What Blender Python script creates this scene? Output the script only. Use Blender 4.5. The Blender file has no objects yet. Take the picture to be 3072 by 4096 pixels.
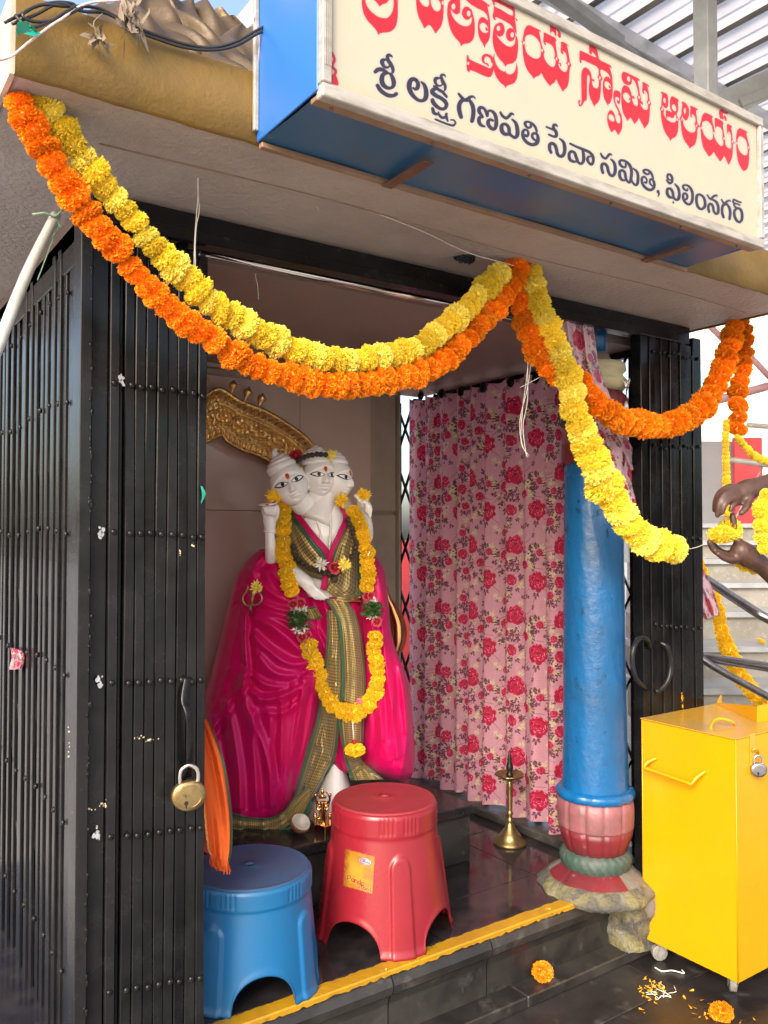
import bpy, bmesh, math, random
import numpy as np
from mathutils import Vector, Matrix
random.seed(7)
rng = np.random.default_rng(11)
scn = bpy.context.scene
COL = scn.collection

# ---------------------------------------------------------------- camera
FPX = 3330.0                       # focal length in pixels of the 3072x4096 photograph
YAW = math.radians(55.3)           # angle between the view direction and the facade (world X)
PIT = math.radians(1.51)
CAMZ = 1.425
cam_d = bpy.data.cameras.new('camera'); cam = bpy.data.objects.new('camera', cam_d); COL.objects.link(cam)
cam.location = (0, 0, CAMZ)
cam.rotation_euler = (math.pi/2 + PIT, 0, YAW - math.pi/2)
cam_d.sensor_fit = 'VERTICAL'; cam_d.sensor_height = 36.0; cam_d.lens = 36.0*FPX/4096.0
cam_d.clip_start = 0.05; cam_d.clip_end = 400
scn.camera = cam
# ---------------------------------------------------------------- sky, sun, exposure
SUN_EL, SUN_AZ = math.radians(31), math.radians(215)      # azimuth of the sun measured from +X, counter-clockwise
world = bpy.data.worlds.new('World'); scn.world = world; world.use_nodes = True
wn = world.node_tree; bgn = wn.nodes['Background']
sky = wn.nodes.new('ShaderNodeTexSky'); sky.sky_type = 'NISHITA'; sky.sun_disc = False
sky.sun_elevation = SUN_EL; sky.sun_rotation = math.pi/2 - SUN_AZ
sky.air_density = 1.0; sky.dust_density = 4.5; sky.ozone_density = 0.7
wn.links.new(sky.outputs[0], bgn.inputs[0]); bgn.inputs[1].default_value = 0.15
sl = bpy.data.lights.new('sun', 'SUN'); sl.energy = 0.62; sl.angle = math.radians(24); sl.color = (1.0, 0.975, 0.94)
sun = bpy.data.objects.new('sun', sl); COL.objects.link(sun)
sdir = Vector((math.cos(SUN_EL)*math.cos(SUN_AZ), math.cos(SUN_EL)*math.sin(SUN_AZ), math.sin(SUN_EL)))
sun.rotation_euler = sdir.to_track_quat('Z', 'Y').to_euler()
scn.view_settings.view_transform = 'Standard'; scn.view_settings.look = 'None'
scn.view_settings.gamma = 1; scn.view_settings.use_curve_mapping = False
scn.view_settings.exposure = 1.62
try:
    scn.cycles.max_bounces = 8; scn.cycles.diffuse_bounces = 5; scn.cycles.glossy_bounces = 4
    scn.cycles.transmission_bounces = 4; scn.cycles.transparent_max_bounces = 8
    scn.cycles.sample_clamp_indirect = 6
except Exception:
    pass

# ---------------------------------------------------------------- measuring helpers (photo pixel -> point on a real plane)
_Fh = np.array([math.cos(YAW), math.sin(YAW), 0]); _R = np.array([math.sin(YAW), -math.cos(YAW), 0]); _Z = np.array([0, 0, 1.])
_F = _Fh*math.cos(PIT) + _Z*math.sin(PIT); _U = -_Fh*math.sin(PIT) + _Z*math.cos(PIT); _C = np.array([0, 0, CAMZ])
def ray(x, y): return _F + _R*(x-1536)/FPX + _U*(2048-y)/FPX
def onX(x, y, X): d = ray(x, y); return _C + d*(X/d[0])
def onY(x, y, Y): d = ray(x, y); return _C + d*(Y/d[1])
def onZ(x, y, z): d = ray(x, y); return _C + d*((z-CAMZ)/d[2])
def atT(x, y, t): return _C + ray(x, y)*t
def proj(P):
    v = np.asarray(P) - _C; w = v @ _F
    return 1536+FPX*(v @ _R)/w, 2048-FPX*(v @ _U)/w

# ---------------------------------------------------------------- mesh helpers
def catmull(P, n):
    P = np.asarray(P, float); k = len(P)
    if k == 2: return P[0] + (P[1]-P[0])*np.linspace(0, 1, n)[:, None]
    Q = np.vstack([2*P[0]-P[1], P, 2*P[-1]-P[-2]])
    seg = np.linalg.norm(np.diff(P[:, :min(3, P.shape[1])], axis=0), axis=1); L = np.concatenate([[0], np.cumsum(seg)])
    s = np.linspace(0, L[-1], n); i = np.clip(np.searchsorted(L, s, side='right')-1, 0, k-2)
    t = ((s-L[i])/np.maximum(seg[i], 1e-9))[:, None]
    p0, p1, p2, p3 = Q[i], Q[i+1], Q[i+2], Q[i+3]
    return 0.5*((2*p1)+(-p0+p2)*t+(2*p0-5*p1+4*p2-p3)*t**2+(-p0+3*p1-3*p2+p3)*t**3)
def grid_faces(n, m, cu=False, cv=False):
    F = []
    for i in range(n if cu else n-1):
        for j in range(m if cv else m-1):
            a = i*m+j; b = i*m+(j+1) % m; c = ((i+1) % n)*m+(j+1) % m; d = ((i+1) % n)*m+j
            F.append((a, b, c, d))
    return F
class MB:
    def __init__(s): s.V = []; s.F = []; s.UV = []; s.n = 0; s.M = []
    def add(s, V, F, uv=None, mi=0):
        V = np.asarray(V, float).reshape(-1, 3); s.V.append(V)
        s.F += [tuple(int(i)+s.n for i in f) for f in F]; s.M += [mi]*len(F)
        s.UV.append(np.asarray(uv, float).reshape(-1, 2) if uv is not None else np.zeros((len(V), 2)))
        s.n += len(V); return s
    def box(s, a, b, mi=0, rot=0, bev=0.0):
        a, b = np.minimum(a, b).astype(float), np.maximum(a, b).astype(float)
        c = (a+b)/2; h = (b-a)/2
        if bev > 0:
            bev = min(bev, h.min()*0.9); V = []; idx = {}
            for sx in (-1, 1):
                for sy in (-1, 1):
                    for sz in (-1, 1):
                        for ax in range(3):
                            v = np.array([sx, sy, sz])*h
                            for k in range(3):
                                if k != ax: v[k] -= np.sign(v[k])*bev
                            idx[(sx, sy, sz, ax)] = len(V); V.append(v)
            F = []
            for ax in range(3):
                o = [k for k in range(3) if k != ax]
                for sg in (-1, 1):
                    q = []
                    for (p, r) in ((-1, -1), (1, -1), (1, 1), (-1, 1)):
                        t = [0]*3; t[ax] = sg; t[o[0]] = p; t[o[1]] = r; q.append(idx[(*t, ax)])
                    F.append(q)
            for ax in range(3):      # edges parallel to ax
                o = [k for k in range(3) if k != ax]
                for p in (-1, 1):
                    for r in (-1, 1):
                        def g(sv, w):
                            t = [0]*3; t[ax] = sv; t[o[0]] = p; t[o[1]] = r; return idx[(*t, w)]
                        F.append([g(-1, o[0]), g(1, o[0]), g(1, o[1]), g(-1, o[1])])
            for sx in (-1, 1):
                for sy in (-1, 1):
                    for sz in (-1, 1): F.append([idx[(sx, sy, sz, k)] for k in range(3)])
            V = np.array(V)
        else:
            V = np.array([[x, y, z] for x in (-h[0], h[0]) for y in (-h[1], h[1]) for z in (-h[2], h[2])])
            F = [(0, 1, 3, 2), (4, 6, 7, 5), (0, 4, 5, 1), (2, 3, 7, 6), (0, 2, 6, 4), (1, 5, 7, 3)]
        if rot:
            cs, sn = math.cos(rot), math.sin(rot); V = V @ np.array([[cs, sn, 0], [-sn, cs, 0], [0, 0, 1]])
        return s.add(V+c, F, None, mi)
    def tube(s, P, r, seg=10, n=None, caps=True, mi=0, flat=1.0, closed=False):
        P = np.asarray(P, float)
        r = np.full(len(P), r, float) if np.isscalar(r) else np.asarray(r, float)
        if n: Q = catmull(np.column_stack([P, r]), n); P, r = Q[:, :3], Q[:, 3]
        k = len(P); T = np.gradient(P, axis=0); T /= np.maximum(np.linalg.norm(T, axis=1), 1e-9)[:, None]
        up = np.array([0, 0, 1.]) if abs(T[0][2]) < .9 else np.array([0, 1., 0])
        N = np.cross(T[0], up); N /= np.linalg.norm(N); V = []; UV = []
        for i in range(k):
            N = N-T[i]*(N @ T[i]); N /= max(np.linalg.norm(N), 1e-9); B = np.cross(T[i], N)
            for j in range(seg):
                a = 2*math.pi*j/seg; V.append(P[i]+r[i]*(N*math.cos(a)+B*math.sin(a)*flat)); UV.append((j/seg, i/max(k-1, 1)))
        F = grid_faces(k, seg, closed, True)
        if caps and not closed:
            F.append(tuple(range(seg-1, -1, -1))); F.append(tuple((k-1)*seg+j for j in range(seg)))
        return s.add(V, F, UV, mi)
    def ball(s, c, r, nu=10, nv=8, rot=None, mi=0):
        r = np.array([r, r, r]) if np.isscalar(r) else np.array(r); V = []
        for i in range(nv+1):
            th = math.pi*i/nv
            for j in range(nu):
                a = 2*math.pi*j/nu; V.append([math.sin(th)*math.cos(a), math.sin(th)*math.sin(a), math.cos(th)])
        V = np.array(V)*r
        if rot is not None: V = V @ np.array(rot).T
        return s.add(V+np.asarray(c), grid_faces(nv+1, nu, False, True), None, mi)
    def lathe(s, prof, c, seg=32, mod=None, mi=0, caps=True):
        V = []; UV = []
        for i, (r, z) in enumerate(prof):
            for j in range(seg):
                a = 2*math.pi*j/seg; rr = r*(mod(a, z) if mod else 1)
                V.append([c[0]+rr*math.cos(a), c[1]+rr*math.sin(a), c[2]+z]); UV.append((j/seg, i/(len(prof)-1)))
        F = grid_faces(len(prof), seg, False, True)
        if caps: F.append(tuple(range(seg))); F.append(tuple((len(prof)-1)*seg+j for j in range(seg)))
        return s.add(V, F, UV, mi)
    def grid(s, G, uv=None, mi=0, cu=False, cv=False):
        G = np.asarray(G); n, m = G.shape[:2]
        if uv is None:
            uu, vv = np.meshgrid(np.linspace(0, 1, n), np.linspace(0, 1, m), indexing='ij'); uv = np.stack([vv, uu], -1)
        return s.add(G.reshape(-1, 3), grid_faces(n, m, cu, cv), uv.reshape(-1, 2), mi)
    def build(s, name, mat, parent=None, smooth=False, loc=None):
        me = bpy.data.meshes.new(name); V = np.vstack(s.V)
        if loc is not None: V = V-np.asarray(loc)
        me.from_pydata(V.tolist(), [], s.F)
        UV = np.vstack(s.UV); lp = np.empty(len(me.loops), int); me.loops.foreach_get('vertex_index', lp)
        ul = me.uv_layers.new(name='UVMap'); ul.data.foreach_set('uv', UV[lp].ravel())
        for m in (mat if isinstance(mat, (list, tuple)) else [mat]): me.materials.append(m)
        me.polygons.foreach_set('material_index', s.M)
        bm = bmesh.new(); bm.from_mesh(me); bmesh.ops.recalc_face_normals(bm, faces=bm.faces); bm.to_mesh(me); bm.free()
        if smooth: me.polygons.foreach_set('use_smooth', [True]*len(me.polygons))
        me.update()
        o = bpy.data.objects.new(name, me); COL.objects.link(o)
        if loc is not None: o.location = loc
        if parent is not None: attach(o, parent)
        return o
def attach(o, p):
    o.parent = p
    # parts are modelled in world space: undo the (translation only) transforms of the ancestors
    off = Vector((0, 0, 0)); q = p
    while q is not None: off += q.location; q = q.parent
    o.location = Vector(o.location)-off
def thing(name, label, cat, loc, group=None):
    o = bpy.data.objects.new(name, None); o.empty_display_size = .05; COL.objects.link(o); o.location = tuple(float(v) for v in loc)
    o['label'] = label; o['category'] = cat
    if group: o['group'] = group
    return o
def tag(o, label, cat, group=None):
    o['label'] = label; o['category'] = cat
    if group: o['group'] = group
    return o
def struct(o): o['kind'] = 'structure'; return o
def smooth_by_angle(o, deg=40):
    me = o.data; me.polygons.foreach_set('use_smooth', [True]*len(me.polygons))
    bm = bmesh.new(); bm.from_mesh(me); lim = math.radians(deg)
    for e in bm.edges:
        if len(e.link_faces) == 2 and e.calc_face_angle(0) > lim: e.smooth = False
    bm.to_mesh(me); bm.free(); return o
def remesh(o, vox, sm=4):
    m = o.modifiers.new('join', 'REMESH'); m.mode = 'VOXEL'; m.voxel_size = vox; m.use_smooth_shade = True
    if sm: s = o.modifiers.new('soften', 'SMOOTH'); s.iterations = sm; s.factor = .5
    return o

# ---------------------------------------------------------------- material helpers
def srgb(r, g, b):
    f = lambda c: (c/255/12.92) if c/255 <= .04045 else ((c/255+.055)/1.055)**2.4
    return (f(r), f(g), f(b), 1)
def nodes(name):
    m = bpy.data.materials.new(name); m.use_nodes = True; return m, m.node_tree, m.node_tree.nodes['Principled BSDF']
def pm(name, c1, c2=None, scale=6, lo=.4, hi=.65, rough=.5, r2=None, metal=0, bump=0, bscale=120, coat=0, c3=None, s3=40, lo3=.6, hi3=.7,
       trans=0, sss=0, obj_random=0, coord='Object', stretch=None, bdist=.004, dusty=None):
    m, nt, b = nodes(name); N = nt.nodes; L = nt.links
    tc = N.new('ShaderNodeTexCoord'); src = tc.outputs[coord]
    if stretch:
        mp = N.new('ShaderNodeMapping'); mp.inputs['Scale'].default_value = stretch; L.new(src, mp.inputs[0]); src = mp.outputs[0]
    col = None
    def noise(sc, det=6):
        n = N.new('ShaderNodeTexNoise'); n.inputs['Scale'].default_value = sc; n.inputs['Detail'].default_value = det
        n.inputs['Roughness'].default_value = .62; L.new(src, n.inputs['Vector']); return n.outputs['Fac']
    def ramp(f, a, z):
        r = N.new('ShaderNodeMapRange'); r.inputs[1].default_value = a; r.inputs[2].default_value = z; L.new(f, r.inputs[0]); return r.outputs[0]
    def mix(f, A, B):
        x = N.new('ShaderNodeMix'); x.data_type = 'RGBA'; L.new(f, x.inputs[0])
        for v, i in ((A, 6), (B, 7)):
            if isinstance(v, tuple): x.inputs[i].default_value = v
            else: L.new(v, x.inputs[i])
        return x.outputs[2]
    b.inputs['Base Color'].default_value = c1; cur = c1
    if c2:
        f = ramp(noise(scale), lo, hi); cur = mix(f, c1, c2)
        if r2 is not None:
            rr = N.new('ShaderNodeMapRange'); rr.inputs[3].default_value = rough; rr.inputs[4].default_value = r2; L.new(f, rr.inputs[0]); L.new(rr.outputs[0], b.inputs['Roughness'])
    if c3:
        cur = mix(ramp(noise(s3, 8), lo3, hi3), cur, c3)
    if dusty:   # dust that lies on upward faces
        ge = N.new('ShaderNodeNewGeometry'); sx = N.new('ShaderNodeSeparateXYZ'); L.new(ge.outputs['Normal'], sx.inputs[0])
        mm = N.new('ShaderNodeMath'); mm.operation = 'MULTIPLY'; L.new(ramp(sx.outputs[2], .5, 1.0), mm.inputs[0]); L.new(ramp(noise(14, 9), .42, .62), mm.inputs[1])
        cur = mix(mm.outputs[0], cur, dusty)
    if obj_random:
        oi = N.new('ShaderNodeObjectInfo'); hs = N.new('ShaderNodeHueSaturation')
        v = N.new('ShaderNodeMapRange'); v.inputs[3].default_value = 1-obj_random; v.inputs[4].default_value = 1+obj_random; L.new(oi.outputs['Random'], v.inputs[0])
        L.new(v.outputs[0], hs.inputs['Value'])
        if isinstance(cur, tuple): hs.inputs['Color'].default_value = cur
        else: L.new(cur, hs.inputs['Color'])
        cur = hs.outputs[0]
    if not isinstance(cur, tuple): L.new(cur, b.inputs['Base Color'])
    if not (c2 and r2 is not None): b.inputs['Roughness'].default_value = rough
    b.inputs['Metallic'].default_value = metal
    if coat: b.inputs['Coat Weight'].default_value = coat; b.inputs['Coat Roughness'].default_value = .12
    if sss: b.inputs['Subsurface Weight'].default_value = sss; b.inputs['Subsurface Radius'].default_value = (.02, .015, .012)
    if bump:
        bp = N.new('ShaderNodeBump'); bp.inputs['Strength'].default_value = bump; bp.inputs['Distance'].default_value = bdist
        L.new(noise(bscale, 5), bp.inputs['Height']); L.new(bp.outputs[0], b.inputs['Normal'])
    if trans:
        out = nt.nodes['Material Output']; t = N.new('ShaderNodeBsdfTranslucent'); ms = N.new('ShaderNodeMixShader'); ms.inputs[0].default_value = trans
        if isinstance(cur, tuple): t.inputs[0].default_value = cur
        else: L.new(cur, t.inputs[0])
        L.new(b.outputs[0], ms.inputs[1]); L.new(t.outputs[0], ms.inputs[2]); L.new(ms.outputs[0], out.inputs[0])
    return m
def image_from(name, A):
    """A: (h, w, 3) sRGB 0..1, row 0 at the top, painted by this script's own code"""
    h, w = A.shape[:2]; im = bpy.data.images.new(name, w, h, alpha=False)
    B = np.ones((h, w, 4), np.float32); B[..., :3] = np.clip(A[::-1], 0, 1); im.pixels.foreach_set(B.ravel()); im.update(); return im
def print_mat(name, img, rough=.5, uvscale=(1, 1), trans=0, bump=0, bscale=300, dirt=None, metal_from=None, sheen=0):
    m, nt, b = nodes(name); N = nt.nodes; L = nt.links
    tc = N.new('ShaderNodeTexCoord'); mp = N.new('ShaderNodeMapping'); mp.inputs['Scale'].default_value = (uvscale[0], uvscale[1], 1)
    L.new(tc.outputs['UV'], mp.inputs[0]); t = N.new('ShaderNodeTexImage'); t.image = img; L.new(mp.outputs[0], t.inputs[0]); cur = t.outputs[0]
    if dirt:
        n = N.new('ShaderNodeTexNoise'); n.inputs['Scale'].default_value = dirt[1]; n.inputs['Detail'].default_value = 8; L.new(tc.outputs['Object'], n.inputs[0])
        r = N.new('ShaderNodeMapRange'); r.inputs[1].default_value = dirt[2]; r.inputs[2].default_value = dirt[3]; r.inputs[4].default_value = dirt[4]; L.new(n.outputs[0], r.inputs[0])
        x = N.new('ShaderNodeMix'); x.data_type = 'RGBA'; L.new(r.outputs[0], x.inputs[0]); L.new(cur, x.inputs[6]); x.inputs[7].default_value = dirt[0]; cur = x.outputs[2]
    L.new(cur, b.inputs['Base Color']); b.inputs['Roughness'].default_value = rough
    if sheen: b.inputs['Sheen Weight'].default_value = sheen
    if metal_from is not None:      # gold thread: the bright part of the print is metallic
        sp = N.new('ShaderNodeSeparateColor'); L.new(cur, sp.inputs[0]); r = N.new('ShaderNodeMapRange'); r.inputs[1].default_value = metal_from; r.inputs[2].default_value = metal_from+.1
        r.inputs[4].default_value = .75; L.new(sp.outputs[0], r.inputs[0]); L.new(r.outputs[0], b.inputs['Metallic'])
    if bump:
        bp = N.new('ShaderNodeBump'); bp.inputs['Strength'].default_value = bump; bp.inputs['Distance'].default_value = .002
        n = N.new('ShaderNodeTexNoise'); n.inputs['Scale'].default_value = bscale; L.new(tc.outputs['Object'], n.inputs[0]); L.new(n.outputs[0], bp.inputs['Height']); L.new(bp.outputs[0], b.inputs['Normal'])
    if trans:
        out = nt.nodes['Material Output']; tb = N.new('ShaderNodeBsdfTranslucent'); ms = N.new('ShaderNodeMixShader'); ms.inputs[0].default_value = trans
        L.new(cur, tb.inputs[0]); L.new(b.outputs[0], ms.inputs[1]); L.new(tb.outputs[0], ms.inputs[2]); L.new(ms.outputs[0], out.inputs[0])
    return m

M = {}
M['black'] = pm('black_gloss_paint', (.007, .007, .008, 1), (.012, .012, .013, 1), 9, rough=.16, r2=.3, bump=.35, bscale=90, c3=(.07, .07, .07, 1), s3=45, lo3=.73, hi3=.77, bdist=.0012, obj_random=.3)
M['black'].node_tree.nodes['Principled BSDF'].inputs['Specular IOR Level'].default_value = .24
M['soffit'] = pm('brown_soffit_paint', (.44, .385, .35, 1), (.34, .285, .255, 1), 2.2, rough=.42, r2=.55, bump=1.0, bscale=70, bdist=.007, c3=(.42, .38, .35, 1), s3=7, lo3=.66, hi3=.8)
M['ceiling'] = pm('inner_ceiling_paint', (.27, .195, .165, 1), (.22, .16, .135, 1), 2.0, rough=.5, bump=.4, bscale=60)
M['gold_paint'] = pm('ochre_gold_paint', (.19, .112, .022, 1), (.14, .083, .02, 1), 5, rough=.42, r2=.6, metal=.25, bump=.6, bscale=60, c3=(.13, .09, .03, 1), s3=16, lo3=.62, hi3=.75)
M['relief'] = pm('brown_gold_relief', (.075, .045, .016, 1), (.055, .034, .013, 1), 8, rough=.45, metal=.2, bump=.4, bscale=50, c3=(.5, .36, .08, 1), s3=14, lo3=.62, hi3=.72)
M['beige'] = pm('pale_beige_paint', (.46, .42, .34, 1), (.36, .32, .26, 1), 4, rough=.6, bump=.4)
M['wall'] = pm('brown_glazed_tile', (.57, .455, .40, 1), (.51, .405, .355, 1), 1.6, rough=.14, r2=.22, coat=.4)
M['trim'] = pm('pale_glazed_corner', (.36, .31, .26, 1), (.28, .24, .2, 1), 3, rough=.15)
M['granite'] = pm('black_granite', (.012, .011, .013, 1), (.022, .019, .022, 1), 12, rough=.1, r2=.24, c3=(.07, .065, .065, 1), s3=30, lo3=.66, hi3=.8, dusty=(.03, .026, .026, 1))
M['granite_worn'] = pm('worn_dark_stone', (.016, .015, .015, 1), (.034, .032, .028, 1), 5, rough=.32, r2=.6, bump=.35, bscale=50, c3=(.08, .077, .068, 1), s3=12, lo3=.58, hi3=.75, obj_random=.15)
M['pave'] = pm('dark_paving', (.015, .013, .014, 1), (.03, .027, .027, 1), 3.5, rough=.28, r2=.5, bump=.25, bscale=40, c3=(.1, .095, .09, 1), s3=9, lo3=.58, hi3=.78, obj_random=.12)
M['outer_ground'] = pm('pale_bounce_ground', (.42, .40, .37, 1), (.34, .32, .29, 1), 1.5, rough=.8)  # ground out of view, made pale to bounce light into the shrine
M['grout'] = pm('pale_grout', (.16, .145, .12, 1), rough=.8)
M['yellow_line'] = pm('yellow_floor_paint', (.42, .225, .008, 1), (.33, .17, .01, 1), 9, rough=.4, bump=.6, bscale=50, c3=(.12, .075, .02, 1), s3=38, lo3=.64, hi3=.7)
M['yellow'] = pm('yellow_enamel', (.57, .27, .001, 1), (.53, .25, .001, 1), 3, rough=.3, r2=.42, bump=.35, bscale=7, bdist=.006, c3=(.50, .25, .012, 1), s3=13, lo3=.66, hi3=.8)
M['yellow_top'] = pm('scuffed_yellow_enamel', (.50, .27, .02, 1), (.40, .25, .08, 1), 6, rough=.14, r2=.2, bump=.5, bscale=45, bdist=.002)
M['blue_col'] = pm('blue_pillar_paint', (.004, .095, .27, 1), (.006, .065, .17, 1), 3, rough=.22, r2=.36, bump=.5, bscale=28, bdist=.006, c3=(.010, .028, .045, 1), s3=30, lo3=.6, hi3=.7)
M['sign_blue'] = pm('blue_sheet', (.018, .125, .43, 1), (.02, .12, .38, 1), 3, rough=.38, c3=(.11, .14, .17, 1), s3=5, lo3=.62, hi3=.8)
M['sign_blue_under'] = pm('blue_sheet_under', (.02, .095, .20, 1), (.03, .11, .22, 1), 3, rough=.28, r2=.4, c3=(.06, .075, .08, 1), s3=5, lo3=.54, hi3=.74)  # darker, greyer blue for the bottom sheet
M['alu'] = pm('dull_white_aluminium', (.34, .325, .30, 1), (.23, .215, .19, 1), 14, rough=.42, c3=(.18, .13, .09, 1), s3=24, lo3=.68, hi3=.78, stretch=(1, 1, 4))
M['brown_lip'] = pm('brown_stained_strip', (.26, .165, .105, 1), (.19, .12, .08, 1), 10, rough=.5)
M['rust'] = pm('rusty_iron', (.10, .045, .028, 1), (.16, .085, .055, 1), 40, rough=.6)
M['steel'] = pm('stainless_steel', (.62, .58, .54, 1), rough=.16, metal=1)
M['steel_dark'] = pm('worn_steel_rail', (.35, .35, .37, 1), (.22, .22, .24, 1), 14, rough=.25, metal=.9)
M['brass'] = pm('old_brass', (.34, .245, .11, 1), (.22, .155, .065, 1), 40, rough=.3, r2=.45, metal=.9, bump=.2, bscale=150, c3=(.15, .11, .06, 1), s3=90, lo3=.6, hi3=.7)
M['gold'] = pm('gilded_metal', (.86, .60, .24, 1), (.66, .40, .15, 1), 26, rough=.26, r2=.4, metal=.85, bump=.5, bscale=60, bdist=.003)
M['copper'] = pm('copper_gilt', (.75, .42, .18, 1), rough=.2, metal=1)
M['marble'] = pm('white_marble', (.83, .80, .78, 1), (.76, .73, .71, 1), 9, rough=.2, r2=.3, sss=.12, coat=.2)
M['silk'] = pm('magenta_silk', (.50, .002, .075, 1), (.43, .002, .085, 1), 5, rough=.30, r2=.38, bump=.12, bscale=260)
M['silk'].node_tree.nodes['Principled BSDF'].inputs['Sheen Weight'].default_value = .12
M['silk'].node_tree.nodes['Principled BSDF'].inputs['Sheen Tint'].default_value = (1, .25, .6, 1)
M['silk'].node_tree.nodes['Principled BSDF'].inputs['Specular Tint'].default_value = (1, .35, .65, 1)
M['green_silk'] = pm('green_silk', (.02, .10, .045, 1), (.03, .075, .035, 1), 12, rough=.4, bump=.2, bscale=300)
M['kohl'] = pm('black_eye_paint', (.008, .008, .008, 1), rough=.4)
M['white'] = pm('white_eye_paint', (.85, .85, .85, 1), rough=.3)
M['bindi'] = pm('vermilion_paste', (.25, .012, .01, 1), (.55, .10, .02, 1), 160, rough=.7)
M['sandal'] = pm('sandal_paste', (.75, .28, .06, 1), rough=.7)
M['bead'] = pm('brown_seed_beads', (.035, .022, .016, 1), (.07, .045, .03, 1), 200, rough=.5, bump=1, bscale=260)
M['yel_fl'] = pm('yellow_marigold', (.97, .74, .015, 1), (.99, .90, .20, 1), 5, rough=.6, trans=.36, obj_random=.09)
M['yel_fl2'] = pm('pale_yellow_marigold', (.99, .90, .26, 1), (.97, .78, .04, 1), 5, rough=.6, trans=.18, obj_random=.09)
M['ora_fl'] = pm('orange_marigold', (.95, .21, .002, 1), (.98, .50, .012, 1), 4, rough=.6, trans=.18, obj_random=.14)
M['gol_fl'] = pm('golden_marigold', (.94, .56, .004, 1), (.99, .84, .06, 1), 6, rough=.55, trans=.15, obj_random=.09)
M['green_leaf'] = pm('garland_leaf_green', (.03, .075, .015, 1), (.06, .12, .03, 1), 60, rough=.5)
M['red_rose'] = pm('deep_red_rose', (.30, .004, .012, 1), (.42, .008, .025, 1), 60, rough=.5)
M['white_fl'] = pm('white_petal', (.78, .76, .68, 1), rough=.6)
M['pink_fl'] = pm('pink_rose', (.72, .14, .24, 1), rough=.6)
M['red_pl'] = pm('red_plastic', (.24, .013, .024, 1), (.20, .011, .02, 1), 5, rough=.26, r2=.32, bump=.06, bscale=80, c3=(.42, .13, .13, 1), s3=60, lo3=.72, hi3=.76)
M['red_top'] = pm('red_plastic_dusty', (.27, .022, .032, 1), (.22, .022, .03, 1), 10, rough=.5, r2=.6, c3=(.45, .22, .22, 1), s3=110, lo3=.7, hi3=.75)
M['blue_pl'] = pm('blue_plastic', (.005, .10, .26, 1), (.006, .09, .22, 1), 5, rough=.36, r2=.45, bump=.06, bscale=80, c3=(.10, .22, .34, 1), s3=60, lo3=.73, hi3=.77)
M['blue_top'] = pm('blue_plastic_dusty', (.028, .065, .15, 1), (.035, .06, .12, 1), 10, rough=.55, r2=.65)
M['string'] = pm('white_cotton_thread', (.68, .65, .6, 1), rough=.8)
M['wire'] = pm('black_cable', (.015, .015, .016, 1), rough=.4)
M['wire_red'] = pm('red_white_wire', (.65, .35, .32, 1), (.7, .62, .56, 1), 60, rough=.5)
M['dry'] = pm('dried_leaves', (.16, .12, .085, 1), (.22, .17, .12, 1), 40, rough=.8)
M['pipe'] = pm('weathered_pipe', (.42, .43, .40, 1), (.30, .31, .27, 1), 10, rough=.55, c3=(.10, .12, .10, 1), s3=26, lo3=.6, hi3=.72, bump=.3)
M['stair'] = pm('pale_stair_stone', (.30, .285, .25, 1), (.22, .2, .16, 1), 5, rough=.6, bump=.3, c3=(.40, .38, .34, 1), s3=30, lo3=.55, hi3=.75)
M['stair_top'] = pm('pale_stair_tread', (.38, .39, .40, 1), (.30, .31, .32, 1), 6, rough=.35, c3=(.28, .29, .31, 1), s3=20, lo3=.55, hi3=.75)
M['bldg'] = pm('cream_wall_paint', (.68, .65, .58, 1), (.6, .56, .5, 1), 1, rough=.8)
M['greywall'] = pm('grey_plaster', (.28, .28, .30, 1), (.24, .24, .26, 1), 2, rough=.7)
M['redpanel'] = pm('red_painted_panel', (.60, .06, .07, 1), (.5, .05, .06, 1), 3, rough=.5)
M['pinkpole'] = pm('pink_painted_pole', (.50, .27, .28, 1), rough=.5)
M['roofsheet'] = pm('pale_roof_sheet', (.74, .71, .70, 1), (.64, .61, .60, 1), 3, rough=.4, trans=.55)
M['roofrib'] = pm('dark_roof_rib', (.13, .115, .10, 1), (.20, .18, .16, 1), 6, rough=.6)
M['truss'] = pm('grey_truss_paint', (.20, .21, .21, 1), (.27, .28, .28, 1), 8, rough=.45)
M['truss_lt'] = pm('galvanised_purlin', (.52, .53, .55, 1), (.42, .43, .45, 1), 9, rough=.35, metal=.3)
M['skin'] = pm('dark_brown_skin', (.050, .025, .02, 1), (.075, .038, .028, 1), 20, rough=.45, bump=.2, bscale=150, sss=.05)
M['navy'] = pm('navy_shirt', (.012, .016, .04, 1), (.018, .02, .05, 1), 30, rough=.85)
M['trouser'] = pm('grey_trousers', (.08, .08, .085, 1), rough=.85)
M['hair'] = pm('black_hair', (.008, .007, .007, 1), rough=.5)
M['ped'] = pm('pale_yellow_cement', (.20, .18, .075, 1), (.075, .072, .064, 1), 11, lo=.36, hi=.56, rough=.75, bump=1, bscale=60, bdist=.012, c3=(.15, .145, .13, 1), s3=26, lo3=.54, hi3=.66)
M['col_pink'] = pm('dusty_pink_paint', (.24, .085, .10, 1), (.15, .065, .07, 1), 12, rough=.45, bump=.6, bscale=40, c3=(.10, .075, .075, 1), s3=20, lo3=.58, hi3=.72)
M['col_red'] = pm('dull_red_paint', (.14, .012, .02, 1), (.10, .015, .02, 1), 12, rough=.45, bump=.5, bscale=40, c3=(.14, .11, .11, 1), s3=40, lo3=.64, hi3=.72)
M['col_green'] = pm('dusty_green_paint', (.025, .065, .05, 1), (.075, .082, .075, 1), 9, rough=.6, bump=.8, bscale=60)
M['col_cream'] = pm('cream_paint', (.42, .38, .22, 1), (.34, .3, .19, 1), 12, rough=.5, bump=.4)
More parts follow.
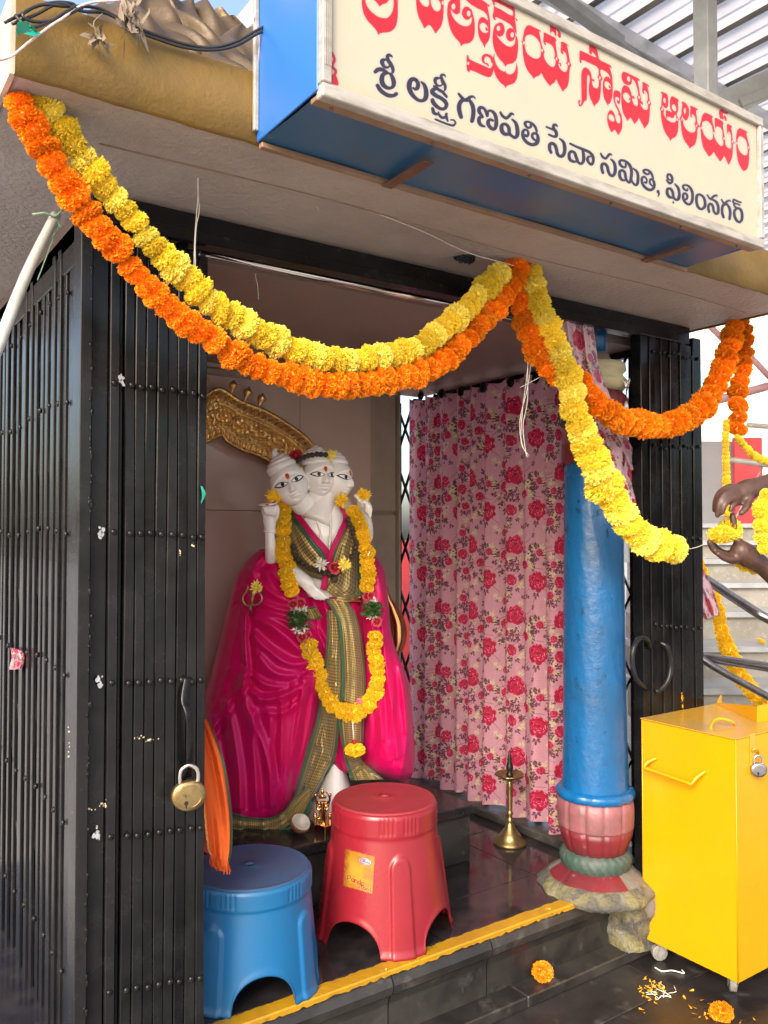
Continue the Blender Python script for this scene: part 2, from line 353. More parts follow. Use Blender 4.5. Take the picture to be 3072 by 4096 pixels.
M['col_grey'] = pm('grimy_cement', (.12, .11, .10, 1), (.17, .15, .13, 1), 9, rough=.7, bump=.8, bscale=40, bdist=.006)
M['orange_cloth'] = pm('orange_cotton', (.72, .12, .012, 1), (.60, .075, .008, 1), 9, rough=.8, bump=.5, bscale=420, trans=.15, stretch=(1, 1, .25))
M['maroon_cloth'] = pm('maroon_cotton', (.26, .012, .012, 1), rough=.8)
M['coir'] = pm('coconut_shell', (.16, .07, .035, 1), (.24, .12, .06, 1), 50, rough=.7, bump=1, bscale=140)
M['cocowhite'] = pm('coconut_flesh', (.50, .47, .42, 1), (.4, .36, .3, 1), 40, rough=.5)
M['rubber'] = pm('grey_caster_wheel', (.14, .14, .13, 1), (.22, .21, .19, 1), 50, rough=.6)
M['zinc'] = pm('zinc_bracket', (.34, .35, .34, 1), (.22, .22, .21, 1), 30, rough=.45, metal=.5)
M['teal_tape'] = pm('teal_tape', (.01, .28, .2, 1), rough=.4)
M['cyan'] = pm('cyan_window_glass', (.25, .6, .62, 1), rough=.1)
M['kum_red'] = pm('kumkum_powder', (.16, .01, .02, 1), rough=.8)
# ---------------------------------------------------------------- the hand-cut lettering of the sign, painted on a canvas
SC = 2.0; CX0, CY0, CX1, CY1 = 1230, -340, 3100, 1010
CW, CH = int((CX1-CX0)*SC), int((CY1-CY0)*SC)
def chaikin(P, k=1):
    P = np.asarray(P, float)
    for _ in range(k):
        Q = np.roll(P, -1, 0); P = np.stack([P*.78+Q*.22, P*.22+Q*.78], 1).reshape(-1, 2)
    return P
class Canvas:
    def __init__(s, w, h): s.A = np.zeros((h, w), np.float32)
    def _win(s, x0, y0, x1, y1):
        h, w = s.A.shape; x0 = max(int(x0), 0); y0 = max(int(y0), 0); x1 = min(int(x1)+1, w); y1 = min(int(y1)+1, h)
        return (x0, y0, x1, y1) if x1 > x0 and y1 > y0 else None
    def poly(s, P, v=1.0, k=1):
        P = chaikin(P, k) if k else np.asarray(P, float); W = s._win(P[:, 0].min()-1, P[:, 1].min()-1, P[:, 0].max()+2, P[:, 1].max()+2)
        if not W: return
        x0, y0, x1, y1 = W; X = np.arange(x0, x1)+.5; ins = np.zeros((y1-y0, x1-x0), bool)
        Q = np.roll(P, -1, 0)
        for r in range(y0, y1):
            yy = r+.5; m = (P[:, 1] <= yy) != (Q[:, 1] <= yy)
            if not m.any(): continue
            a, b = P[m], Q[m]; xs = np.sort(a[:, 0]+(yy-a[:, 1])/(b[:, 1]-a[:, 1])*(b[:, 0]-a[:, 0]))
            ins[r-y0] = (np.searchsorted(xs, X) % 2) == 1
        s.A[y0:y1, x0:x1][ins] = v
    def stroke(s, P, v=1.0, n=None, smooth=True):
        P = np.asarray(P, float)
        if smooth and len(P) > 2: P = catmull(P[:, [0, 1, 2]], n or len(P)*7) if P.shape[1] == 3 else P
        for a, b in zip(P[:-1], P[1:]):
            r = max(a[2], b[2])+1; W = s._win(min(a[0], b[0])-r, min(a[1], b[1])-r, max(a[0], b[0])+r, max(a[1], b[1])+r)
            if not W: continue
            x0, y0, x1, y1 = W; X, Y = np.meshgrid(np.arange(x0, x1)+.5, np.arange(y0, y1)+.5)
            d = b[:2]-a[:2]; L = max(d @ d, 1e-6); t = np.clip(((X-a[0])*d[0]+(Y-a[1])*d[1])/L, 0, 1)
            D = np.hypot(X-a[0]-t*d[0], Y-a[1]-t*d[1])-(a[2]+t*(b[2]-a[2]))
            c = np.clip(.5-D, 0, 1)
            s.A[y0:y1, x0:x1] = np.maximum(s.A[y0:y1, x0:x1], c) if v else np.minimum(s.A[y0:y1, x0:x1], 1-c)
    def ell(s, cx, cy, rx, ry, v=1.0):
        a = np.linspace(0, 2*math.pi, 28, endpoint=False); s.poly(np.stack([cx+rx*np.cos(a), cy+ry*np.sin(a)], 1), v, 0)
def blur(A, r):
    for ax in (0, 1):
        for _ in range(2):
            c = np.cumsum(np.pad(A, [(r+1, r) if i == ax else (0, 0) for i in (0, 1)], mode='edge'), axis=ax)
            n = A.shape[ax]; A = (np.take(c, range(2*r+1, 2*r+1+n), ax)-np.take(c, range(0, n), ax))/(2*r+1)
    return A
class Loc:       # traces are read in enlarged crops of the sign: offset + scale
    def __init__(s, cv, ox, oy, k): s.c = cv; s.o = np.array([ox, oy]); s.k = k
    def T(s, P): return ((np.asarray(P, float)*s.k+s.o)-np.array([CX0, CY0]))*SC
    def poly(s, P, v=1.0, k=1): s.c.poly(s.T(P), v, k)
    def cut(s, *Ps):
        for P in Ps: s.c.poly(s.T(P), 0.0, 1)
    def ell(s, x, y, rx, ry, v=1.0):
        q = s.T([(x, y)])[0]; s.c.ell(q[0], q[1], rx*s.k*SC, ry*s.k*SC, v)
    def st(s, P, v=1.0):
        P = np.asarray(P, float); s.c.stroke(np.column_stack([s.T(P[:, :2]), P[:, 2]*s.k*SC]), v)
blk = Canvas(CW, CH); red = Canvas(CW, CH); q4 = 400/1659
a = Loc(blk, 1480, 200, q4)
a.st([(378,128,3),(352,98,18),(310,85,28),(290,110,30),(300,170,32),(342,230,32),(375,300,30),(382,350,26),(362,392,15)])
a.st([(268,158,16),(212,170,32),(200,205,36),(232,270,26),(285,292,20),(322,262,16),(318,210,18),(285,170,16)])
a.st([(90,360,32),(135,325,36),(200,325,34),(260,355,25),(310,388,18),(345,400,12)])
a.st([(300,385,18),(225,400,34),(195,480,40),(215,570,40),(280,625,32),(350,628,26),(390,585,34),(390,510,38),(360,430,30),(330,390,18)])
a.st([(125,590,32),(165,655,36),(230,715,34),(310,755,34),(390,755,30),(435,728,32)])
a.st([(850,530,15),(900,580,30),(930,680,38),(925,790,40),(870,840,28),(790,825,28),(700,740,36),(655,640,42),(655,550,42),(690,490,36),(750,490,32),(795,550,34),(790,620,36),(755,650,26),(715,630,16)])
a.st([(1255,458,3),(1240,420,15),(1200,410,20),(1180,440,24),(1205,510,26),(1242,580,26),(1248,640,22),(1230,680,10)])
a.st([(1160,465,14),(1095,475,30),(1080,520,28),(1108,578,20),(1160,595,16),(1200,565,14),(1180,500,14)])
a.st([(1062,600,20),(1110,630,26)]); a.st([(1115,635,26),(1040,665,34),(1040,710,38),(1100,760,34),(1180,800,32),(1250,860,34),(1268,920,32),(1230,975,28),(1160,970,28),(1090,920,34),(1045,860,36),(1036,830,32)])
a.st([(1140,660,28),(1200,695,26),(1250,750,24),(1270,775,22)])
a.st([(1040,975,28),(1060,1040,30),(1110,1065,22),(1140,1030,12)]); a.st([(1140,1065,22),(1190,1120,24),(1250,1110,22),(1268,1060,22)]); a.st([(1262,1080,24),(1275,1140,22),(1292,1180,14)])
a.st([(1085,1150,16),(1180,1190,18),(1300,1235,18),(1380,1250,20),(1418,1210,16),(1390,1165,14),(1340,1160,12)])
a = Loc(blk, 1800, 350, q4)
a.st([(145,105,20),(190,160,26),(240,205,28),(300,190,32),(330,160,26),(380,150,18),(410,170,12),(418,202,3)]); a.st([(290,215,26),(210,210,34),(160,270,36),(150,350,38),(165,430,36),(185,490,32)]); a.st([(330,220,26),(370,290,34),(388,380,36),(382,480,36),(365,555,34)])
a.st([(612,465,20),(596,400,26),(560,345,24),(500,335,30),(480,380,32),(500,430,28),(540,475,18)]); a.st([(545,490,18),(492,500,30),(480,560,32),(510,620,28),(575,648,16)])
a.st([(620,470,24),(635,395,20),(690,390,22),(740,440,30),(765,520,32),(765,620,34),(740,685,28),(690,680,30),(638,620,32),(635,560,32),(670,530,22),(712,550,20)])
a.st([(838,415,20),(870,470,24),(930,508,26),(975,480,26),(1010,440,26),(1045,440,16),(1060,462,6)])
a.st([(1032,530,16),(1090,590,28),(1115,680,34),(1118,780,34),(1080,830,28),(1030,808,24),(985,760,30),(978,680,30),(940,620,26),(885,608,26),(855,650,34),(862,720,36),(905,770,32),(960,778,26)])
a.st([(1340,610,20),(1340,650,22),(1300,668,20),(1260,640,22),(1245,590,26),(1285,568,18),(1350,590,20),(1410,650,22),(1440,730,20)])
a.st([(1240,790,20),(1280,805,24),(1300,760,22),(1280,710,18),(1230,705,22),(1205,760,28),(1225,850,28),(1290,920,28),(1370,948,28),(1440,920,34),(1460,850,30),(1445,780,22),(1392,760,22),(1362,795,24),(1378,845,22),(1420,880,18)])
a = Loc(blk, 2150, 480, q4)
a.st([(148,115,16),(210,140,18),(270,165,20)]); a.st([(333,118,4),(310,85,20),(270,85,24),(268,140,26),(310,205,28),(308,265,28),(260,272,20),(190,242,18)])
a.st([(225,540,24),(202,480,28),(205,410,30),(245,388,26),(290,420,28),(315,490,28),(330,560,28),(370,600,26),(420,590,30),(450,520,30),(448,430,30),(425,360,24),(370,312,15)])
a.st([(542,393,18),(640,440,20),(760,490,24),(860,535,24),(915,600,26),(925,680,25),(900,735,24),(858,715,22),(830,660,26),(842,612,20),(878,608,14)])
a.st([(750,500,22),(765,590,28),(765,670,28),(728,725,22),(680,705,22),(642,620,28),(615,545,24),(560,522,24),(525,565,26),(535,650,28),(590,688,24),(645,690,18)])
a.st([(1048,555,14),(1080,610,22),(1130,638,20),(1165,600,22),(1195,570,22),(1228,575,12),(1235,592,4)])
a.st([(1085,875,24),(1065,800,26),(1072,740,26),(1112,727,24),(1155,770,26),(1175,850,26),(1205,910,24),(1250,925,24),(1285,870,28),(1288,780,28),(1265,700,24),(1218,652,14)])
a = Loc(blk, 2400, 600, q4)
a.st([(425,225,16),(425,280,18),(380,283,20),(335,240,24),(325,190,22),(362,172,20),(430,192,22),(490,250,26),(520,330,26),(520,430,26),(495,530,24),(450,515,20),(425,450,24),(410,370,24),(362,337,22),(325,370,26),(332,450,26),(370,498,22),(425,500,16)])
a.st([(556,308,14),(610,360,22),(630,430,24),(625,540,26),(595,582,20),(550,550,18),(525,500,16)])
a.st([(815,355,14),(810,395,16),(778,402,18),(740,380,20),(722,345,20),(758,327,18),(820,350,20),(862,410,20),(880,470,16)])
a.st([(740,535,16),(768,542,18),(775,490,16),(738,445,16),(700,462,22),(695,530,22),(730,600,24),(790,650,24),(850,660,24),(893,620,26),(898,550,24),(870,490,18),(832,492,18),(828,550,18),(860,590,15)])
a.st([(962,688,26),(978,730,16),(962,778,6)])
a.st([(1108,500,16),(1150,548,22),(1192,530,22),(1195,460,22),(1165,410,20),(1125,412,20),(1120,460,18),(1155,495,14),(1185,500,12)])
a.st([(1245,568,14),(1295,630,24),(1315,720,24),(1305,800,28),(1270,828,20),(1222,790,22),(1205,700,24),(1170,645,22),(1120,652,24),(1115,720,26),(1150,778,24),(1210,792,18)]); a.poly([(1215,835),(1192,885),(1240,890)])
a = Loc(blk, 2630, 660, q4)
a.st([(498,395,14),(490,425,16),(440,400,20),(425,350,20),(462,332,16),(520,355,20),(570,430,24),(583,520,24),(570,605,24),(530,652,20),(470,630,22),(430,560,24),(427,490,22),(465,470,18),(493,510,20),(485,560,20),(452,572,12)])
a.st([(700,485,18),(655,510,24),(645,590,24),(670,690,24),(725,733,20),(783,690,26),(788,610,24),(760,530,22),(700,485,18)])
a.st([(828,498,14),(860,550,16),(890,560,18),(930,520,20),(978,505,16),(992,525,6)]); a.st([(855,775,22),(842,720,22),(852,660,22),(890,647,20),(920,690,22),(932,760,22),(965,808,20),(1003,790,24),(1008,700,24),(980,620,22),(925,580,18),(880,568,16)])
a.st([(1062,575,14),(1090,620,16),(1120,630,18),(1160,600,18),(1198,590,14),(1218,608,6)]); a.st([(1150,655,18),(1095,660,24),(1072,720,24),(1075,800,24),(1095,865,22)]); a.st([(1155,650,18),(1195,720,24),(1206,800,24),(1195,895,22)])
a.st([(1385,622,14),(1320,600,16),(1262,572,14),(1262,625,18),(1320,645,14),(1365,665,13)]); a.st([(1266,660,16),(1300,705,18),(1370,732,22),(1400,800,24),(1400,895,24),(1365,948,20),(1312,918,24),(1277,840,24),(1277,760,22),(1320,718,18)])
r = Loc(red, 1430, 0, q4)
r.poly([(60,-500),(70,-40),(75,120),(110,250),(170,350),(270,450),(320,515),(348,590),(375,545),(540,535),(630,460),(665,330),(672,150),(660,-500),(560,-700),(360,-760),(170,-700)])
r.cut([(600,-400),(600,-60),(600,110),(570,220),(500,300),(430,305),(330,275),(210,180),(140,70),(120,-60),(120,-400),(250,-560),(450,-560)])
r.poly([(160,-300),(180,-140),(260,-10),(330,50),(367,115),(400,75),(480,55),(530,-10),(560,-140),(560,-330),(470,-420),(260,-420)]); r.ell(360,-230,90,110,0)
r.poly([(980,-400),(968,-100),(975,120),(1010,280),(1080,410),(1110,480),(1140,440),(1192,405),(1250,475),(1297,565),(1330,510),(1390,440),(1425,300),(1432,90),(1432,-400),(1300,-520),(1100,-520)])
r.cut([(1020,-300),(1020,0),(1080,90),(1150,120),(1190,85),(1190,0),(1150,-80),(1150,-300)], [(1215,-60),(1215,30),(1230,100),(1270,170),(1330,195),(1380,160),(1385,80),(1350,0),(1290,-60),(1230,-100)]); r.ell(1412,48,17,34,0)
r = Loc(red, 1800, 0, q4)
r.poly([(-45,120),(-48,260),(-10,450),(60,600),(160,700),(185,775),(210,732),(330,715),(395,640),(413,540),(410,340),(375,215),(350,130),(250,30),(100,-60),(-20,20)])
r.cut([(165,-30),(172,130),(168,210),(110,245),(60,220),(8,140),(25,240),(90,350),(190,425),(290,440),(345,400),(365,330),(362,270),(300,337),(240,315),(198,250),(195,180),(240,112),(300,108),(352,165),(350,100),(280,30),(200,-30)])
r.ell(57,108,32,50,0); r.ell(310,225,31,48,0)
r.poly([(200,-60),(480,-30),(610,50),(650,105),(618,75),(640,190),(662,330),(670,480),(665,600),(640,680),(590,740),(573,805),(555,740),(500,660),(465,560),(460,400),(485,310),(530,278),(580,295),(635,350),(620,260),(570,195),(480,150),(375,92),(330,60)])
r.cut([(500,395),(488,450),(515,515),(575,552),(630,540),(638,480),(600,400),(545,372)]); r.st([(632,490,10),(608,495,16),(600,460,12)]); r.st([(615,75,8),(648,92,12),(638,105,9)])
r.poly([(690,-60),(690,10),(725,50),(725,180),(705,260),(715,310),(760,280),(900,345),(1010,410),(1070,510),(1110,590),(1097,430),(1072,300),(1085,240),(1065,90),(1062,62),(1110,70),(1000,-40),(860,-90)])
r.cut([(720,60),(745,28),(880,90),(1035,170),(1052,215),(1040,265),(960,232),(840,155),(735,105)]); r.st([(712,40,8),(738,68,13),(720,72,8)]); r.st([(720,290,8),(748,320,13),(728,318,8)]); r.st([(1075,62,7),(1102,92,11)]); r.st([(1080,300,7),(1112,338,11)])
r.poly([(770,385),(725,460),(708,560),(705,680),(730,820),(800,960),(890,1050),(920,1115),(940,1070),(1050,1050),(1110,980),(1133,800),(1125,640),(1085,570),(1085,660),(1070,740),(1010,782),(930,757),(840,680),(775,590),(755,500),(800,420)])
r.ell(830,490,78,118); r.ell(803,470,29,45,0); r.ell(1005,576,78,112); r.ell(1033,578,29,45,0)
r.poly([(738,868),(710,960),(715,1060),(725,1160),(760,1270),(830,1370),(900,1420),(922,1465),(940,1420),(1060,1390),(1115,1300),(1128,1150),(1100,1025),(1095,1120),(1070,1200),(1000,1242),(930,1215),(922,1170),(905,1197),(820,1150),(760,1060),(735,960)])
r.poly([(280,915),(302,912),(318,980),(420,1030),(560,1090),(670,1140),(700,1095),(715,1040),(727,1165),(690,1265),(640,1284),(560,1260),(420,1190),(325,1160),(328,1200),(295,1190),(275,1130),(275,960)])
r.ell(303,1050,18,24,0); r.st([(705,1040,16),(680,950,24),(600,915,22),(552,950,26),(550,1010,20),(575,1052,9)]); r.st([(575,1050,9),(615,1062,15),(635,1088,11)])
r = Loc(red, 2060, 80, 300/1659)
YA = [(125,468),(160,490),(165,600),(180,800),(215,980),(280,1130),(370,1230),(415,1312),(440,1265),(540,1230),(587,1158),(620,1250),(700,1370),(780,1472),(800,1430),(880,1380),(915,1298),(950,1400),(1010,1500),(1058,1592),(1085,1550),(1160,1480),(1195,1350),(1210,1050),(1252,1015),(1215,930),(1190,750),(1150,560),(1140,540),(1192,602),(1170,540),(1015,460),(1018,600),(1003,690),(1050,772),(1078,730),(1045,680),(1100,705),(1145,790),(1155,935),(1115,938),(1165,1000),(1165,1080),(1130,1152),(1060,1142),(990,1070),(955,980),(985,885),(940,820),(915,640),(895,470),(922,462),(890,390),(760,330),(628,262),(637,340),(618,480),(670,572),(692,530),(655,485),(740,510),(830,570),(875,690),(885,815),(855,825),(900,900),(890,1010),(830,1050),(740,990),(660,880),(630,760),(660,712),(610,620),(560,400),(528,232),(582,292),(565,230),(440,170),(320,108),(250,135),(205,220),(175,380),(165,465)]
r.poly(YA)
r.cut([(310,320),(230,360),(215,450),(220,600),(250,720),(340,810),(440,860),(530,850),(570,790),(575,640),(550,500),(470,390),(390,335)])
for x, y in ((193,508),(600,675),(920,858),(1185,970)): r.ell(x, y, 20, 37, 0)
r.st([(955,965,10),(1000,960,12),(1012,1010,14)])
r.poly([(785,320),(765,150),(800,90),(850,75),(920,110),(1000,172),(1020,130),(1080,160),(1070,225),(1030,237),(980,190),(900,182),(912,260),(915,345),(890,352),(870,290),(830,252),(798,272)]); r.poly([(900,190),(965,210),(1010,280),(1017,370),(995,402),(950,370),(935,310),(955,290),(940,240)])
r = Loc(red, 2300, 150, 320/1659)
r.poly([(95,258),(200,310),(460,432),(400,340),(350,285),(350,340),(330,362),(300,320),(290,250),(300,150),(280,38),(345,80),(420,180),(470,300),(500,465),(620,520),(740,575),(764,642),(745,642),(708,600),(745,700),(775,820),(785,1000),(780,1200),(740,1350),(690,1385),(680,1420),(660,1370),(600,1270),(575,1100),(575,950),(600,850),(650,800),(700,820),(742,880),(705,770),(640,705),(522,650),(530,770),(582,866),(540,885),(538,1080),(520,1260),(480,1350),(420,1390),(405,1445),(380,1390),(320,1280),(285,1140),(285,1000),(305,900),(300,800),(265,770),(248,830),(250,1312),(205,1310),(165,1380),(130,1430),(90,1430),(65,1370),(70,1300),(100,1288),(118,1335),(92,1345),(95,1380),(118,1400),(135,1330),(130,1000),(130,740),(160,650),(215,612),(290,660),(335,740),(350,860),(402,870),(402,935),(380,900),(355,895),(355,960),(380,1030),(430,1055),(475,1050),(497,980),(495,865),(458,818),(490,790),(490,620),(300,530),(125,452),(135,530),(110,535),(90,480),(92,400)])
r.cut([(620,915),(608,980),(640,1050),(700,1087),(740,1070),(750,1000),(705,940),(655,905)]); r.st([(748,1035,10),(718,1035,14),(708,1000,11)]); r.ell(515,838,20,34,0)
r.poly([(840,1088),(950,1130),(942,1300),(925,1370),(890,1385),(868,1340),(880,1288),(912,1322),(922,1275),(880,1230),(840,1230),(825,1290),(850,1370),(920,1510),(970,1620),(985,1760),(975,1900),(930,1980),(895,2032),(870,1980),(820,1903),(790,1940),(755,1972),(730,1920),(685,1820),(665,1700),(675,1580),(720,1508),(770,1510),(820,1580),(840,1680),(870,1770),(930,1790),(945,1700),(925,1620),(895,1612),(905,1545),(850,1450),(795,1300),(790,1180),(810,1110)])
r.cut([(710,1598),(690,1640),(710,1710),(780,1747),(817,1730),(820,1680),(780,1610),(740,1588)])
r.poly([(1000,710),(1060,720),(1200,790),(1335,860),(1342,902),(1320,902),(1295,870),(1320,1000),(1350,1190),(1382,1275),(1350,1300),(1412,1340),(1405,1405),(1380,1385),(1355,1350),(1365,1410),(1420,1490),(1480,1512),(1515,1470),(1515,1400),(1478,1322),(1510,1310),(1505,1180),(1470,1112),(1420,1095),(1442,1150),(1425,1182),(1395,1130),(1390,1080),(1400,1000),(1395,908),(1520,975),(1542,1028),(1520,1028),(1495,985),(1530,1120),(1545,1300),(1587,1385),(1555,1410),(1550,1600),(1530,1780),(1470,1850),(1438,1895),(1420,1840),(1350,1720),(1325,1658),(1300,1730),(1250,1770),(1237,1803),(1215,1760),(1175,1700),(1155,1658),(1110,1700),(1083,1737),(1060,1680),(1000,1580),(965,1420),(955,1240),(965,1080),(1000,1000),(1050,988),(1120,1030),(1160,1120),(1180,1220),(1225,1210),(1242,1262),(1220,1285),(1195,1245),(1185,1300),(1220,1390),(1270,1427),(1300,1410),(1310,1340),(1283,1225),(1315,1200),(1290,1050),(1250,930),(1185,842),(1180,940),(1140,990),(1080,990),(1000,940),(960,830),(965,750)])
r.cut([(1090,805),(1072,850),(1090,900),(1130,922),(1147,890),(1140,830),(1115,805)], [(1040,1135),(990,1180),(1000,1260),(1060,1330),(1110,1362),(1147,1340),(1150,1240),(1100,1160)]); r.ell(1332,1245,20,34,0); r.ell(1535,1350,20,34,0); r.st([(1150,1295,10),(1128,1285,12),(1128,1260,10)])
r = Loc(red, 2620, 340, q4)
r.poly([(95,103),(210,150),(222,260),(212,370),(180,387),(150,370),(130,330),(120,370),(152,412),(140,480),(190,570),(280,627),(340,615),(355,565),(348,500),(330,490),(310,557),(200,518),(207,550),(185,553),(178,500),(180,408),(250,440),(285,452),(250,390),(245,280),(260,200),(290,183),(385,235),(402,278),(378,265),(385,300),(387,420),(355,490),(392,560),(390,595),(385,760),(350,860),(275,890),(258,938),(240,890),(170,800),(125,680),(100,540),(97,430),(78,385),(105,350),(105,260),(122,140),(98,148)])
r.cut([(150,208),(134,250),(150,295),(172,307),(180,260),(167,213)], [(300,317),(275,350),(290,410),(330,442),(354,422),(350,370),(325,323)]); r.ell(118,402,13,24,0); r.ell(370,575,13,24,0)
r.poly([(438,268),(500,290),(550,350),(570,430),(560,530),(520,597),(480,570),(455,510),(440,530),(472,575),(465,620),(500,720),(580,787),(640,790),(670,760),(675,705),(652,655),(675,600),(665,520),(608,473),(612,540),(590,545),(580,470),(590,400),(578,333),(700,390),(712,422),(690,415),(680,430),(695,540),(700,620),(742,690),(705,712),(705,840),(670,990),(600,1030),(578,1063),(560,1020),(480,920),(440,780),(425,600),(403,545),(435,510),(440,400),(457,310),(448,318)])
r.cut([(492,376),(472,420),(480,470),(500,487),(512,440),(507,390)]); r.ell(447,570,13,24,0); r.ell(690,675,13,24,0)
r.poly([(735,690),(765,600),(780,510),(820,458),(860,465),(955,515),(972,552),(945,525),(960,640),(1002,790),(975,830),(1000,900),(1050,980),(1100,1017),(1130,1000),(1135,930),(1112,880),(1125,860),(1110,720),(1018,678),(1015,722),(993,700),(990,620),(988,533),(1110,590),(1142,642),(1125,660),(1140,780),(1160,870),(1165,980),(1200,1040),(1250,1062),(1270,1030),(1258,940),(1265,900),(1255,800),(1208,763),(1222,822),(1195,802),(1188,628),(1275,680),(1287,712),(1260,700),(1280,800),(1290,910),(1312,960),(1295,980),(1290,1180),(1225,1333),(1200,1290),(1148,1163),(1120,1230),(1078,1273),(1055,1230),(1000,1160),(975,1098),(950,1150),(892,1192),(870,1150),(800,1050),(765,900),(755,720)])
r.cut([(840,588),(780,620),(780,720),(810,820),(870,895),(920,917),(960,890),(965,800),(945,680),(890,610)])
for x, y in ((765,712),(977,795),(1145,888),(1282,940),(1355,965),(1553,1040)): pass
r.poly([(1080,560),(1055,450),(1085,403),(1130,410),(1165,452),(1190,440),(1170,375),(1212,400),(1215,460),(1190,492),(1140,463),(1120,500),(1142,530),(1135,578),(1100,560)]); r.poly([(1140,498),(1180,520),(1192,592),(1170,597),(1145,560)])
r.poly([(1345,990),(1343,850),(1365,750),(1400,713),(1440,725),(1530,775),(1537,802),(1510,785),(1550,950),(1578,1062),(1562,1090),(1560,1300),(1530,1400),(1470,1433),(1440,1400),(1380,1290),(1355,1150)])
r.cut([(1400,848),(1368,900),(1370,1000),(1400,1100),(1470,1167),(1520,1165),(1539,1120),(1530,980),(1500,900),(1440,855)])
r.st([(1300,958,5),(1350,965,5)]); r.st([(700,692,5),(745,692,5)]); r.st([(390,575,4),(430,560,4)])
for x, y in ((765,712),(977,795),(1145,888),(1282,940),(1355,965),(1553,1040)): r.ell(x, y, 12, 23, 0)
# red ornament lines down the two ends of the face
r = Loc(red, 1000, 0, 1100/1659)
r.st([(482,-400,7),(484,0,7),(488,310,7)]); r.st([(494,320,9),(510,360,8),(495,400,9),(518,430,8),(500,470,9)]); r.poly([(490,450),(520,450),(540,522),(485,500)])
r = Loc(red, 2100, 450, 972/1659)
r.st([(1582,-300,4),(1582,80,4),(1592,500,4),(1605,740,4)]); r.st([(1606,750,9),(1596,775,8),(1612,800,8),(1604,830,9)])
blkA, redA = blk.A, red.A
halo = np.clip(blur(np.clip(blkA+redA, 0, 1), 11)*3.2, 0, 1)
# resample on to the sign face (metres -> canvas pixels)
SX0, SX1, SZ0, SZ1, SYF = 0.698, 1.999, 2.158, 2.487, 1.19
TW, TH = 2700, 700
XX, ZZ = np.meshgrid(SX0+(np.arange(TW)+.5)/TW*(SX1-SX0), SZ1-(np.arange(TH)+.5)/TH*(SZ1-SZ0))
PX, PY = proj(np.stack([XX, np.full_like(XX, SYF), ZZ], -1))
def samp(A):
    x = np.clip((PX-CX0)*SC-.5, 0, CW-2); y = np.clip((PY-CY0)*SC-.5, 0, CH-2); i = x.astype(int); j = y.astype(int); fx = x-i; fy = y-j
    return (A[j, i]*(1-fx)*(1-fy)+A[j, i+1]*fx*(1-fy)+A[j+1, i]*(1-fx)*fy+A[j+1, i+1]*fx*fy)[..., None]
def vnoise(h, w, cell, seed):
    g = np.random.default_rng(seed).random((h//cell+3, w//cell+3)); y = np.arange(h)/cell; x = np.arange(w)/cell
    i = y.astype(int); j = x.astype(int); fy = (y-i)[:, None]; fx = (x-j)[None]; fy = fy*fy*(3-2*fy); fx = fx*fx*(3-2*fx)
    return (g[i][:, j]*(1-fx)*(1-fy)+g[i][:, j+1]*fx*(1-fy)+g[i+1][:, j]*(1-fx)*fy+g[i+1][:, j+1]*fx*fy)
c_ = lambda r, g, b: np.array([r, g, b])/255.
nz = (vnoise(TH, TW, 160, 1)*.5+vnoise(TH, TW, 50, 2)*.3+vnoise(TH, TW, 9, 3)*.2)[..., None]
face = c_(170, 162, 141)*(1-nz)+c_(160, 158, 144)*nz
edge = np.clip(1-(np.abs(ZZ-SZ0)-.024)/.03, 0, 1)[..., None]*nz; face = face*(1-edge*.35)+c_(170, 145, 110)*edge*.35
hl = samp(halo); face = face*(1-hl*.75)+c_(184, 182, 178)*hl*.6
def tape(cx, z0, z1, w, al):
    global face
    m = (np.abs(XX-cx) < w) & (ZZ > z0) & (ZZ < z1); n = vnoise(TH, TW, 24, 9)
    face = np.where(m[..., None], face*(1-al*(.4+.6*n[..., None]))+c_(168, 156, 128)*al*(.4+.6*n[..., None]), face)
tape(1.412, 2.375, 2.452, .013, .55); tape(.985, 2.425, 2.47, .016, .35); tape(1.968, 2.31, 2.40, .008, .5)
b_, r_ = samp(blkA), samp(redA)
face = face*(1-r_)+(c_(164, 18, 36)*(1-.25*nz)+c_(168, 44, 58)*.25*nz)*r_; face = face*(1-b_)+c_(34, 32, 52)*b_
SIGN_IMG = image_from('sign_lettering', face)
M['sign_face'] = print_mat('sign_face_print', SIGN_IMG, rough=.38)

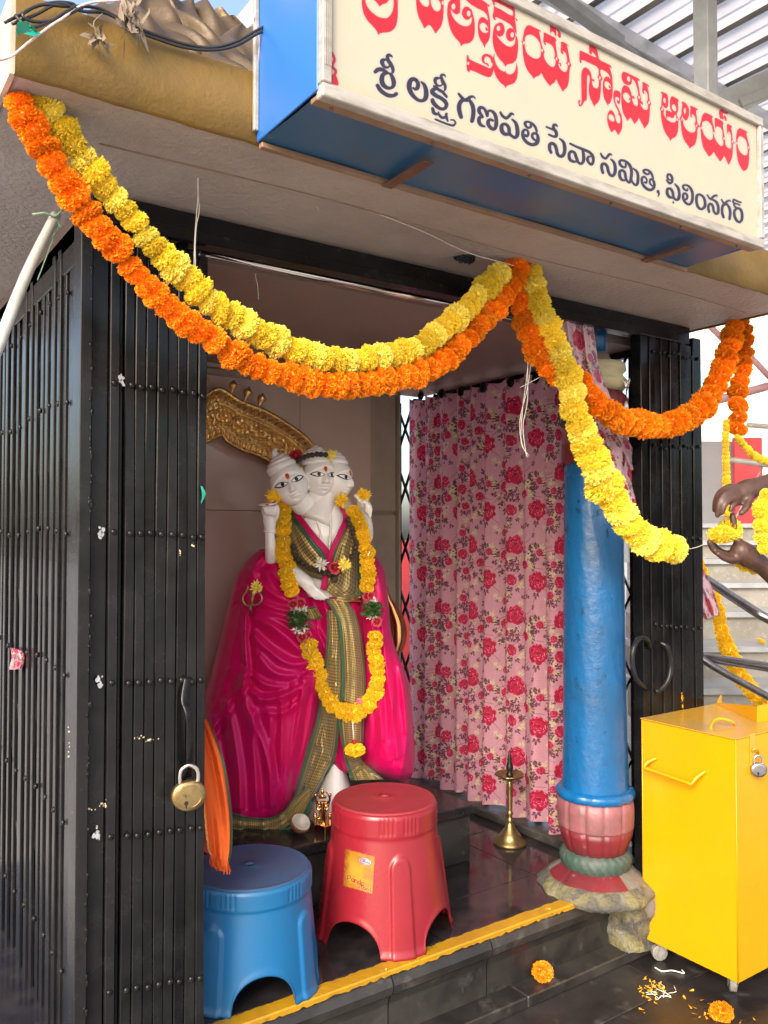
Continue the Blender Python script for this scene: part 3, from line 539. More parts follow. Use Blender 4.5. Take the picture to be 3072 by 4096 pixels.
# ---------------------------------------------------------------- printed cotton: rose pattern for the curtains
def rose_tile(W, H, wm, hm, seed, base):
    g = np.random.default_rng(seed); A = np.zeros((H, W, 3))+base
    n = vnoise(H, W, 6, seed)[..., None]; A = A*(.97+.06*n)
    k = W/wm                                                     # texels per metre
    def blob(cx, cy, rx, ry, ang, col, al=1.0, soft=.25):
        R = int(max(rx, ry)*k)+2; ix = np.arange(int(cx*k)-R, int(cx*k)+R+1); iy = np.arange(int(cy*k)-R, int(cy*k)+R+1)
        dx = (ix-cx*k)[None]; dy = (iy-cy*k)[:, None]; c, s = math.cos(ang), math.sin(ang)
        d = np.hypot((dx*c+dy*s)/(rx*k), (-dx*s+dy*c)/(ry*k)); m = np.clip((1-d)/soft, 0, 1)[..., None]*al
        sel = np.ix_(iy % H, ix % W); A[sel] = A[sel]*(1-m)+np.array(col)*m
    def line(x0, y0, x1, y1, w, col):
        L = math.hypot(x1-x0, y1-y0); nn = max(int(L/(w*.9)), 2)
        for t in np.linspace(0, 1, nn): blob(x0+(x1-x0)*t, y0+(y1-y0)*t+.004*math.sin(t*5), w, w, 0, col, .8, .6)
    PL, GR = c_(96, 50, 66), c_(196, 190, 140)
    def leaf(cx, cy, a, s, col):
        for t, da in ((1, 0), (.7, .8), (.7, -.8), (.45, 1.5), (.45, -1.5)):
            blob(cx+math.cos(a+da)*s*t*.6, cy+math.sin(a+da)*s*t*.6, s*.42*t+.001, s*.15, a+da, col, .9)
    def rose(cx, cy, R):
        R = R*.84
        for i in range(13):
            a = i*.483+g.normal()*.12; q = R*(.52+.16*g.random()); blob(cx+q*math.cos(a), cy+q*1.08*math.sin(a), R*(.34+.14*g.random()), R*(.26+.12*g.random()), a+g.normal()*.4, c_(150+g.integers(0, 34), 18, 56), 1, .15)
        blob(cx, cy, R*.62, R*.66, 0, c_(176, 24, 66))
        for i in range(30):
            a = g.random()*6.28; q = R*.86*math.sqrt(g.random()); ta = a+1.57+g.normal()*.5; x, y = cx+q*math.cos(a), cy+q*math.sin(a); L = R*(.10+.20*g.random())
            blob(x, y, L, L*.34, ta, c_(112, 6, 34), .85); blob(x+.16*L*math.cos(a), y+.16*L*math.sin(a)-.25*L, L*.95, L*.26, ta, c_(222, 62, 108), .9)
            if i % 2: blob(x, y-.42*L, L*.7, L*.12, ta, c_(246, 176, 192), .85)
        blob(cx-.05*R, cy-.1*R, R*.17, R*.13, g.random()*3, c_(126, 8, 38), .9)
    roses = [(.06, .07, .048), (.25, .215, .048), (.165, .115, .028), (.325, .075, .030), (.075, .215, .027), (.165, .02, .020), (.345, .235, .014), (.01, .15, .022), (.24, .10, .018), (.15, .19, .020), (.10, .145, .016), (.31, .15, .022), (.115, .265, .018)]
    for i, (x, y, R) in enumerate(roses):
        x2, y2, _ = roses[(i*3+2) % len(roses)]; dx = ((x2-x+wm/2) % wm)-wm/2; dy = ((y2-y+hm/2) % hm)-hm/2
        f = min(1, .085/max(math.hypot(dx, dy), .01)); line(x, y, x+dx*f, y+dy*f, .0012, PL)
        for q in range(9):
            a = g.random()*6.28; d = R*(1.0+g.random()*.7); leaf(x+math.cos(a)*d, y+math.sin(a)*d, a, .016+.010*g.random(), PL if q % 3 else GR)
        for q in range(4):
            a = g.random()*6.28; d = R*1.9+.01*g.random(); line(x+math.cos(a)*R, y+math.sin(a)*R, x+math.cos(a)*d, y+math.sin(a)*d, .001, PL); leaf(x+math.cos(a)*d, y+math.sin(a)*d, a, .011, PL)
    for x, y, R in roses: rose(x, y, R)
    return A
ROSE = image_from('rose_print', rose_tile(560, 450, .36, .29, 5, c_(190, 138, 153)))
ROSE2 = image_from('rose_print_satin', rose_tile(560, 450, .36, .29, 5, c_(206, 168, 186)))
# brocade: green edge | gold check | motif rows | gold check | green edge (u across, v along)
def brocade(W=256, H=128):
    Y_, X_ = np.mgrid[0:H, 0:W]; u = X_/W; v = Y_/H; A = np.zeros((H, W, 3))+c_(70, 62, 38)
    edge = (u < .10) | (u > .93); A[edge] = c_(34, 84, 52)
    thin = ((u > .13) & (u < .20)) | ((u > .85) & (u < .90)); ck = ((X_//4+Y_//8) % 2 == 0); A[thin & ck] = c_(206, 176, 96); A[thin & ~ck] = c_(92, 78, 36)
    mid = (u > .22) & (u < .83); nx, ny = 9, 4
    fu = ((u-.22)/.61*nx) % 1-.5; fv = (v*ny) % 1-.5; d = np.hypot(fu, fv)
    A[mid & (d < .44)] = c_(196, 168, 98); A[mid & (d < .26)] = c_(120, 100, 48); A[mid & (d < .15)] = c_(226, 200, 130)
    return A
BROC = image_from('brocade_weave', brocade())
M['brocade'] = print_mat('gold_brocade', BROC, rough=.45, metal_from=.40, bump=.25, bscale=500, sheen=.3, dirt=((.05, .03, .015, 1), 9, .5, .7, .6))
def K(z): return z+CAMZ
FZ = .225; LZ = .035; SOF = 2.175; GY = 1.87           # shrine floor, ledge, soffit heights; plane of the gates
# ================================================================ SETTING: ground, pavement, shrine floor
b = MB(); b.add([(-60,-60,-.022),(60,-60,-.022),(60,60,-.022),(-60,60,-.022)], [(0,1,2,3)])
struct(b.build('ground', M['outer_ground']))
pave = bpy.data.objects.new('pavement', None); COL.objects.link(pave); struct(pave)
yj = float(onZ(2600, 4000, 0)[1])
slab_me = None
def copies(mb_fn, name, mat, spots, parent, smooth=False):
    """alike pieces: one mesh, many objects"""
    out = []; me = None
    for p in spots:
        if me is None: o = mb_fn().build(name, mat, parent, smooth); me = o.data; o.location = Vector(p)-(parent.location if parent else Vector())
        else:
            o = bpy.data.objects.new(name, me); COL.objects.link(o); o.parent = parent; o.location = Vector(p)-(parent.location if parent else Vector())
        out.append(o)
    return out
def slab_tile():
    return MB().box((-.4485,-.2985,-.02), (.4485,.2985,0), bev=.002)
rows = [(yj+.3), (yj-.3), (yj-.9)]
sp = [(x*.9+.35*(i % 2), y, 0) for i, y in enumerate(rows) for x in range(1, 6)]
copies(slab_tile, 'paving_slab', M['pave'], sp, pave)
# raised ledge at the foot of the step
ledge = bpy.data.objects.new('ledge', None); COL.objects.link(ledge); struct(ledge)
def ledge_st(): return MB().box((-.449,1.84,-.0), (.449,1.93,LZ), bev=.004)
copies(ledge_st, 'ledge_stone', M['granite_worn'], [(x, 0, 0) for x in (.45, 1.35, 2.25, 3.15)], ledge)
# step: moulded stones with a painted edge
step = bpy.data.objects.new('step', None); COL.objects.link(step); struct(step)
prof = [(1.915,.036),(1.915,.125),(1.908,.150),(1.892,.162),(1.888,.185),(1.894,.2),(1.90,.206),(1.90,.221),(1.93,.221),(2.05,.221),(2.05,.036)]
def moulding(x0, x1):
    mb = MB(); G = np.array([[(x, y, z) for (y, z) in prof+[prof[0]]] for x in np.linspace(x0, x1, 2)])
    mb.grid(G); k = len(prof); mb.F.append(tuple(range(k))); mb.M.append(0); mb.F.append(tuple(k+1+j for j in range(k-1, -1, -1))); mb.M.append(0); return mb
for x0, x1 in ((.30,.803),(.808,1.338),(1.343,1.70),(1.705,2.25)): moulding(x0, x1).build('step_stone', M['granite_worn'], step)
mb = MB(); n = 160; xs = np.linspace(.3, 2.135, n); g_ = []
for i, x in enumerate(xs):
    w = .0012*math.sin(x*61)+.0008*math.sin(x*143+1)+.0012*rng.standard_normal()
    g_.append([(x, 1.8975, .2085+abs(w)*2.5), (x, 1.8965, .2225), (x, 1.8995, .2262), (x, 1.943+w, .2262), (x, 1.9434+w, .2252)])
mb.grid(np.array(g_)); yl = mb.build('painted_edge', M['yellow_line'], step, smooth=False); yl['label'] = 'worn yellow painted edge of the step'
# polished floor tiles
floor = bpy.data.objects.new('floor', None); COL.objects.link(floor); struct(floor)
MB().box((.3,2.04,.19), (2.6,3.3,.2195)).build('floor_bed', M['grout'], floor)
jy = float(onZ(1478, 3710, FZ)[1])
def ftile(x0, x1, y0, y1): return MB().box((x0+.0012,y0+.0012,.2), (x1-.0012,y1-.0012,FZ), bev=.001)
xs = [.30,.86,1.56,2.12,2.62]; ys = [1.947, jy, jy+.42, 3.30]
for i in range(len(xs)-1):
    for j in range(len(ys)-1): ftile(xs[i], xs[i+1], ys[j], ys[j+1]).build('floor_tile', M['granite'], floor)

# ================================================================ SHRINE BUILDING
bl = thing('shrine_building', 'small shrine with a brown underside roof slab, ochre fascia and brown tiled back wall', 'shrine', (.28, 1.44, 0))
XL, XR, YF = .268, 2.672, 1.437
mb = MB(); n, m_ = 60, 24; G = np.zeros((n, m_, 3))
mb.box((XL, YF, SOF), (XR, 3.4, SOF+.13), bev=.006); mb.build('roof_slab', M['soffit'], bl)
# rough plaster lip drawn along the soffit (drip line)
mb = MB(); P = [(x, 1.60+.012*math.sin(x*5), SOF-.001) for x in np.linspace(.45, 2.6, 40)]; mb.tube(P, .0022, 5); mb.build('drip_line', M['brown_lip'], bl)
mb = MB(); n = 90; xs = np.linspace(XL-.004, XR+.004, n); G = []
for x in xs:
    e = .0009*math.sin(x*40)+.0008*math.sin(x*97)
    G.append([(x, YF, SOF-.006+e), (x, YF-.010, SOF-.004+e), (x, YF-.012, SOF+.06), (x, YF-.011, SOF+.128+e), (x, YF+.02, SOF+.137+e), (x, YF+.09, SOF+.137)])
mb.grid(np.array(G)); mb.build('fascia', M['gold_paint'], bl, smooth=True)
MB().box((XL-.010, YF+.0, SOF-.004), (XL-.0015, 3.4, SOF+.134)).build('side_fascia', M['beige'], bl)
MB().box((XR+.0015, YF, SOF-.004), (XR+.010, 3.4, SOF+.134)).build('side_fascia', M['gold_paint'], bl)
# swelling relief roof behind the fascia: petals of a big lotus moulding
def petal_relief(cx, cy, z0, w, h, lean, seed):
    mb = MB(); n, m_ = 40, 30; G = np.zeros((n, m_, 3)); g = np.random.default_rng(seed)
    for i in range(n):
        v = i/(n-1)
        for j in range(m_):
            u = j/(m_-1)*2-1; ww = w*(math.sin(math.pi*min(v*.75+.18, 1)))**.7
            d = .10*math.sqrt(max(0, 1-u*u))*(1-.4*v)+.014*math.sin(u*9+v*6+seed)+.01*math.sin(v*17+u*4)
            G[i, j] = (cx+u*ww+lean*v*v, cy-d+.22*v, z0+h*v)
    mb.grid(G); return mb
MB().box((.34, 1.60, SOF+.13), (2.6, 3.3, SOF+.22), bev=.01).build('roof_plinth', M['relief'], bl)
for i, (cx, w, h, ln, cy) in enumerate(((.56,.13,.30,.05,1.60),(.70,.12,.26,-.06,1.57),(.82,.13,.32,.04,1.62),(1.0,.14,.30,.0,1.60),(.62,.16,.40,.10,1.72),(.86,.18,.42,-.05,1.74))):
    petal_relief(cx, cy, SOF+.135, w, h, ln, i+1).build('relief_petal', M['relief'], bl, smooth=True)
# gilded scroll ornaments on the roof edge
def scroll(c, r, turns, axis, thick, flip=1):
    P = []; R_ = []
    for t in np.linspace(0, 1, 40):
        a = turns*2*math.pi*t; q = r*(1-t*.85); P.append((c[0]+flip*q*math.cos(a), c[1]-.012*t, c[2]+q*math.sin(a))); R_.append(thick*(1-.4*t))
    return P, R_
mb = MB()
for cx, cz, r_, f_ in ((1.36, 2.56, .06, 1), (1.30, 2.60, .05, -1), (1.42, 2.545, .035, -1), (.60,2.50,.05,1)):
    P, R_ = scroll((cx, 1.47, cz), r_, 1.6, 0, .014, f_); mb.tube(P, R_, 8)
mb.ball((1.36,1.47,2.53), (.05,.035,.06), 12, 10); mb.box((1.28,1.46,2.3), (1.44,1.52,2.50), bev=.01)
mb.build('gilded_scroll', M['gold'], bl, smooth=True)
# inside: ceiling, back wall panels, corner trim, side lintel
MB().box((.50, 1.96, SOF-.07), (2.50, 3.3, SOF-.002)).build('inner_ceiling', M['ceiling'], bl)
wy = 3.1; zs = [.225, .85, float(onY(1200, 2046, wy)[2]), 2.11]; xs = [.42, .95, 1.48, 2.05]
xs = [.54, float(onY(1200,1700,wy)[0])-.62, float(onY(1200,1700,wy)[0]), 2.075]
for i in range(3):
    for j in range(3): MB().box((xs[i]+.001, wy, zs[j]+.001), (xs[i+1]-.001, wy+.05, zs[j+1]-.001), bev=.0012).build('wall_tile', M['wall'], bl)
for j in range(3): MB().box((2.077, wy-.006, zs[j]+.001), (2.218, wy+.05, zs[j+1]-.001), bev=.012).build('wall_tile', M['trim'], bl)
MB().box((.54, wy+.052, .2), (2.22, wy+.12, SOF-.07)).build('wall_core', M['beige'], bl)
MB().box((2.222, wy-.01, .2), (2.232, wy+.12, SOF-.07)).build('wall_edge_trim', M['trim'], bl)
mb = MB(); mb.box((.5, wy-.03, 2.055), (2.21, wy-.002, 2.085), bev=.008); mb.build('wall_moulding', M['trim'], bl)
# dark stone dais the statue stands on
da = thing('stone_dais', 'low black stone dais under the draped statue, its front worn and dusty', 'platform', (1.3, 2.35, FZ))
MB().box((.56, 2.36, FZ+.001), (2.02, wy-.005, .395), bev=.004).build('dais_block', M['granite_worn'], da)
MB().box((.55, 2.345, .397), (1.18, wy-.004, .432), bev=.004).build('dais_top', M['granite'], da)
MB().box((1.182, 2.345, .397), (2.03, wy-.004, .432), bev=.004).build('dais_top', M['granite'], da)
# kerb of dark stone below the curtain
mb = MB().box((2.36, 1.95, FZ+.001), (2.47, 3.3, .262), bev=.006); tag(mb.build('stone_kerb', M['granite_worn']), 'dusty dark stone kerb along the floor under the rose print curtain', 'kerb')

# ================================================================ GATE FRAME
gf = thing('gate_frame', 'black steel frame and header bar above the shrine opening', 'gate frame', (.52, GY, FZ))
MB().box((.50, GY-.035, 2.112), (2.62, GY+.028, SOF-.002), bev=.003).build('header_bar', M['black'], gf)
MB().box((.56, GY-.06, 2.098), (2.30, GY-.037, 2.124), bev=.002).build('header_lip', M['black'], gf)
MB().box((.50, GY+.05, 2.05), (.535, 3.15, 2.15), bev=.003).build('side_rail', M['black'], gf)
MB().box((2.49, GY+.05, 2.08), (2.525, 3.15, 2.15), bev=.003).build('side_rail', M['black'], gf)
rod = MB(); p0 = onY(780, 1004, 1.925); p1 = onY(2200, 1300, 1.925); rod.tube([p0, p1], .0125, 16); tag(rod.build('curtain_rod', M['steel'], smooth=True), 'bare stainless steel curtain rod under the header bar', 'rod')

# ================================================================ LEFT FRONT COLLAPSIBLE GATE (closed bundle of channels)
lg = thing('folding_gate', 'black folding gate bunched shut at the left of the opening, padlocked strap on it', 'gate', (.62, GY, 0), 'folding gates of the shrine')
ex = [float(onY(x, 1700, GY)[0]) for x in (304, 352, 424, 466, 488, 530, 572, 614, 657, 697, 737, 779, 814)]
zb, zt = .23, 2.105
def channel(x0, x1, y0, y1, z0, z1, wob=0):
    """a C-shaped steel channel, rolled edges, open side back"""
    mb = MB(); r = min(.0016, (x1-x0)*.15); t = .003
    sec = [(x0, y1), (x0, y0+r), (x0+r, y0), (x1-r, y0), (x1, y0+r), (x1, y1), (x1-t, y1), (x1-t, y0+t+r), (x0+t, y0+t+r), (x0+t, y1)]
    zz = np.linspace(z0, z1, 14); G = np.array([[(x+wob*(math.sin(z*3+x*50)*.0012+math.sin(z*7.3+x*310)*.0008), y, z) for x, y in sec] for z in zz]); mb.grid(G, cv=True); return mb
channel(ex[0], ex[1], GY-.03, GY+.03, zb-.03, 2.12).build('gate_post', M['black'], lg)
MB().box((ex[1]+.001, GY-.016, zb), (ex[2], GY+.02, 2.11), bev=.003).build('flat_bar', M['black'], lg)
MB().box((ex[1]+.002, GY+.0215, zb), (ex[12]-.002, GY+.028, 2.09)).build('gap_backing', M['black'], lg)  # black sheet added behind the slats so the gaps between them look dark
channel(ex[2]+.0015, ex[3]-.001, GY-.024, GY+.012, zb, zt).build('slat', M['black'], lg)
channel(ex[3]+.004, ex[4]-.001, GY-.006, GY+.014, zb, zt-.02).build('slat', M['black'], lg)
for i in range(4, 12): channel(ex[i]+.0010, ex[i+1]-.0008, GY-.02-.0016*(i % 2), GY+.014, zb, zt-.012*((i*7) % 3), 1).build('slat', M['black'], lg)
def weld_bead(n_, z0, z1, x, y, r):
    mb = MB(); 
    for i in range(n_):
        z = z0+(z1-z0)*rng.random(); mb.ball((x+rng.normal()*.002, y, z), (r*(.6+rng.random()), r*.5, r*(1+2*rng.random())), 6, 5)
    return mb
w = weld_bead(60, .25, 2.05, ex[1]-.001, GY-.03, .003); w.add(*[np.vstack(weld_bead(26, .3, 2.0, ex[3], GY-.022, .0035).V), weld_bead(0,0,0,0,0,0).F]) if False else None
wo = w.build('weld_bead', M['black'], lg, smooth=True); wo['kind'] = 'stuff'
# silver splashes of primer at the welds
def splat(n_, cx, cz, sx, sz, y, r0):
    mb = MB()
    for i in range(n_):
        x = cx+rng.normal()*sx; z = cz+rng.normal()*sz; k = rng.integers(5, 8); r = r0*(.3+rng.random()); an = rng.random()*6
        V = [(x+r*(.5+rng.random())*math.cos(an+6.28*q/k), y-.0004*i/n_, z+r*(.6+1.3*rng.random())*math.sin(an+6.28*q/k)) for q in range(k)]; mb.add(V, [tuple(range(k))])
    return mb
M['primer'] = pm('silver_primer_splash', (.45, .47, .5, 1), (.3, .31, .33, 1), 90, rough=.3, metal=.4)
M['paintdrip'] = pm('pale_paint_drip', (.62, .5, .3, 1), (.4, .34, .26, 1), 60, rough=.6)
mb = splat(14, ex[3]+.002, K(.345), .003, .006, GY-.0262, .0035); 
for (x, y) in ((405,2130),(395,2720),(392,3335)):
    p = onY(x, y, GY-.0262); m2 = splat(14, p[0], p[2], .003, .008, GY-.0262, .0035); mb.add(np.vstack(m2.V), m2.F)
mb.build('primer_splash', M['primer'], lg)['kind'] = 'stuff'
mb = MB()
for (x, y, sx, sz, n_) in ((330,3245,.012,.0015,12),(418,3215,.006,.005,9),(720,2210,.001,.008,8),(565,2950,.006,.003,6),(600,2960,.012,.0008,10),(345,3310,.008,.004,5),(275,3000,.001,.03,6),(770,2180,.003,.004,6)):
    p = onY(x, y, GY-.0268); m2 = splat(n_, p[0], p[2], sx, sz, GY-.0268, .0016); mb.add(np.vstack(m2.V), m2.F)
mb.build('paint_scratches', M['paintdrip'], lg)['kind'] = 'stuff'
# rivets
def rivet(): return MB().ball((0,0,0), (.0072,.005,.0072), 10, 7)
rv = []
cxs = [(ex[2]+ex[3])/2]+[(ex[i]+ex[i+1])/2 for i in range(4, 12)]
for px0, y0, y1 in ((449, 1537, 1585), (435, 2127, 2148), (428, 2727, 2714), (411, 3344, 3299), (400, 3960, 3890), (449, 965, 1030)):
    za, zc = onY(px0, y0, GY)[2], onY(797, y1, GY)[2]
    for k, x in enumerate(cxs): rv.append((x+.001*rng.normal(), GY-.024-.002*(k % 2), za+(zc-za)*k/8+.0015*rng.normal()))
copies(rivet, 'rivet', M['black'], rv, lg, True)
mb = MB(); P = [onY(752,2708,GY-.026), onY(738,2800,GY-.036), onY(752,2850,GY-.052), onY(762,2960,GY-.056), onY(757,3050,GY-.046), onY(748,3105,GY-.034)]
mb.tube(P, [.010,.010,.009,.009,.010,.013], 10, 26, flat=.45); hd = mb.build('pull_strap', M['black'], lg, smooth=True); hd['label'] = 'curved black pull strap'
mb = MB(); G = []
for s in np.linspace(0, 1, 8):
    G.append([onY(802+6*math.sin(s*3)+w_*(1-abs(s-.4)*1.4), 1945+68*s, GY-.026-.002*math.sin(s*5)) for w_ in (0, 8, 16)])
mb.grid(np.array(G)); tp = mb.build('tape_scrap', M['teal_tape'], lg); tp['label'] = 'scrap of teal tape stuck on the gate edge'
# padlock
def padlock(name, label, c, rb, th, shk, mat_b, ax, keyhole=True, hx=.5):
    t_ = thing(name, label, 'padlock', c); c = np.array(c, float); ax = np.array(ax, float); ax /= np.linalg.norm(ax); sd = np.cross(ax, [0,0,1]); sd /= np.linalg.norm(sd); up = np.array([0,0,1.])
    mb = MB(); prof_ = [(0,-th),(.7,-th),(.92,-th*.9),(1.0,-th*.6),(1.02,0),(1.0,th*.6),(.92,th*.9),(.7,th),(0,th)]
    V = []; sg = 36
    for rr, d in prof_:
        for j in range(sg):
            an = 2*math.pi*j/sg; e = 1-.06*max(0, math.sin(an))**6; V.append(c+ax*d+(sd*math.cos(an)*1.03+up*math.sin(an)*.92*e)*rr*rb)
    mb.add(V, grid_faces(len(prof_), sg, False, True)); mb.build('lock_body', mat_b, t_, smooth=True)
    s2 = MB(); P = [c+sd*(-.52*rb)+up*.7*rb, c+sd*(-.54*rb)+up*1.15*rb, c+sd*(-.42*rb)+up*(1.55)*rb, c+up*1.78*rb, c+sd*.42*rb+up*1.55*rb, c+sd*.54*rb+up*1.15*rb, c+sd*.52*rb+up*.7*rb]
    s2.tube(P, shk, 12, 30); s2.build('shackle', M['steel'], t_, smooth=True)
    if keyhole:
        k2 = MB(); q = c+ax*(th+.0006)+up*(-.38*rb)+sd*(.18*rb); k2.tube([q, q+ax*.0008], rb*.13, 16); k2.box(q+ax*.0009-sd*.0012-up*.30*rb, q+ax*.0012+sd*.0012, 0); k2.build('keyhole', M['kohl'], t_)
        r2 = MB(); P = [c+ax*(th-.0002)+sd*math.cos(a_)*.72*rb+up*math.sin(a_)*.66*rb for a_ in np.linspace(0, 6.283, 40)]; r2.tube(P, .0005, 5, closed=True); r2.build('engraved_ring', M['brass'], t_)
    return t_
lc = onY(755, 3180, GY-.066); padlock('padlock', 'large round brass padlock with steel shackle hanging on the left gate strap', lc, .0375, .0115, .0048, M['brass'], (-.25, -1, 0))

# ================================================================ LEFT SIDE GATE, running back from the corner
sg_ = thing('folding_gate', 'black folding gate half stretched down the left side, lattice bars behind its upright channels', 'gate', (.52, 1.95, 0), 'folding gates of the shrine')
SXp = .517; ys_ = [1.955, 2.03, 2.115, 2.205, 2.31, 2.43, 2.56, 2.69, 2.82, 2.95, 3.08]
def side_ch():
    mb = MB(); z0, z1 = .0, 2.12
    for dx in (-.016, .006): mb.box((dx, -.013, z0), (dx+.010, .013, z1), bev=.002)
    return mb
copies(side_ch, 'slat', M['black'], [(SXp+.004*math.sin(k*2.3), y, 0) for k, y in enumerate(ys_+[(p+q)/2+.012 for p, q in zip(ys_[:-1], ys_[1:])])], sg_)
rows_ = [.40, .84, 1.28, 1.425, 1.72, 1.98]
copies(lambda: MB().ball((0,0,0), (.006,.0075,.0075), 8, 6), 'rivet', M['black'], [(SXp-.019, y, z+.01*math.sin(y*9)) for y in ys_ for z in (.42,.76,1.10,1.43,1.74,2.0)], sg_, True)
lat = MB()
for i in range(len(ys_)-1):
    for (z0, z1) in ((.42,.76),(.76,1.10),(1.10,1.43),(1.43,1.74),(1.74,2.0)):
        for sgn in (0, 1):
            A_ = np.array([SXp-.002+.005*sgn, ys_[i], z0 if sgn else z1]); B_ = np.array([SXp-.002+.005*sgn, ys_[i+1], z1 if sgn else z0])
            lat_o = MB().tube([A_, B_], .0085, 4, flat=.3); lat_o.build('lattice_bar', M['black'], sg_)
# what one sees through it: curtain and rolled sheet standing inside
mb = MB(); G = []
for y in np.linspace(2.0, 3.05, 90): G.append([(.66+.022*math.sin(y*46), y, z) for z in np.linspace(.35, 2.08, 12)])
G = np.array(G); uu = np.stack(np.meshgrid(np.linspace(0, 1.2/.36, 90), np.linspace(0, 1.73/.29, 12), indexing='ij'), -1)
mb.grid(G, uu); M['rosecloth'] = print_mat('rose_print_cotton', ROSE, rough=.75, trans=.35, bump=.15, bscale=700)
tag(mb.build('curtain', M['rosecloth'], smooth=True), 'rose print curtain glimpsed behind the left side gate', 'curtain')
M['paper'] = pm('yellowed_paper', (.62, .58, .30, 1), (.5, .46, .2, 1), 8, rough=.7); M['paperw'] = pm('white_paper', (.6, .58, .56, 1), (.45, .4, .42, 1), 9, rough=.7)
def sheet(x, y0, y1, z0, z1, tilt):
    G = [[(x+tilt*t+.01*math.sin(s*7), y0+(y1-y0)*s+.02*t, z0+(z1-z0)*t) for s in np.linspace(0, 1, 6)] for t in np.linspace(0, 1, 8)]; return MB().grid(np.array(G))
tag(sheet(.60, 2.25, 2.52, .28, 1.0, .02).build('poster_roll', M['paper'], smooth=True), 'pale yellow sheet leaning inside the left side gate', 'sheet')
tag(sheet(.585, 2.62, 2.75, .4, 1.15, .01).build('paper_sheet', M['paperw'], smooth=True), 'white sheet of paper leaning behind the left side gate', 'paper')
mb = MB(); G = []
for t in np.linspace(0, 1, 10): G.append([onX(40+52*s+6*math.sin(t*4), 2590+88*t+14*s*(1-t), SXp-.024-.012*math.sin(s*3.1)) for s in np.linspace(0, 1, 8)])
mb.grid(np.array(G), np.stack(np.meshgrid(np.linspace(.2,.5,10), np.linspace(.1,.5,8), indexing='ij'), -1)); tag(mb.build('cloth_scrap', M['rosecloth'], smooth=True), 'torn scrap of rose print cloth caught in the left side gate bars', 'cloth scrap')

# ================================================================ RIGHT FRONT GATE
rg = thing('folding_gate', 'black folding gate bunched at the right end, standing behind the yellow donation box', 'gate', (2.45, GY, 0), 'folding gates of the shrine')
rx = [float(onY(x, 1700, GY)[0]) for x in (2540, 2570, 2597, 2617, 2634, 2653, 2672, 2693, 2719, 2744, 2778)]
for i in range(10):
    top = 2.14-(0 if i in (0, 9) else .012+.010*(i % 3))
    channel(rx[i]+.0015, rx[i+1]-.0022, GY-.026-.005*(i % 2), GY+.016, .23, top, 1).build('slat' if i not in (0, 9) else 'gate_post', M['black'], rg)
rv = []
for y0, y1 in ((1420, 1440), (1785, 1795), (2148, 2155), (2500, 2502)):
    za, zc = onY(2597, y0, GY)[2], onY(2765, y1, GY)[2]
    for k in range(1, 10): x = (rx[k]+rx[k+1 if k < 9 else 10])/2; rv.append((x, GY-.036, za+(zc-za)*(k-1)/8+.004*rng.normal()))
copies(rivet, 'rivet', M['black'], rv, rg, True)
mb = MB(); q = lambda x, y, d: onY(x, y, GY-d)
mb.tube([q(2600,2590,.03), q(2590,2560,.05), q(2560,2552,.055), q(2535,2590,.06), q(2530,2650,.06), q(2545,2715,.06), q(2580,2750,.05)], .0085, 8, 30)
mb.tube([q(2640,2570,.04), q(2668,2590,.06), q(2682,2660,.06), q(2672,2720,.06), q(2640,2760,.05), q(2622,2765,.045)], .0085, 8, 30); mb.build('pull_handle', M['black'], rg, smooth=True)
mb = splat(14, *[float(v) for v in onY(2728,2795,GY-.037)[[0,2]]], .004, .014, GY-.037, .004); m3 = mb.build('paint_smear', M['yellow'], rg); m3['kind'] = 'stuff'
# lattice gate along the right side, behind the curtain
rs = thing('folding_gate', 'black lattice gate along the right side seen beside and through the rose curtain', 'gate', (2.5, 2.0, 0), 'folding gates of the shrine')
yy_ = np.arange(2.0, 4.3, .165)
copies(lambda: MB().box((-.012,-.012,.23), (.012,.012,2.1), bev=.002), 'slat', M['black'], [(2.505, y, 0) for y in yy_], rs)
for i in range(len(yy_)-1):
    for z0 in np.arange(.30, 1.9, .30):
        for sgn in (0, 1): MB().tube([(2.485+.006*sgn, yy_[i], z0 if sgn else z0+.3), (2.485+.006*sgn, yy_[i+1], z0+.3 if sgn else z0)], .009, 4, flat=.3).build('lattice_bar', M['black'], rs)

# ================================================================ SIGN BOX
sb = thing('sign_box', 'cream sign box in blue sheet metal with red and dark blue Telugu lettering', 'sign', (.7, 1.19, 2.158))
X0, X1, Z0, Z1, YS, YB = SX0, SX1, SZ0, SZ1, SYF, 1.424
mb = MB(); G = np.array([[(x, YS, z) for x in np.linspace(X0, X1, 2)] for z in (Z1, Z0)]); mb.grid(G, np.array([[(0,1),(1,1)],[(0,0),(1,0)]]).astype(float)); 
mb.build('face_panel', M['sign_face'], sb)
f_ = .021; y0 = YS-.009
MB().box((X0-.004, y0, Z0-.003), (X1+.004, YS+.012, Z0+f_), bev=.002).build('frame_strip', M['alu'], sb)
MB().box((X0-.004, y0, Z1-f_*.8), (X1+.004, YS+.012, Z1+.006), bev=.002).build('frame_strip', M['alu'], sb)
MB().box((X0-.0045, y0-.0005, Z0+f_+.001), (X0+.014, YS+.012, Z1-f_*.8-.001), bev=.002).build('frame_strip', M['alu'], sb)
MB().box((X1-.012, y0-.0005, Z0+f_+.001), (X1+.0045, YS+.012, Z1-f_*.8-.001), bev=.002).build('frame_strip', M['alu'], sb)
for k in range(4): 
    mb = MB().box((X0+.0+.0035*k, y0-.002, Z0+.05), (X0+.0012+.0035*k, y0-.0004, Z1-.03)); mb.build('frame_ridge', M['alu'], sb)
MB().box((X0-.0065, YS+.006, Z0+.012), (X0-.002, YB, Z1+.004), bev=.001).build('side_sheet', M['sign_blue'], sb)
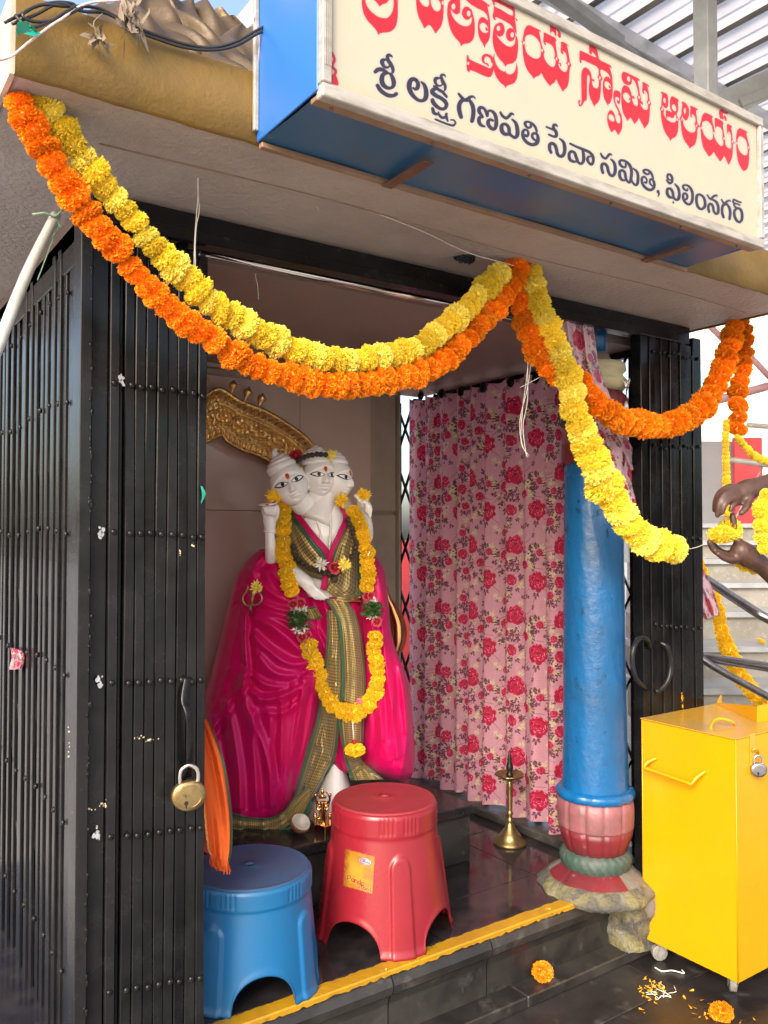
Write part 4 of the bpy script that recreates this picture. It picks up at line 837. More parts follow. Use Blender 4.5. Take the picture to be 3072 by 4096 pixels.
MB().box((X1+.002, YS+.006, Z0+.012), (X1+.0065, YB, Z1+.004), bev=.001).build('side_sheet', M['sign_blue'], sb)
MB().box((X0-.004, YS+.013, Z1), (X1+.004, YB, Z1+.0045)).build('top_sheet', M['sign_blue'], sb)
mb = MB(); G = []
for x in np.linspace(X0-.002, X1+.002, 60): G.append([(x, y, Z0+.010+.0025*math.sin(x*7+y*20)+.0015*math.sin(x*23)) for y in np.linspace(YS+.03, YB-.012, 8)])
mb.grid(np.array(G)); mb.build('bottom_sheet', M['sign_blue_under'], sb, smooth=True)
MB().box((X0-.003, YS+.0125, Z0-.001), (X1+.003, YS+.034, Z0+.008), bev=.001).build('inner_lip', M['brown_lip'], sb)
MB().box((X0-.003, YB-.016, Z0-.002), (X1+.003, YB-.002, Z0+.008), bev=.001).build('inner_lip', M['brown_lip'], sb)
MB().box((X0-.016, YB-.010, Z0+.03), (X0-.007, YB-.0005, Z1), bev=.001).build('wall_flange', M['alu'], sb)
for (x, y) in ((1540,690),(2600,978)):
    pa = onZ(x, y+55, Z0-.002); mb = MB(); mb.box((pa[0]-.012, YB-.150, Z0-.0065), (pa[0]+.014, YB-.004, Z0-.0035), bev=.001); mb.build('support_bar', M['rust'], sb)
scr = [(x, YS+.023, Z0-.002) for x in (.73,.95,1.2,1.45,1.7,1.93)]+[(X0-.008, YB-.006, z) for z in (2.22,2.42)]
copies(lambda: MB().ball((0,0,0), .0035, 8, 6), 'screw', M['rust'], scr, sb, True)
# ================================================================ CANOPY ROOF, top right
rpn = thing('red_wall', 'red painted low wall seen through the lattice left of the rose curtain', 'wall', (3.3, 5.0, 0)); MB().box((3.0, 4.9, 0), (4.4, 5.0, 1.38)).build('plaster', M['redpanel'], rpn)
for k_, x_ in enumerate((2.62, 2.70, 2.8, 2.92)): tag(MB().tube([(x_, 4.0+.1*k_, 1.3), (x_, 4.0+.1*k_, 2.9)], .018, 10).build('steel_pipe', M['steel'], smooth=True), ['first','second','third','fourth'][k_]+' upright steel pipe from the left in the gap beside the rose curtain', 'pipe', 'steel pipes in the gap')
cr = thing('canopy_roof', 'pale corrugated canopy roof with dark ribs on grey steel beams', 'roof', (4.5, 2.5, CAMZ+2.8))
zr = K(2.85)
sheet_w = .8
for i in range(9):
    x0 = 1.9+i*sheet_w; mb = MB(); G = []; prof_ = []
    for k in range(3):
        xb = x0+k*.2667; prof_ += [(xb, 0), (xb+.09, .0), (xb+.10, .008), (xb+.11, 0), (xb+.195, .002), (xb+.21, .035), (xb+.25, .035)]
    prof_.append((x0+.799, 0))
    G = np.array([[(x, y, zr+dz+.02*math.sin(y*.8)) for x, dz in prof_] for y in np.linspace(-3.5, 7.5, 9)]); mb.grid(G); mb.build('roof_sheet', M['roofsheet'], cr)  # sheets extended forward out of view to soften the light on the front
for k in range(27):
    x = 1.9+k*.2667; MB().box((x+.203, -3.5, zr+.022), (x+.255, 7.5, zr+.031)).build('roof_rib', M['roofrib'], cr)  # dark strips set in the hollows of the sheet ribs
def beam(p, q, w, h, mat, name='beam'):
    p, q = np.array(p, float), np.array(q, float); d = q-p; L = np.linalg.norm(d); ang = math.atan2(d[1], d[0]); el = math.asin(d[2]/L)
    mb = MB().box((0,-w/2,-h/2), (L,w/2,h/2), bev=.004); Rm = (Matrix.Rotation(ang, 3, 'Z') @ Matrix.Rotation(-el, 3, 'Y')); V = np.vstack(mb.V) @ np.array(Rm).T+p; mb.V = [V]; return mb.build(name, mat, cr)
p0 = onZ(2240, 0, zr-.06); p1 = onZ(3050, 470, zr-.06); d = p1-p0
beam(p0-d*.6, p1+d*.6, .05, .09, M['truss_lt']); beam(p0-d*.6+np.array([0,.03,.05]), p1+d*.6+np.array([0,.03,.05]), .06, .02, M['truss'])
p0 = onZ(2330, 60, zr-.10); p1 = onZ(2520, 200, zr-.10); d = p1-p0; beam(p0-d*3, p1+d*1.2, .06, .06, M['truss'])
pa = atT(2825, 470, 3.7); pb = onZ(2818, -300, zr); pv = np.array([pa[0], pa[1]]); beam((pv[0], pv[1], 2.6), (pv[0], pv[1]+.001, zr), .075, .075, M['truss'], 'post')
p0 = atT(2800, 470, 4.3); p1 = atT(3130, 310, 4.3); d = p1-p0; beam(p0-d*.3, p1+d*2, .09, .12, M['truss'])
p0 = atT(2960, 415, 4.25); p1 = atT(3130, 345, 4.25); beam(p0, p1+(p1-p0)*2, .03, .05, M['truss'])
# ================================================================ MARIGOLDS
def marigold_mesh(name, mat, seed, npet=230, flat=.58, ruff=.16, core=(.80,)):
    g = np.random.default_rng(seed); mb = MB(); mb.ball((0,0,0), (.76,.76,.76*flat), 12, 8)
    ga = math.pi*(3-math.sqrt(5))
    for i in range(npet):
        z = 1-2*(i+.5)/npet; r = math.sqrt(1-z*z); a = ga*i+g.normal()*.12
        n_ = np.array([r*math.cos(a), r*math.sin(a), z]); n_ += g.normal(size=3)*.10; n_ /= np.linalg.norm(n_)
        t1 = np.cross(n_, g.normal(size=3)); t1 /= np.linalg.norm(t1); t2 = np.cross(n_, t1); w = .10+.05*g.random(); L = .98+.10*g.random()+(.08 if g.random() < .06 else 0)
        sc_ = np.array([1, 1, flat]); b0 = n_*.62*sc_; V = [b0]
        for q, s in enumerate((-1, -.45, .1, .6, 1)):
            up = L-.05*s*s+ruff*.5*g.normal()*.6; V.append((n_*up+t1*w*s+t2*(ruff*.35*(-1)**q+.03*g.normal()))*sc_)
        mb.add(V, [(0,1,2),(0,2,3),(0,3,4),(0,4,5)])
    me_o = mb.build(name, mat); me = me_o.data; bpy.data.objects.remove(me_o); return me
FL = {k: [marigold_mesh('marigold', M[m], s+i*7, npet=npt, flat=fl) for i in range(4)] for k, m, s, npt, fl in
      (('yel','yel_fl',1,420,.74),('pal','yel_fl2',40,420,.74),('ora','ora_fl',80,440,.72),('gol','gol_fl',120,300,.74))}
def frayed(seed, mat):
    g = np.random.default_rng(seed); mb = MB(); mb.ball((0,0,0), (.40,.40,.30), 8, 6)
    for i in range(150):
        n_ = g.normal(size=3); n_ /= np.linalg.norm(n_); n_[2] = n_[2]*.8+.15; t1 = np.cross(n_, g.normal(size=3)); t1 /= np.linalg.norm(t1); L = .75+.45*g.random(); w = .07+.06*g.random(); bend = g.normal(size=3)*.16
        mb.add([n_*.3-t1*w*.4, n_*.3+t1*w*.4, n_*L*.75+t1*w+bend*.5, n_*L*.75-t1*w+bend*.5, n_*L+t1*w*.7+bend, n_*L-t1*w*.7+bend], [(0,1,2,3),(3,2,4,5)])
    o = mb.build('marigold', mat); me = o.data; bpy.data.objects.remove(o); return me
FL['fray'] = [frayed(200+i, M['gol_fl']) for i in range(4)]; FL['frayl'] = [frayed(210+i, M['yel_fl2']) for i in range(4)]
def orient(T, spin):
    T = Vector(T).normalized(); q = T.to_track_quat('Z', 'Y'); return (q @ Matrix.Rotation(spin, 3, 'Z').to_quaternion()).to_euler()
def garland(label, spine, kinds, group, plane=None, step_k=.60, depth=None, jit=.05, name='garland', cat='flower garland', flname='marigold'):
    """spine: (px, py, r_px); plane(px, py) -> point"""
    S = np.array(spine, float); n = 600; Q = catmull(S, n); P = np.array([plane(q[0], q[1]) for q in Q]); T = (P-_C) @ _F; Rm = Q[:, 2]*T/FPX
    seg = np.linalg.norm(np.diff(P, axis=0), axis=1); L = np.concatenate([[0], np.cumsum(seg)])
    root = thing(name, label, cat, P[0], group); s = 0; k = 0; off = Vector(root.location)
    mb = MB().tube(P[::12], .0012, 5); st = mb.build('thread', M['string'], root)
    while s < L[-1]:
        i = min(np.searchsorted(L, s), n-1); r = Rm[i]*(.86+.26*rng.random()); tg = P[min(i+3, n-1)]-P[max(i-3, 0)]
        kind = kinds[k % len(kinds)] if isinstance(kinds, (list, tuple)) else kinds
        me = FL[kind][rng.integers(4)]; o = bpy.data.objects.new(flname, me); COL.objects.link(o); o.parent = root
        p = P[i]+rng.normal(size=3)*r*jit; o.location = Vector(p)-off; tg = tg/np.linalg.norm(tg)+rng.normal(size=3)*.30
        o.rotation_euler = orient(tg, rng.random()*6.3); o.scale = (r*(1+.07*rng.normal()), r*(1+.07*rng.normal()), r*(.85+.35*rng.random()))
        s += r*step_k*2*(.8+.4*rng.random())*.86; k += 1
    return root
plF = lambda x, y: onY(x, y, 1.52+(1.69-1.52)*min(max((x-40)/2020, 0), 1)-.02)
plY = lambda x, y: onY(x, y, 1.655+.02*math.sin(x*.004))
plO = lambda x, y: onY(x, y, 1.70+.01*math.sin(x*.01))
GG = 'marigold garlands hung along the roof edge'
ys1 = [(140,402,56),(196,446,60),(248,505,62),(292,585,62),(350,655,62),(405,735,60),(466,803,58),(530,878,54),(589,945,52),(640,1010,54),(700,1075,58),(775,1140,60),(840,1215,54),(921,1264,54),(1010,1321,54),(1100,1365,54),(1181,1402,53),(1271,1432,53),(1352,1443,53),(1442,1441,53),(1523,1428,54),(1604,1412,54),(1694,1378,54),(1751,1329,53),(1832,1268,53),(1905,1199,52),(1965,1130,52),(2000,1090,50)]
os1 = [(72,412,56),(105,470,58),(150,550,60),(192,635,60),(236,708,60),(292,776,62),(352,855,64),(410,932,64),(468,990,56),(515,1055,54),(568,1120,56),(628,1180,58),(698,1248,58),(765,1296,52),(823,1340,54),(880,1376,54),(953,1430,56),(1051,1475,54),(1157,1508,54),(1254,1530,54),(1352,1540,54),(1442,1540,54),(1547,1522,53),(1645,1498,52),(1726,1470,50),(1800,1420,50),(1873,1355,50),(1930,1288,50),(1995,1207,48),(2045,1142,48),(2078,1075,46)]
garland('thick yellow marigold garland sagging from the roof corner to the middle hook', ys1, ['yel','pal','yel'], GG, plF)
garland('thick orange marigold garland sagging just below the long yellow one', os1, 'ora', GG, plF)
garland('orange marigold garland from the middle hook passing behind the yellow one to the right hook', [(2080,1100,46),(2078,1180,44),(2100,1290,46),(2132,1365,48),(2165,1440,48),(2225,1500,50),(2328,1548,52),(2370,1600,54),(2425,1646,54),(2485,1680,54),(2563,1697,52),(2635,1705,52),(2722,1684,52),(2796,1640,52),(2850,1570,50),(2885,1488,50),(2912,1406,48),(2932,1335,46),(2950,1282,38)], 'ora', GG, plO)
garland('yellow marigold garland slanting from the middle hook down past the blue pillar', [(2122,1090,44),(2140,1160,46),(2155,1225,50),(2190,1298,52),(2222,1368,54),(2243,1441,54),(2268,1500,56),(2287,1570,58),(2300,1643,58),(2320,1706,58),(2345,1770,60),(2372,1833,60),(2400,1896,62),(2438,1972,62),(2478,2040,62),(2525,2105,62),(2580,2160,62),(2650,2190,60),(2710,2200,56)], ['yel','pal','yel'], GG, plY)
garland('short orange marigold strand dangling straight down from the right hook', [(2968,1290,34),(2985,1360,36),(2980,1430,36),(2966,1500,38),(2955,1560,38),(2951,1620,40),(2948,1670,42),(2944,1715,40)], 'ora', GG, lambda x, y: onY(x, y, 1.70), step_k=.7)
garland('thin strand of tiny yellow marigolds hanging straight down at the right edge', [(2906,1685,13),(2903,1780,14),(2906,1900,15),(2905,1980,15),(2909,2066,15)], 'yel', 'thin marigold strands at the right edge', lambda x, y: onY(x, y, 1.62), step_k=.7)
garland('thin strand of tiny yellow marigolds sagging to the right edge from the orange strand', [(2947,1748,13),(2985,1790,15),(3015,1822,15),(3060,1842,15),(3110,1850,15)], 'yel', 'thin marigold strands at the right edge', lambda x, y: onY(x, y, 1.62), step_k=.7)
# knot of orange flowers at the middle hook
for i, (x, y, k) in enumerate(((2060,1045,'ora'),(2095,1050,'ora'))):
    p = onY(x, y, 1.665+.01*i); o = bpy.data.objects.new('marigold', FL[k][i]); COL.objects.link(o); o.location = p; o.scale = (.034,.034,.036); o.rotation_euler = (.5, .8+i, 0)
    tag(o, ['left orange marigold tied at the middle hook under the roof', 'right orange marigold tied at the middle hook under the roof'][i], 'marigold')
p = onY(2725, 2203, 1.655); q = atT(2850, 2165, 2.52); tag(MB().tube([p, (p+q)/2-[0,0,.004], q], .0012, 5).build('string', M['string']), 'taut white string joining the slanting yellow garland to the hands', 'string')

# ================================================================ BLUE PILLAR
CXY = np.array([2.243, 1.962, 0])
pc = thing('pillar', 'round blue painted pillar with pink and red lotus bulb base beside the rose curtain', 'pillar', CXY)
def lz(prof, mod=None, seg=72): return MB().lathe(prof, CXY, seg, mod)
wob = lambda a, z: 1+.006*math.sin(3*a+z*7)+.004*math.sin(7*a-z*13)
lz([(.05,2.172),(.05,2.05)], wob).build('neck', M['blue_col'], pc, smooth=True)
lz([(.056,2.052),(.062,2.03),(.058,2.02)], wob).build('neck_ring', M['col_grey'], pc, smooth=True)
lz([(.085,2.02),(.112,2.012),(.115,1.99),(.10,1.975),(.118,1.955),(.112,1.93),(.10,1.915)], wob).build('capital', M['col_cream'], pc, smooth=True)
pet = lambda n_, am: (lambda a, z: 1-am*abs(math.sin(a*n_/2))**8+.004*math.sin(5*a))
lz([(.10,1.915),(.122,1.89),(.118,1.85),(.104,1.82)], pet(10,.06)).build('capital_bulb', M['col_red'], pc, smooth=True)
lz([(.104,1.822),(.11,1.815),(.108,1.80),(.101,1.795)], wob).build('ring', M['col_green'], pc, smooth=True)
lz([(.101,1.796),(.107,1.78),(.106,1.735)], pet(12,.04)).build('upper_collar', M['col_pink'], pc, smooth=True)
mb = MB(); G = []
for j in range(96):
    a = 2*math.pi*j/96; zz = 1.655+.022*abs(((a*14/(2*math.pi)) % 1)-.5)*2; G.append([(CXY[0]+r*math.cos(a), CXY[1]+r*math.sin(a), z) for r, z in ((.106,1.736),(.1075,1.70),(.107,1.68),(.1068,zz),(.1035,zz-.001))])
mb.grid(np.array(G), cu=True); mb.build('upper_collar', M['col_red'], pc, smooth=True)
mb = MB(); G = []
for z in np.linspace(1.70, .548, 60):
    r0 = .0985+.010*((1.70-z)/1.15)+.004*max(0, (.75-z)/.2)
    G.append([(CXY[0]+r*math.cos(a), CXY[1]+r*math.sin(a), z) for a in np.linspace(0, 2*math.pi, 96, endpoint=False) for r in [r0*(1+.004*math.sin(3*a+z*7)+.003*math.sin(8*a-z*19)+.0025*math.sin(21*a+z*41))]])
mb.grid(np.array(G), cv=True); mb.build('shaft', M['blue_col'], pc, smooth=True)
lz([(.108,.560),(.124,.556),(.131,.545),(.129,.530),(.118,.522)], lambda a, z: 1+.03*abs(math.sin(a*6))+.008*math.sin(17*a)).build('petal_rim', M['blue_col'], pc, smooth=True)
gv = lambda a, z: 1-.045*(max(0, abs(math.cos(a*6+.5))-.93)/.07)**1+.006*math.sin(5*a+z*30)
lz([(.116,.528),(.127,.52),(.1295,.49),(.1285,.46),(.1265,.435),(.1255,.428)], gv, 144).build('bulb', M['col_pink'], pc, smooth=True)
lz([(.1256,.429),(.122,.405),(.113,.375),(.102,.348),(.09,.34)], gv, 144).build('bulb', M['col_red'], pc, smooth=True)
ropem = lambda a, z: 1+.022*math.sin(a*26+(z*150))+.01*math.sin(a*26-z*170)
lz([(.095,.352),(.112,.345),(.1195,.332),(.1205,.318),(.117,.300),(.107,.286),(.100,.28)], ropem, 200).build('rope_ring', M['col_green'], pc, smooth=True)
bm_ = lambda a, z: 1+.025*math.cos(a*8+.4)*max(0, (.30-z)/.08)-.03*(max(0, abs(math.cos(a*4+.2))-.95)/.05)+.012*math.sin(11*a+z*60)
# bell: one side still painted red, the other worn to cement
def bell(a0, a1, prof, mat, n_=60):
    G = []
    for a in np.linspace(a0, a1, n_): G.append([(CXY[0]+r*bm_(a, z)*math.cos(a), CXY[1]+r*bm_(a, z)*math.sin(a), z) for r, z in prof])
    MB().grid(np.array(G)).build('bell', mat, pc, smooth=True)
up_ = [(.10,.298),(.112,.294),(.128,.284),(.145,.272),(.158,.261)]; lo_ = [(.158,.261),(.172,.251),(.186,.242),(.196,.232),(.197,.222),(.19,.21),(.17,.20)]
bell(math.radians(135), math.radians(262), up_, M['col_red']); bell(math.radians(262), math.radians(495), up_, M['col_grey']); bell(math.radians(0), math.radians(360), lo_, M['ped'], 150)
mb = MB(); G = []
for i, z in enumerate(np.linspace(LZ+.001, .225, 26)):
    f = (z-LZ)/.19; G.append([(2.385+(.130+.012*f+.006*math.sin(a*5+z*60)+.004*math.sin(a*11-z*90))*np.sign(math.cos(a))*abs(math.cos(a))**.35, 1.93+(.115+.02*f*f+.005*math.sin(a*7+z*50)+.004*math.sin(a*13+z*110))*np.sign(math.sin(a))*abs(math.sin(a))**.35, z) for a in np.linspace(0, 2*math.pi, 110, endpoint=False)])
mb.grid(np.array(G), cv=True); o_ = mb.build('pedestal', M['ped'], pc, smooth=True)
mb = MB(); mb.ball((2.27,1.825,.212),(.075,.035,.028),14,8); mb.ball((2.34,1.815,.185),(.05,.03,.05),14,8); mb.ball((2.42,1.835,.20),(.05,.035,.045),14,8); mb.ball((2.2,1.83,.222),(.05,.03,.014),14,8); remesh(mb.build('plaster_lump', M['col_grey'], pc), .006, 6)
p = proj(CXY+[0,0,1.0])
def chip(x, y, w, h, mat, cx=CXY, r=None):
    q = atT(x, y, 2.75)
    for _ in range(30):       # walk on to the surface of the pillar
        d = q-cx; rr = math.hypot(d[0], d[1]); q = q+ray(x, y)*(rr-r)*.8
    n_ = np.array([q[0]-cx[0], q[1]-cx[1], 0]); n_ /= np.linalg.norm(n_); t_ = np.array([-n_[1], n_[0], 0])
    k = 9; V = [q+n_*.0015+t_*w*math.cos(a)*(1+.3*rng.normal())+np.array([0,0,1])*h*math.sin(a)*(1+.3*rng.normal()) for a in np.linspace(0, 6.28, k, endpoint=False)]
    return V, [tuple(range(k))]
mb = MB(); V, F = chip(2447, 3310, .006, .014, None, CXY, .121); mb.add(V, F); mb.build('paint_chip', M['white_fl'], pc)
M['gash'] = pm('dark_gash', (.01,.02,.03,1), rough=.9); mb = MB()
for (x, y, w, h) in ((2429,2130,.0022,.016),(2264,2118,.010,.004),(2330,2960,.003,.010),(2270,2105,.005,.002)):
    V, F = chip(x, y, w, h, None, CXY, .1045); mb.add(V, F)
mb.build('gash', M['gash'], pc)['kind'] = 'stuff'
# crumpled silver foil stuck behind the capital
mb = MB(); G = []
for s in np.linspace(0, 1, 10): G.append([atT(2492+26*t+12*math.sin(s*5+t*3), 1520+180*s+8*math.sin(t*9), 2.82+.02*math.sin(t*7+s*9)) for t in np.linspace(0, 1, 8)])
mb.grid(np.array(G)); M['foil'] = pm('silver_foil', (.8,.8,.8,1), rough=.15, metal=1, bump=1, bscale=60, bdist=.01); tag(mb.build('foil_scrap', M['foil'], smooth=True), 'crumpled silver foil stuck beside the top of the blue pillar', 'foil')

# ================================================================ CURTAINS
ny, nz_ = 260, 40; ys_c = np.linspace(2.255, 3.285, ny); G = np.zeros((ny, nz_, 3)); UVc = np.zeros((ny, nz_, 2)); arc = 0; prev = None
for i, y in enumerate(ys_c):
    s = (y-2.255)/1.03; ph = 2*math.pi*(s*9.3+.10*math.sin(s*11)+.06*math.sin(s*23))
    for j in range(nz_):
        v = j/(nz_-1); z = .268+(2.088-.268)*v-.012*math.sin(ph*.5)*(1-v)*(v < .1)
        am = .020+.014*(1-v)*(.5+.5*math.sin(s*17))+.004*math.sin(s*31)
        x = 2.418+am*math.sin(ph+.5*(1-v)*math.sin(s*9))-.006*math.sin(ph*2.1+v*3)
        G[i, j] = (x, y+.006*math.cos(ph)*(1-v), z+(-.018*abs(math.sin(ph*.5)) if j == nz_-1 else 0))
    if prev is not None: arc += math.hypot(G[i, 20, 0]-prev[0], G[i, 20, 1]-prev[1])
    prev = G[i, 20]; UVc[i, :, 0] = arc/.36
    UVc[i, :, 1] = (G[i, :, 2])/.29
cu = thing('curtain', 'tall pleated pink curtain printed with red roses, hanging on the right side', 'curtain', (2.418, 2.25, .27))
MB().grid(G, UVc).build('curtain_cloth', M['rosecloth'], cu, smooth=True)
for x, y in ((1683,1582),(1765,1574),(1843,1565),(1932,1550),(2042,1528),(2142,1512)):
    c = onX(x, y, 2.385); mb = MB(); P = [c+np.array([0, math.cos(a)*.017, math.sin(a)*.019]) for a in np.linspace(0, 6.283, 24)]; mb.tube(P, .0045, 6, closed=True); mb.add([c+np.array([.004, math.cos(a)*.016, math.sin(a)*.018]) for a in np.linspace(0, 6.283, 16, endpoint=False)], [tuple(range(16))]); mb.build('eyelet', M['black'], cu, smooth=True)
M['satin'] = print_mat('rose_print_satin', ROSE2, rough=.32, trans=.15, bump=.1, bscale=900, sheen=.3)
RE = [(2372,1296,1.834),(2402,1480,1.834),(2470,1655,1.834),(2508,1745,1.842),(2556,1845,1.90),(2620,1950,1.92),(2700,2090,1.935),(2785,2225,1.95),(2848,2350,1.95),(2882,2455,1.95)]
LE = [(2150,1262,1.834),(2195,1480,1.834),(2310,1700,1.834),(2395,1890,1.834),(2460,2040,1.834),(2500,2105,1.85),(2556,2150,1.91),(2650,2270,1.935),(2735,2400,1.95),(2788,2492,1.95)]
n, m_ = 90, 60; RL = catmull(RE, n); LL = catmull(LE, n); G = np.zeros((n, m_, 3)); UV = np.zeros((n, m_, 2))
for i in range(n):
    s = i/(n-1); gather = .5+.9*s
    for j in range(m_):
        u = j/(m_-1); q = LL[i]*(1-u)+RL[i]*u; fold = .016*math.sin(u*2*math.pi*3.2+s*2.2+.8*math.sin(s*5))+.008*math.sin(u*2*math.pi*7+s*4)
        Y = q[2]+fold*.5; Y = min(Y, 1.847) if q[0] < 2490 else (max(Y, 1.895) if q[0] > 2545 else Y)
        G[i, j] = onY(q[0], q[1], Y); UV[i, j] = (u*1.0, s*4.4)
tag(MB().grid(G, UV).build('curtain', M['satin'], smooth=True), 'rose print curtain pulled aside in front of the blue pillar and behind the right gate', 'curtain')

# ================================================================ STOOLS
def stool(label, c, rt, rb, h, rot, mats, arch=.36, ridge=1):
    root = thing('stool', label, 'stool', c, 'plastic stools on the shrine floor'); c = np.array(c, float); na, nzz = 288, 64
    def foot(a):
        d = abs(((math.degrees(a-rot)+45) % 90)-45); w = 19
        return 0 if d < w else arch*h*math.sqrt(max(0, 1-((45-d)/(45-w))**2))**.9
    def rad(a, z):
        t = z/h; r = rb+(rt-rb)*min(1, t/.84)**1.0; d = abs(((math.degrees(a-rot)+45) % 90)-45)
        sm = lambda e0, e1, x: (lambda k: k*k*(3-2*k))(min(1, max(0, (x-e0)/(e1-e0))))
        if t < .80: # raised rib with round top on every leg
            w = 10.5; dd = math.hypot(d/w, max(0, (t-.60)/.10)); r += .0075*(1-sm(.80, 1.02, dd))
        hm = foot(a); r += .0045*(1-sm(.004, .022, z-hm))*(.4+.6*(hm < .01))
        r += .0045*sm(.80, .83, t); 
        if t > .83:
            gr = sum(math.exp(-((d-k)/1.1)**2) for k in (6, 10.5, 15, 19.5)); r -= .0035*gr*(t < .955)
        r -= .006*sm(.955, .985, t)
        return r
    G = np.zeros((nzz, na, 3))
    for j in range(na):
        a = 2*math.pi*j/na; f = foot(a)
        for i in range(nzz):
            s = (i/(nzz-1)); z = f+(h*.985-f)*s; r = rad(a, z); G[i, j] = (c[0]+r*math.cos(a), c[1]+r*math.sin(a), c[2]+z)
    body = MB().grid(G, cv=True).build('stool_body', mats[0], root, smooth=True)
    so = body.modifiers.new('shell', 'SOLIDIFY'); so.thickness = .0028; so.offset = -1
    rt2 = rad(0, h*.985)
    prof = [(rt2, h*.985),(rt2-.003, h*.995),(rt2-.007, h),(rt2-.009, h-.0012),(rt2-.02, h-.0012),(.05, h+.0005),(.022, h+.0005),(.018, h+.003),(.014, h+.0025),(.011, h-.004)]
    o = MB().lathe(prof, c, 96, caps=False).build('seat', mats[1], root, smooth=True)
    MB().lathe([(.0165, h+.0031),(.018, h+.0036),(.0145, h+.0034)], c, 40, caps=False).build('seat_hole_rim', mats[0], root, smooth=True)
    MB().lathe([(.012, h-.003),(.001, h-.003)], c, 24).build('seat_hole', M['kohl'], root)  # black disc stands in for the dark inside of the hole
    return root, rad
def tread_bump(m, sc=300):
    nt = m.node_tree; N = nt.nodes; b = N['Principled BSDF']; tc = N.new('ShaderNodeTexCoord'); w = N.new('ShaderNodeTexVoronoi'); w.inputs['Scale'].default_value = sc; w.feature = 'DISTANCE_TO_EDGE'
    nt.links.new(tc.outputs['Object'], w.inputs['Vector']); bp = N.new('ShaderNodeBump'); bp.inputs['Strength'].default_value = .5; bp.inputs['Distance'].default_value = .0015; nt.links.new(w.outputs[0], bp.inputs['Height']); nt.links.new(bp.outputs[0], b.inputs['Normal'])
tread_bump(M['red_top'], 120); tread_bump(M['blue_top'], 110)
RC = np.array([1.468, 2.118, FZ+.0015]); RH = .392
rstool, rrad = stool('tall red plastic stool with a yellow paper sticker, scuffed round seat', RC, .158, .203, RH, math.radians(-109), (M['red_pl'], M['red_top']), arch=.225)
BC = np.array([1.0, 2.08, FZ+.0015])
bstool, brad = stool('lower blue plastic stool standing partly behind the left gate', BC, .162, .186, .302, math.radians(-149), (M['blue_pl'], M['blue_top']), arch=.30)
# sticker
def on_stool(x, y, eps=.0012):
    q = atT(x, y, 2.3); d = ray(x, y)
    for _ in range(60):
        v = q-RC; r = math.hypot(v[0], v[1]); rr = rrad(math.atan2(v[1], v[0]), v[2])+eps; q = q+d*(r-rr)*.6
    return q
sw, sh = 260, 340; sA = np.zeros((sh, sw, 3)); nn = vnoise(sh, sw, 40, 21)[..., None]; n2 = vnoise(sh, sw, 12, 22)[..., None]
sA[:] = c_(232,170,40)*(1-nn)+c_(214,128,40)*nn; yy_s, xx_s = np.mgrid[0:sh, 0:sw]; gl = np.exp(-(((xx_s-90)/80.)**2+((yy_s-170)/110.)**2))[..., None]; sA = sA*(1-gl*.7)+c_(240,206,70)*gl*.7
lf = np.clip(1-(xx_s-8*np.sin(yy_s*.05))/46., 0, 1)[..., None]*n2; sA = sA*(1-lf)+c_(150,60,40)*lf
cv = Canvas(sw, sh)
def word(strokes, ox, oy, k, w):
    for s_ in strokes: cv.stroke([(ox+x*k, oy+y*k+x*k*.10, w) for x, y in s_], smooth=len(s_) > 2)
Lp = [[(0,10),(0,0)],[(0,0),(5,0),(6,3),(4,5.4),(0,5.4)]]
La = lambda o: [[(o+5,4),(o+2,3.4),(o+0,7),(o+2,10),(o+5,8.6)],[(o+5,3.6),(o+5,10.4)]]
Ln = lambda o: [[(o,3.6),(o,10)],[(o,5.4),(o+2.4,3.6),(o+4.6,4.6),(o+4.8,10)]]
Ld = lambda o: [[(o+5,4.4),(o+2,3.4),(o+0,7),(o+2,10),(o+5,8.8)],[(o+5,-1),(o+5,10)]]
def paint(mask_fn, col, al=1):
    global sA, cv
    cv.A[:] = 0; mask_fn(); m = cv.A[..., None]*al; sA = sA*(1-m)+np.array(col)*m
wd1 = lambda w: word(Lp+La(8)+Ln(15)+Ld(22)+La(29), 34, 232, 4.3, w)
Ls = [[(6,1),(3,-.4),(.4,1.4),(1.6,4.4),(5,5.6),(6,8.2),(3,10.4),(0,9)]]; Lt = lambda o: [[(o+1.5,1),(o+1.8,9),(o+3.6,10)],[(o-.4,3.6),(o+3.8,3.6)]]
Lo = lambda o: [[(o+2.6,3.6),(o,6.8),(o+2.6,10),(o+5.2,6.8),(o+2.6,3.6)]]; Ll = lambda o: [[(o,-1),(o,10)]]
wd2 = lambda w: word(Ls+Lt(8)+Lo(13)+Lo(20)+Ll(28), 118, 276, 4.3, w)
paint(lambda: wd1(8.5), c_(244,214,120), .9); paint(lambda: wd2(8.5), c_(244,214,120), .9); paint(lambda: wd1(4.2), c_(196,56,20)); paint(lambda: wd2(4.2), c_(196,56,20))
paint(lambda: cv.ell(178, 66, 58, 36), c_(60,40,70)); paint(lambda: cv.ell(178, 66, 55, 33), c_(228,224,236))
paint(lambda: [cv.stroke([(190,48,1),(150,46,3),(134,66,4),(152,88,3),(206,90,1.5)]), cv.stroke([(186,54,1),(158,52,2.5),(146,66,2.5),(160,80,2)])], c_(186,60,110))
paint(lambda: [cv.stroke([(158,58,2),(162,76,2)]), cv.stroke([(162,74,2),(168,60,2),(172,76,2)]), cv.stroke([(172,62,2),(177,60,2),(180,76,2)]), cv.stroke([(186,72,1.6),(190,66,1.6),(192,76,1.6)]), cv.stroke([(197,62,1.6),(198,78,1.6)]), cv.stroke([(203,74,1.6),(207,70,1.6),(204,80,1.6),(210,80,1.6)]), cv.stroke([(214,60,1.6),(214,82,1.6)]), cv.stroke([(220,70,1.4),(215,76,1.4),(222,84,1.4)])], c_(30,24,60))
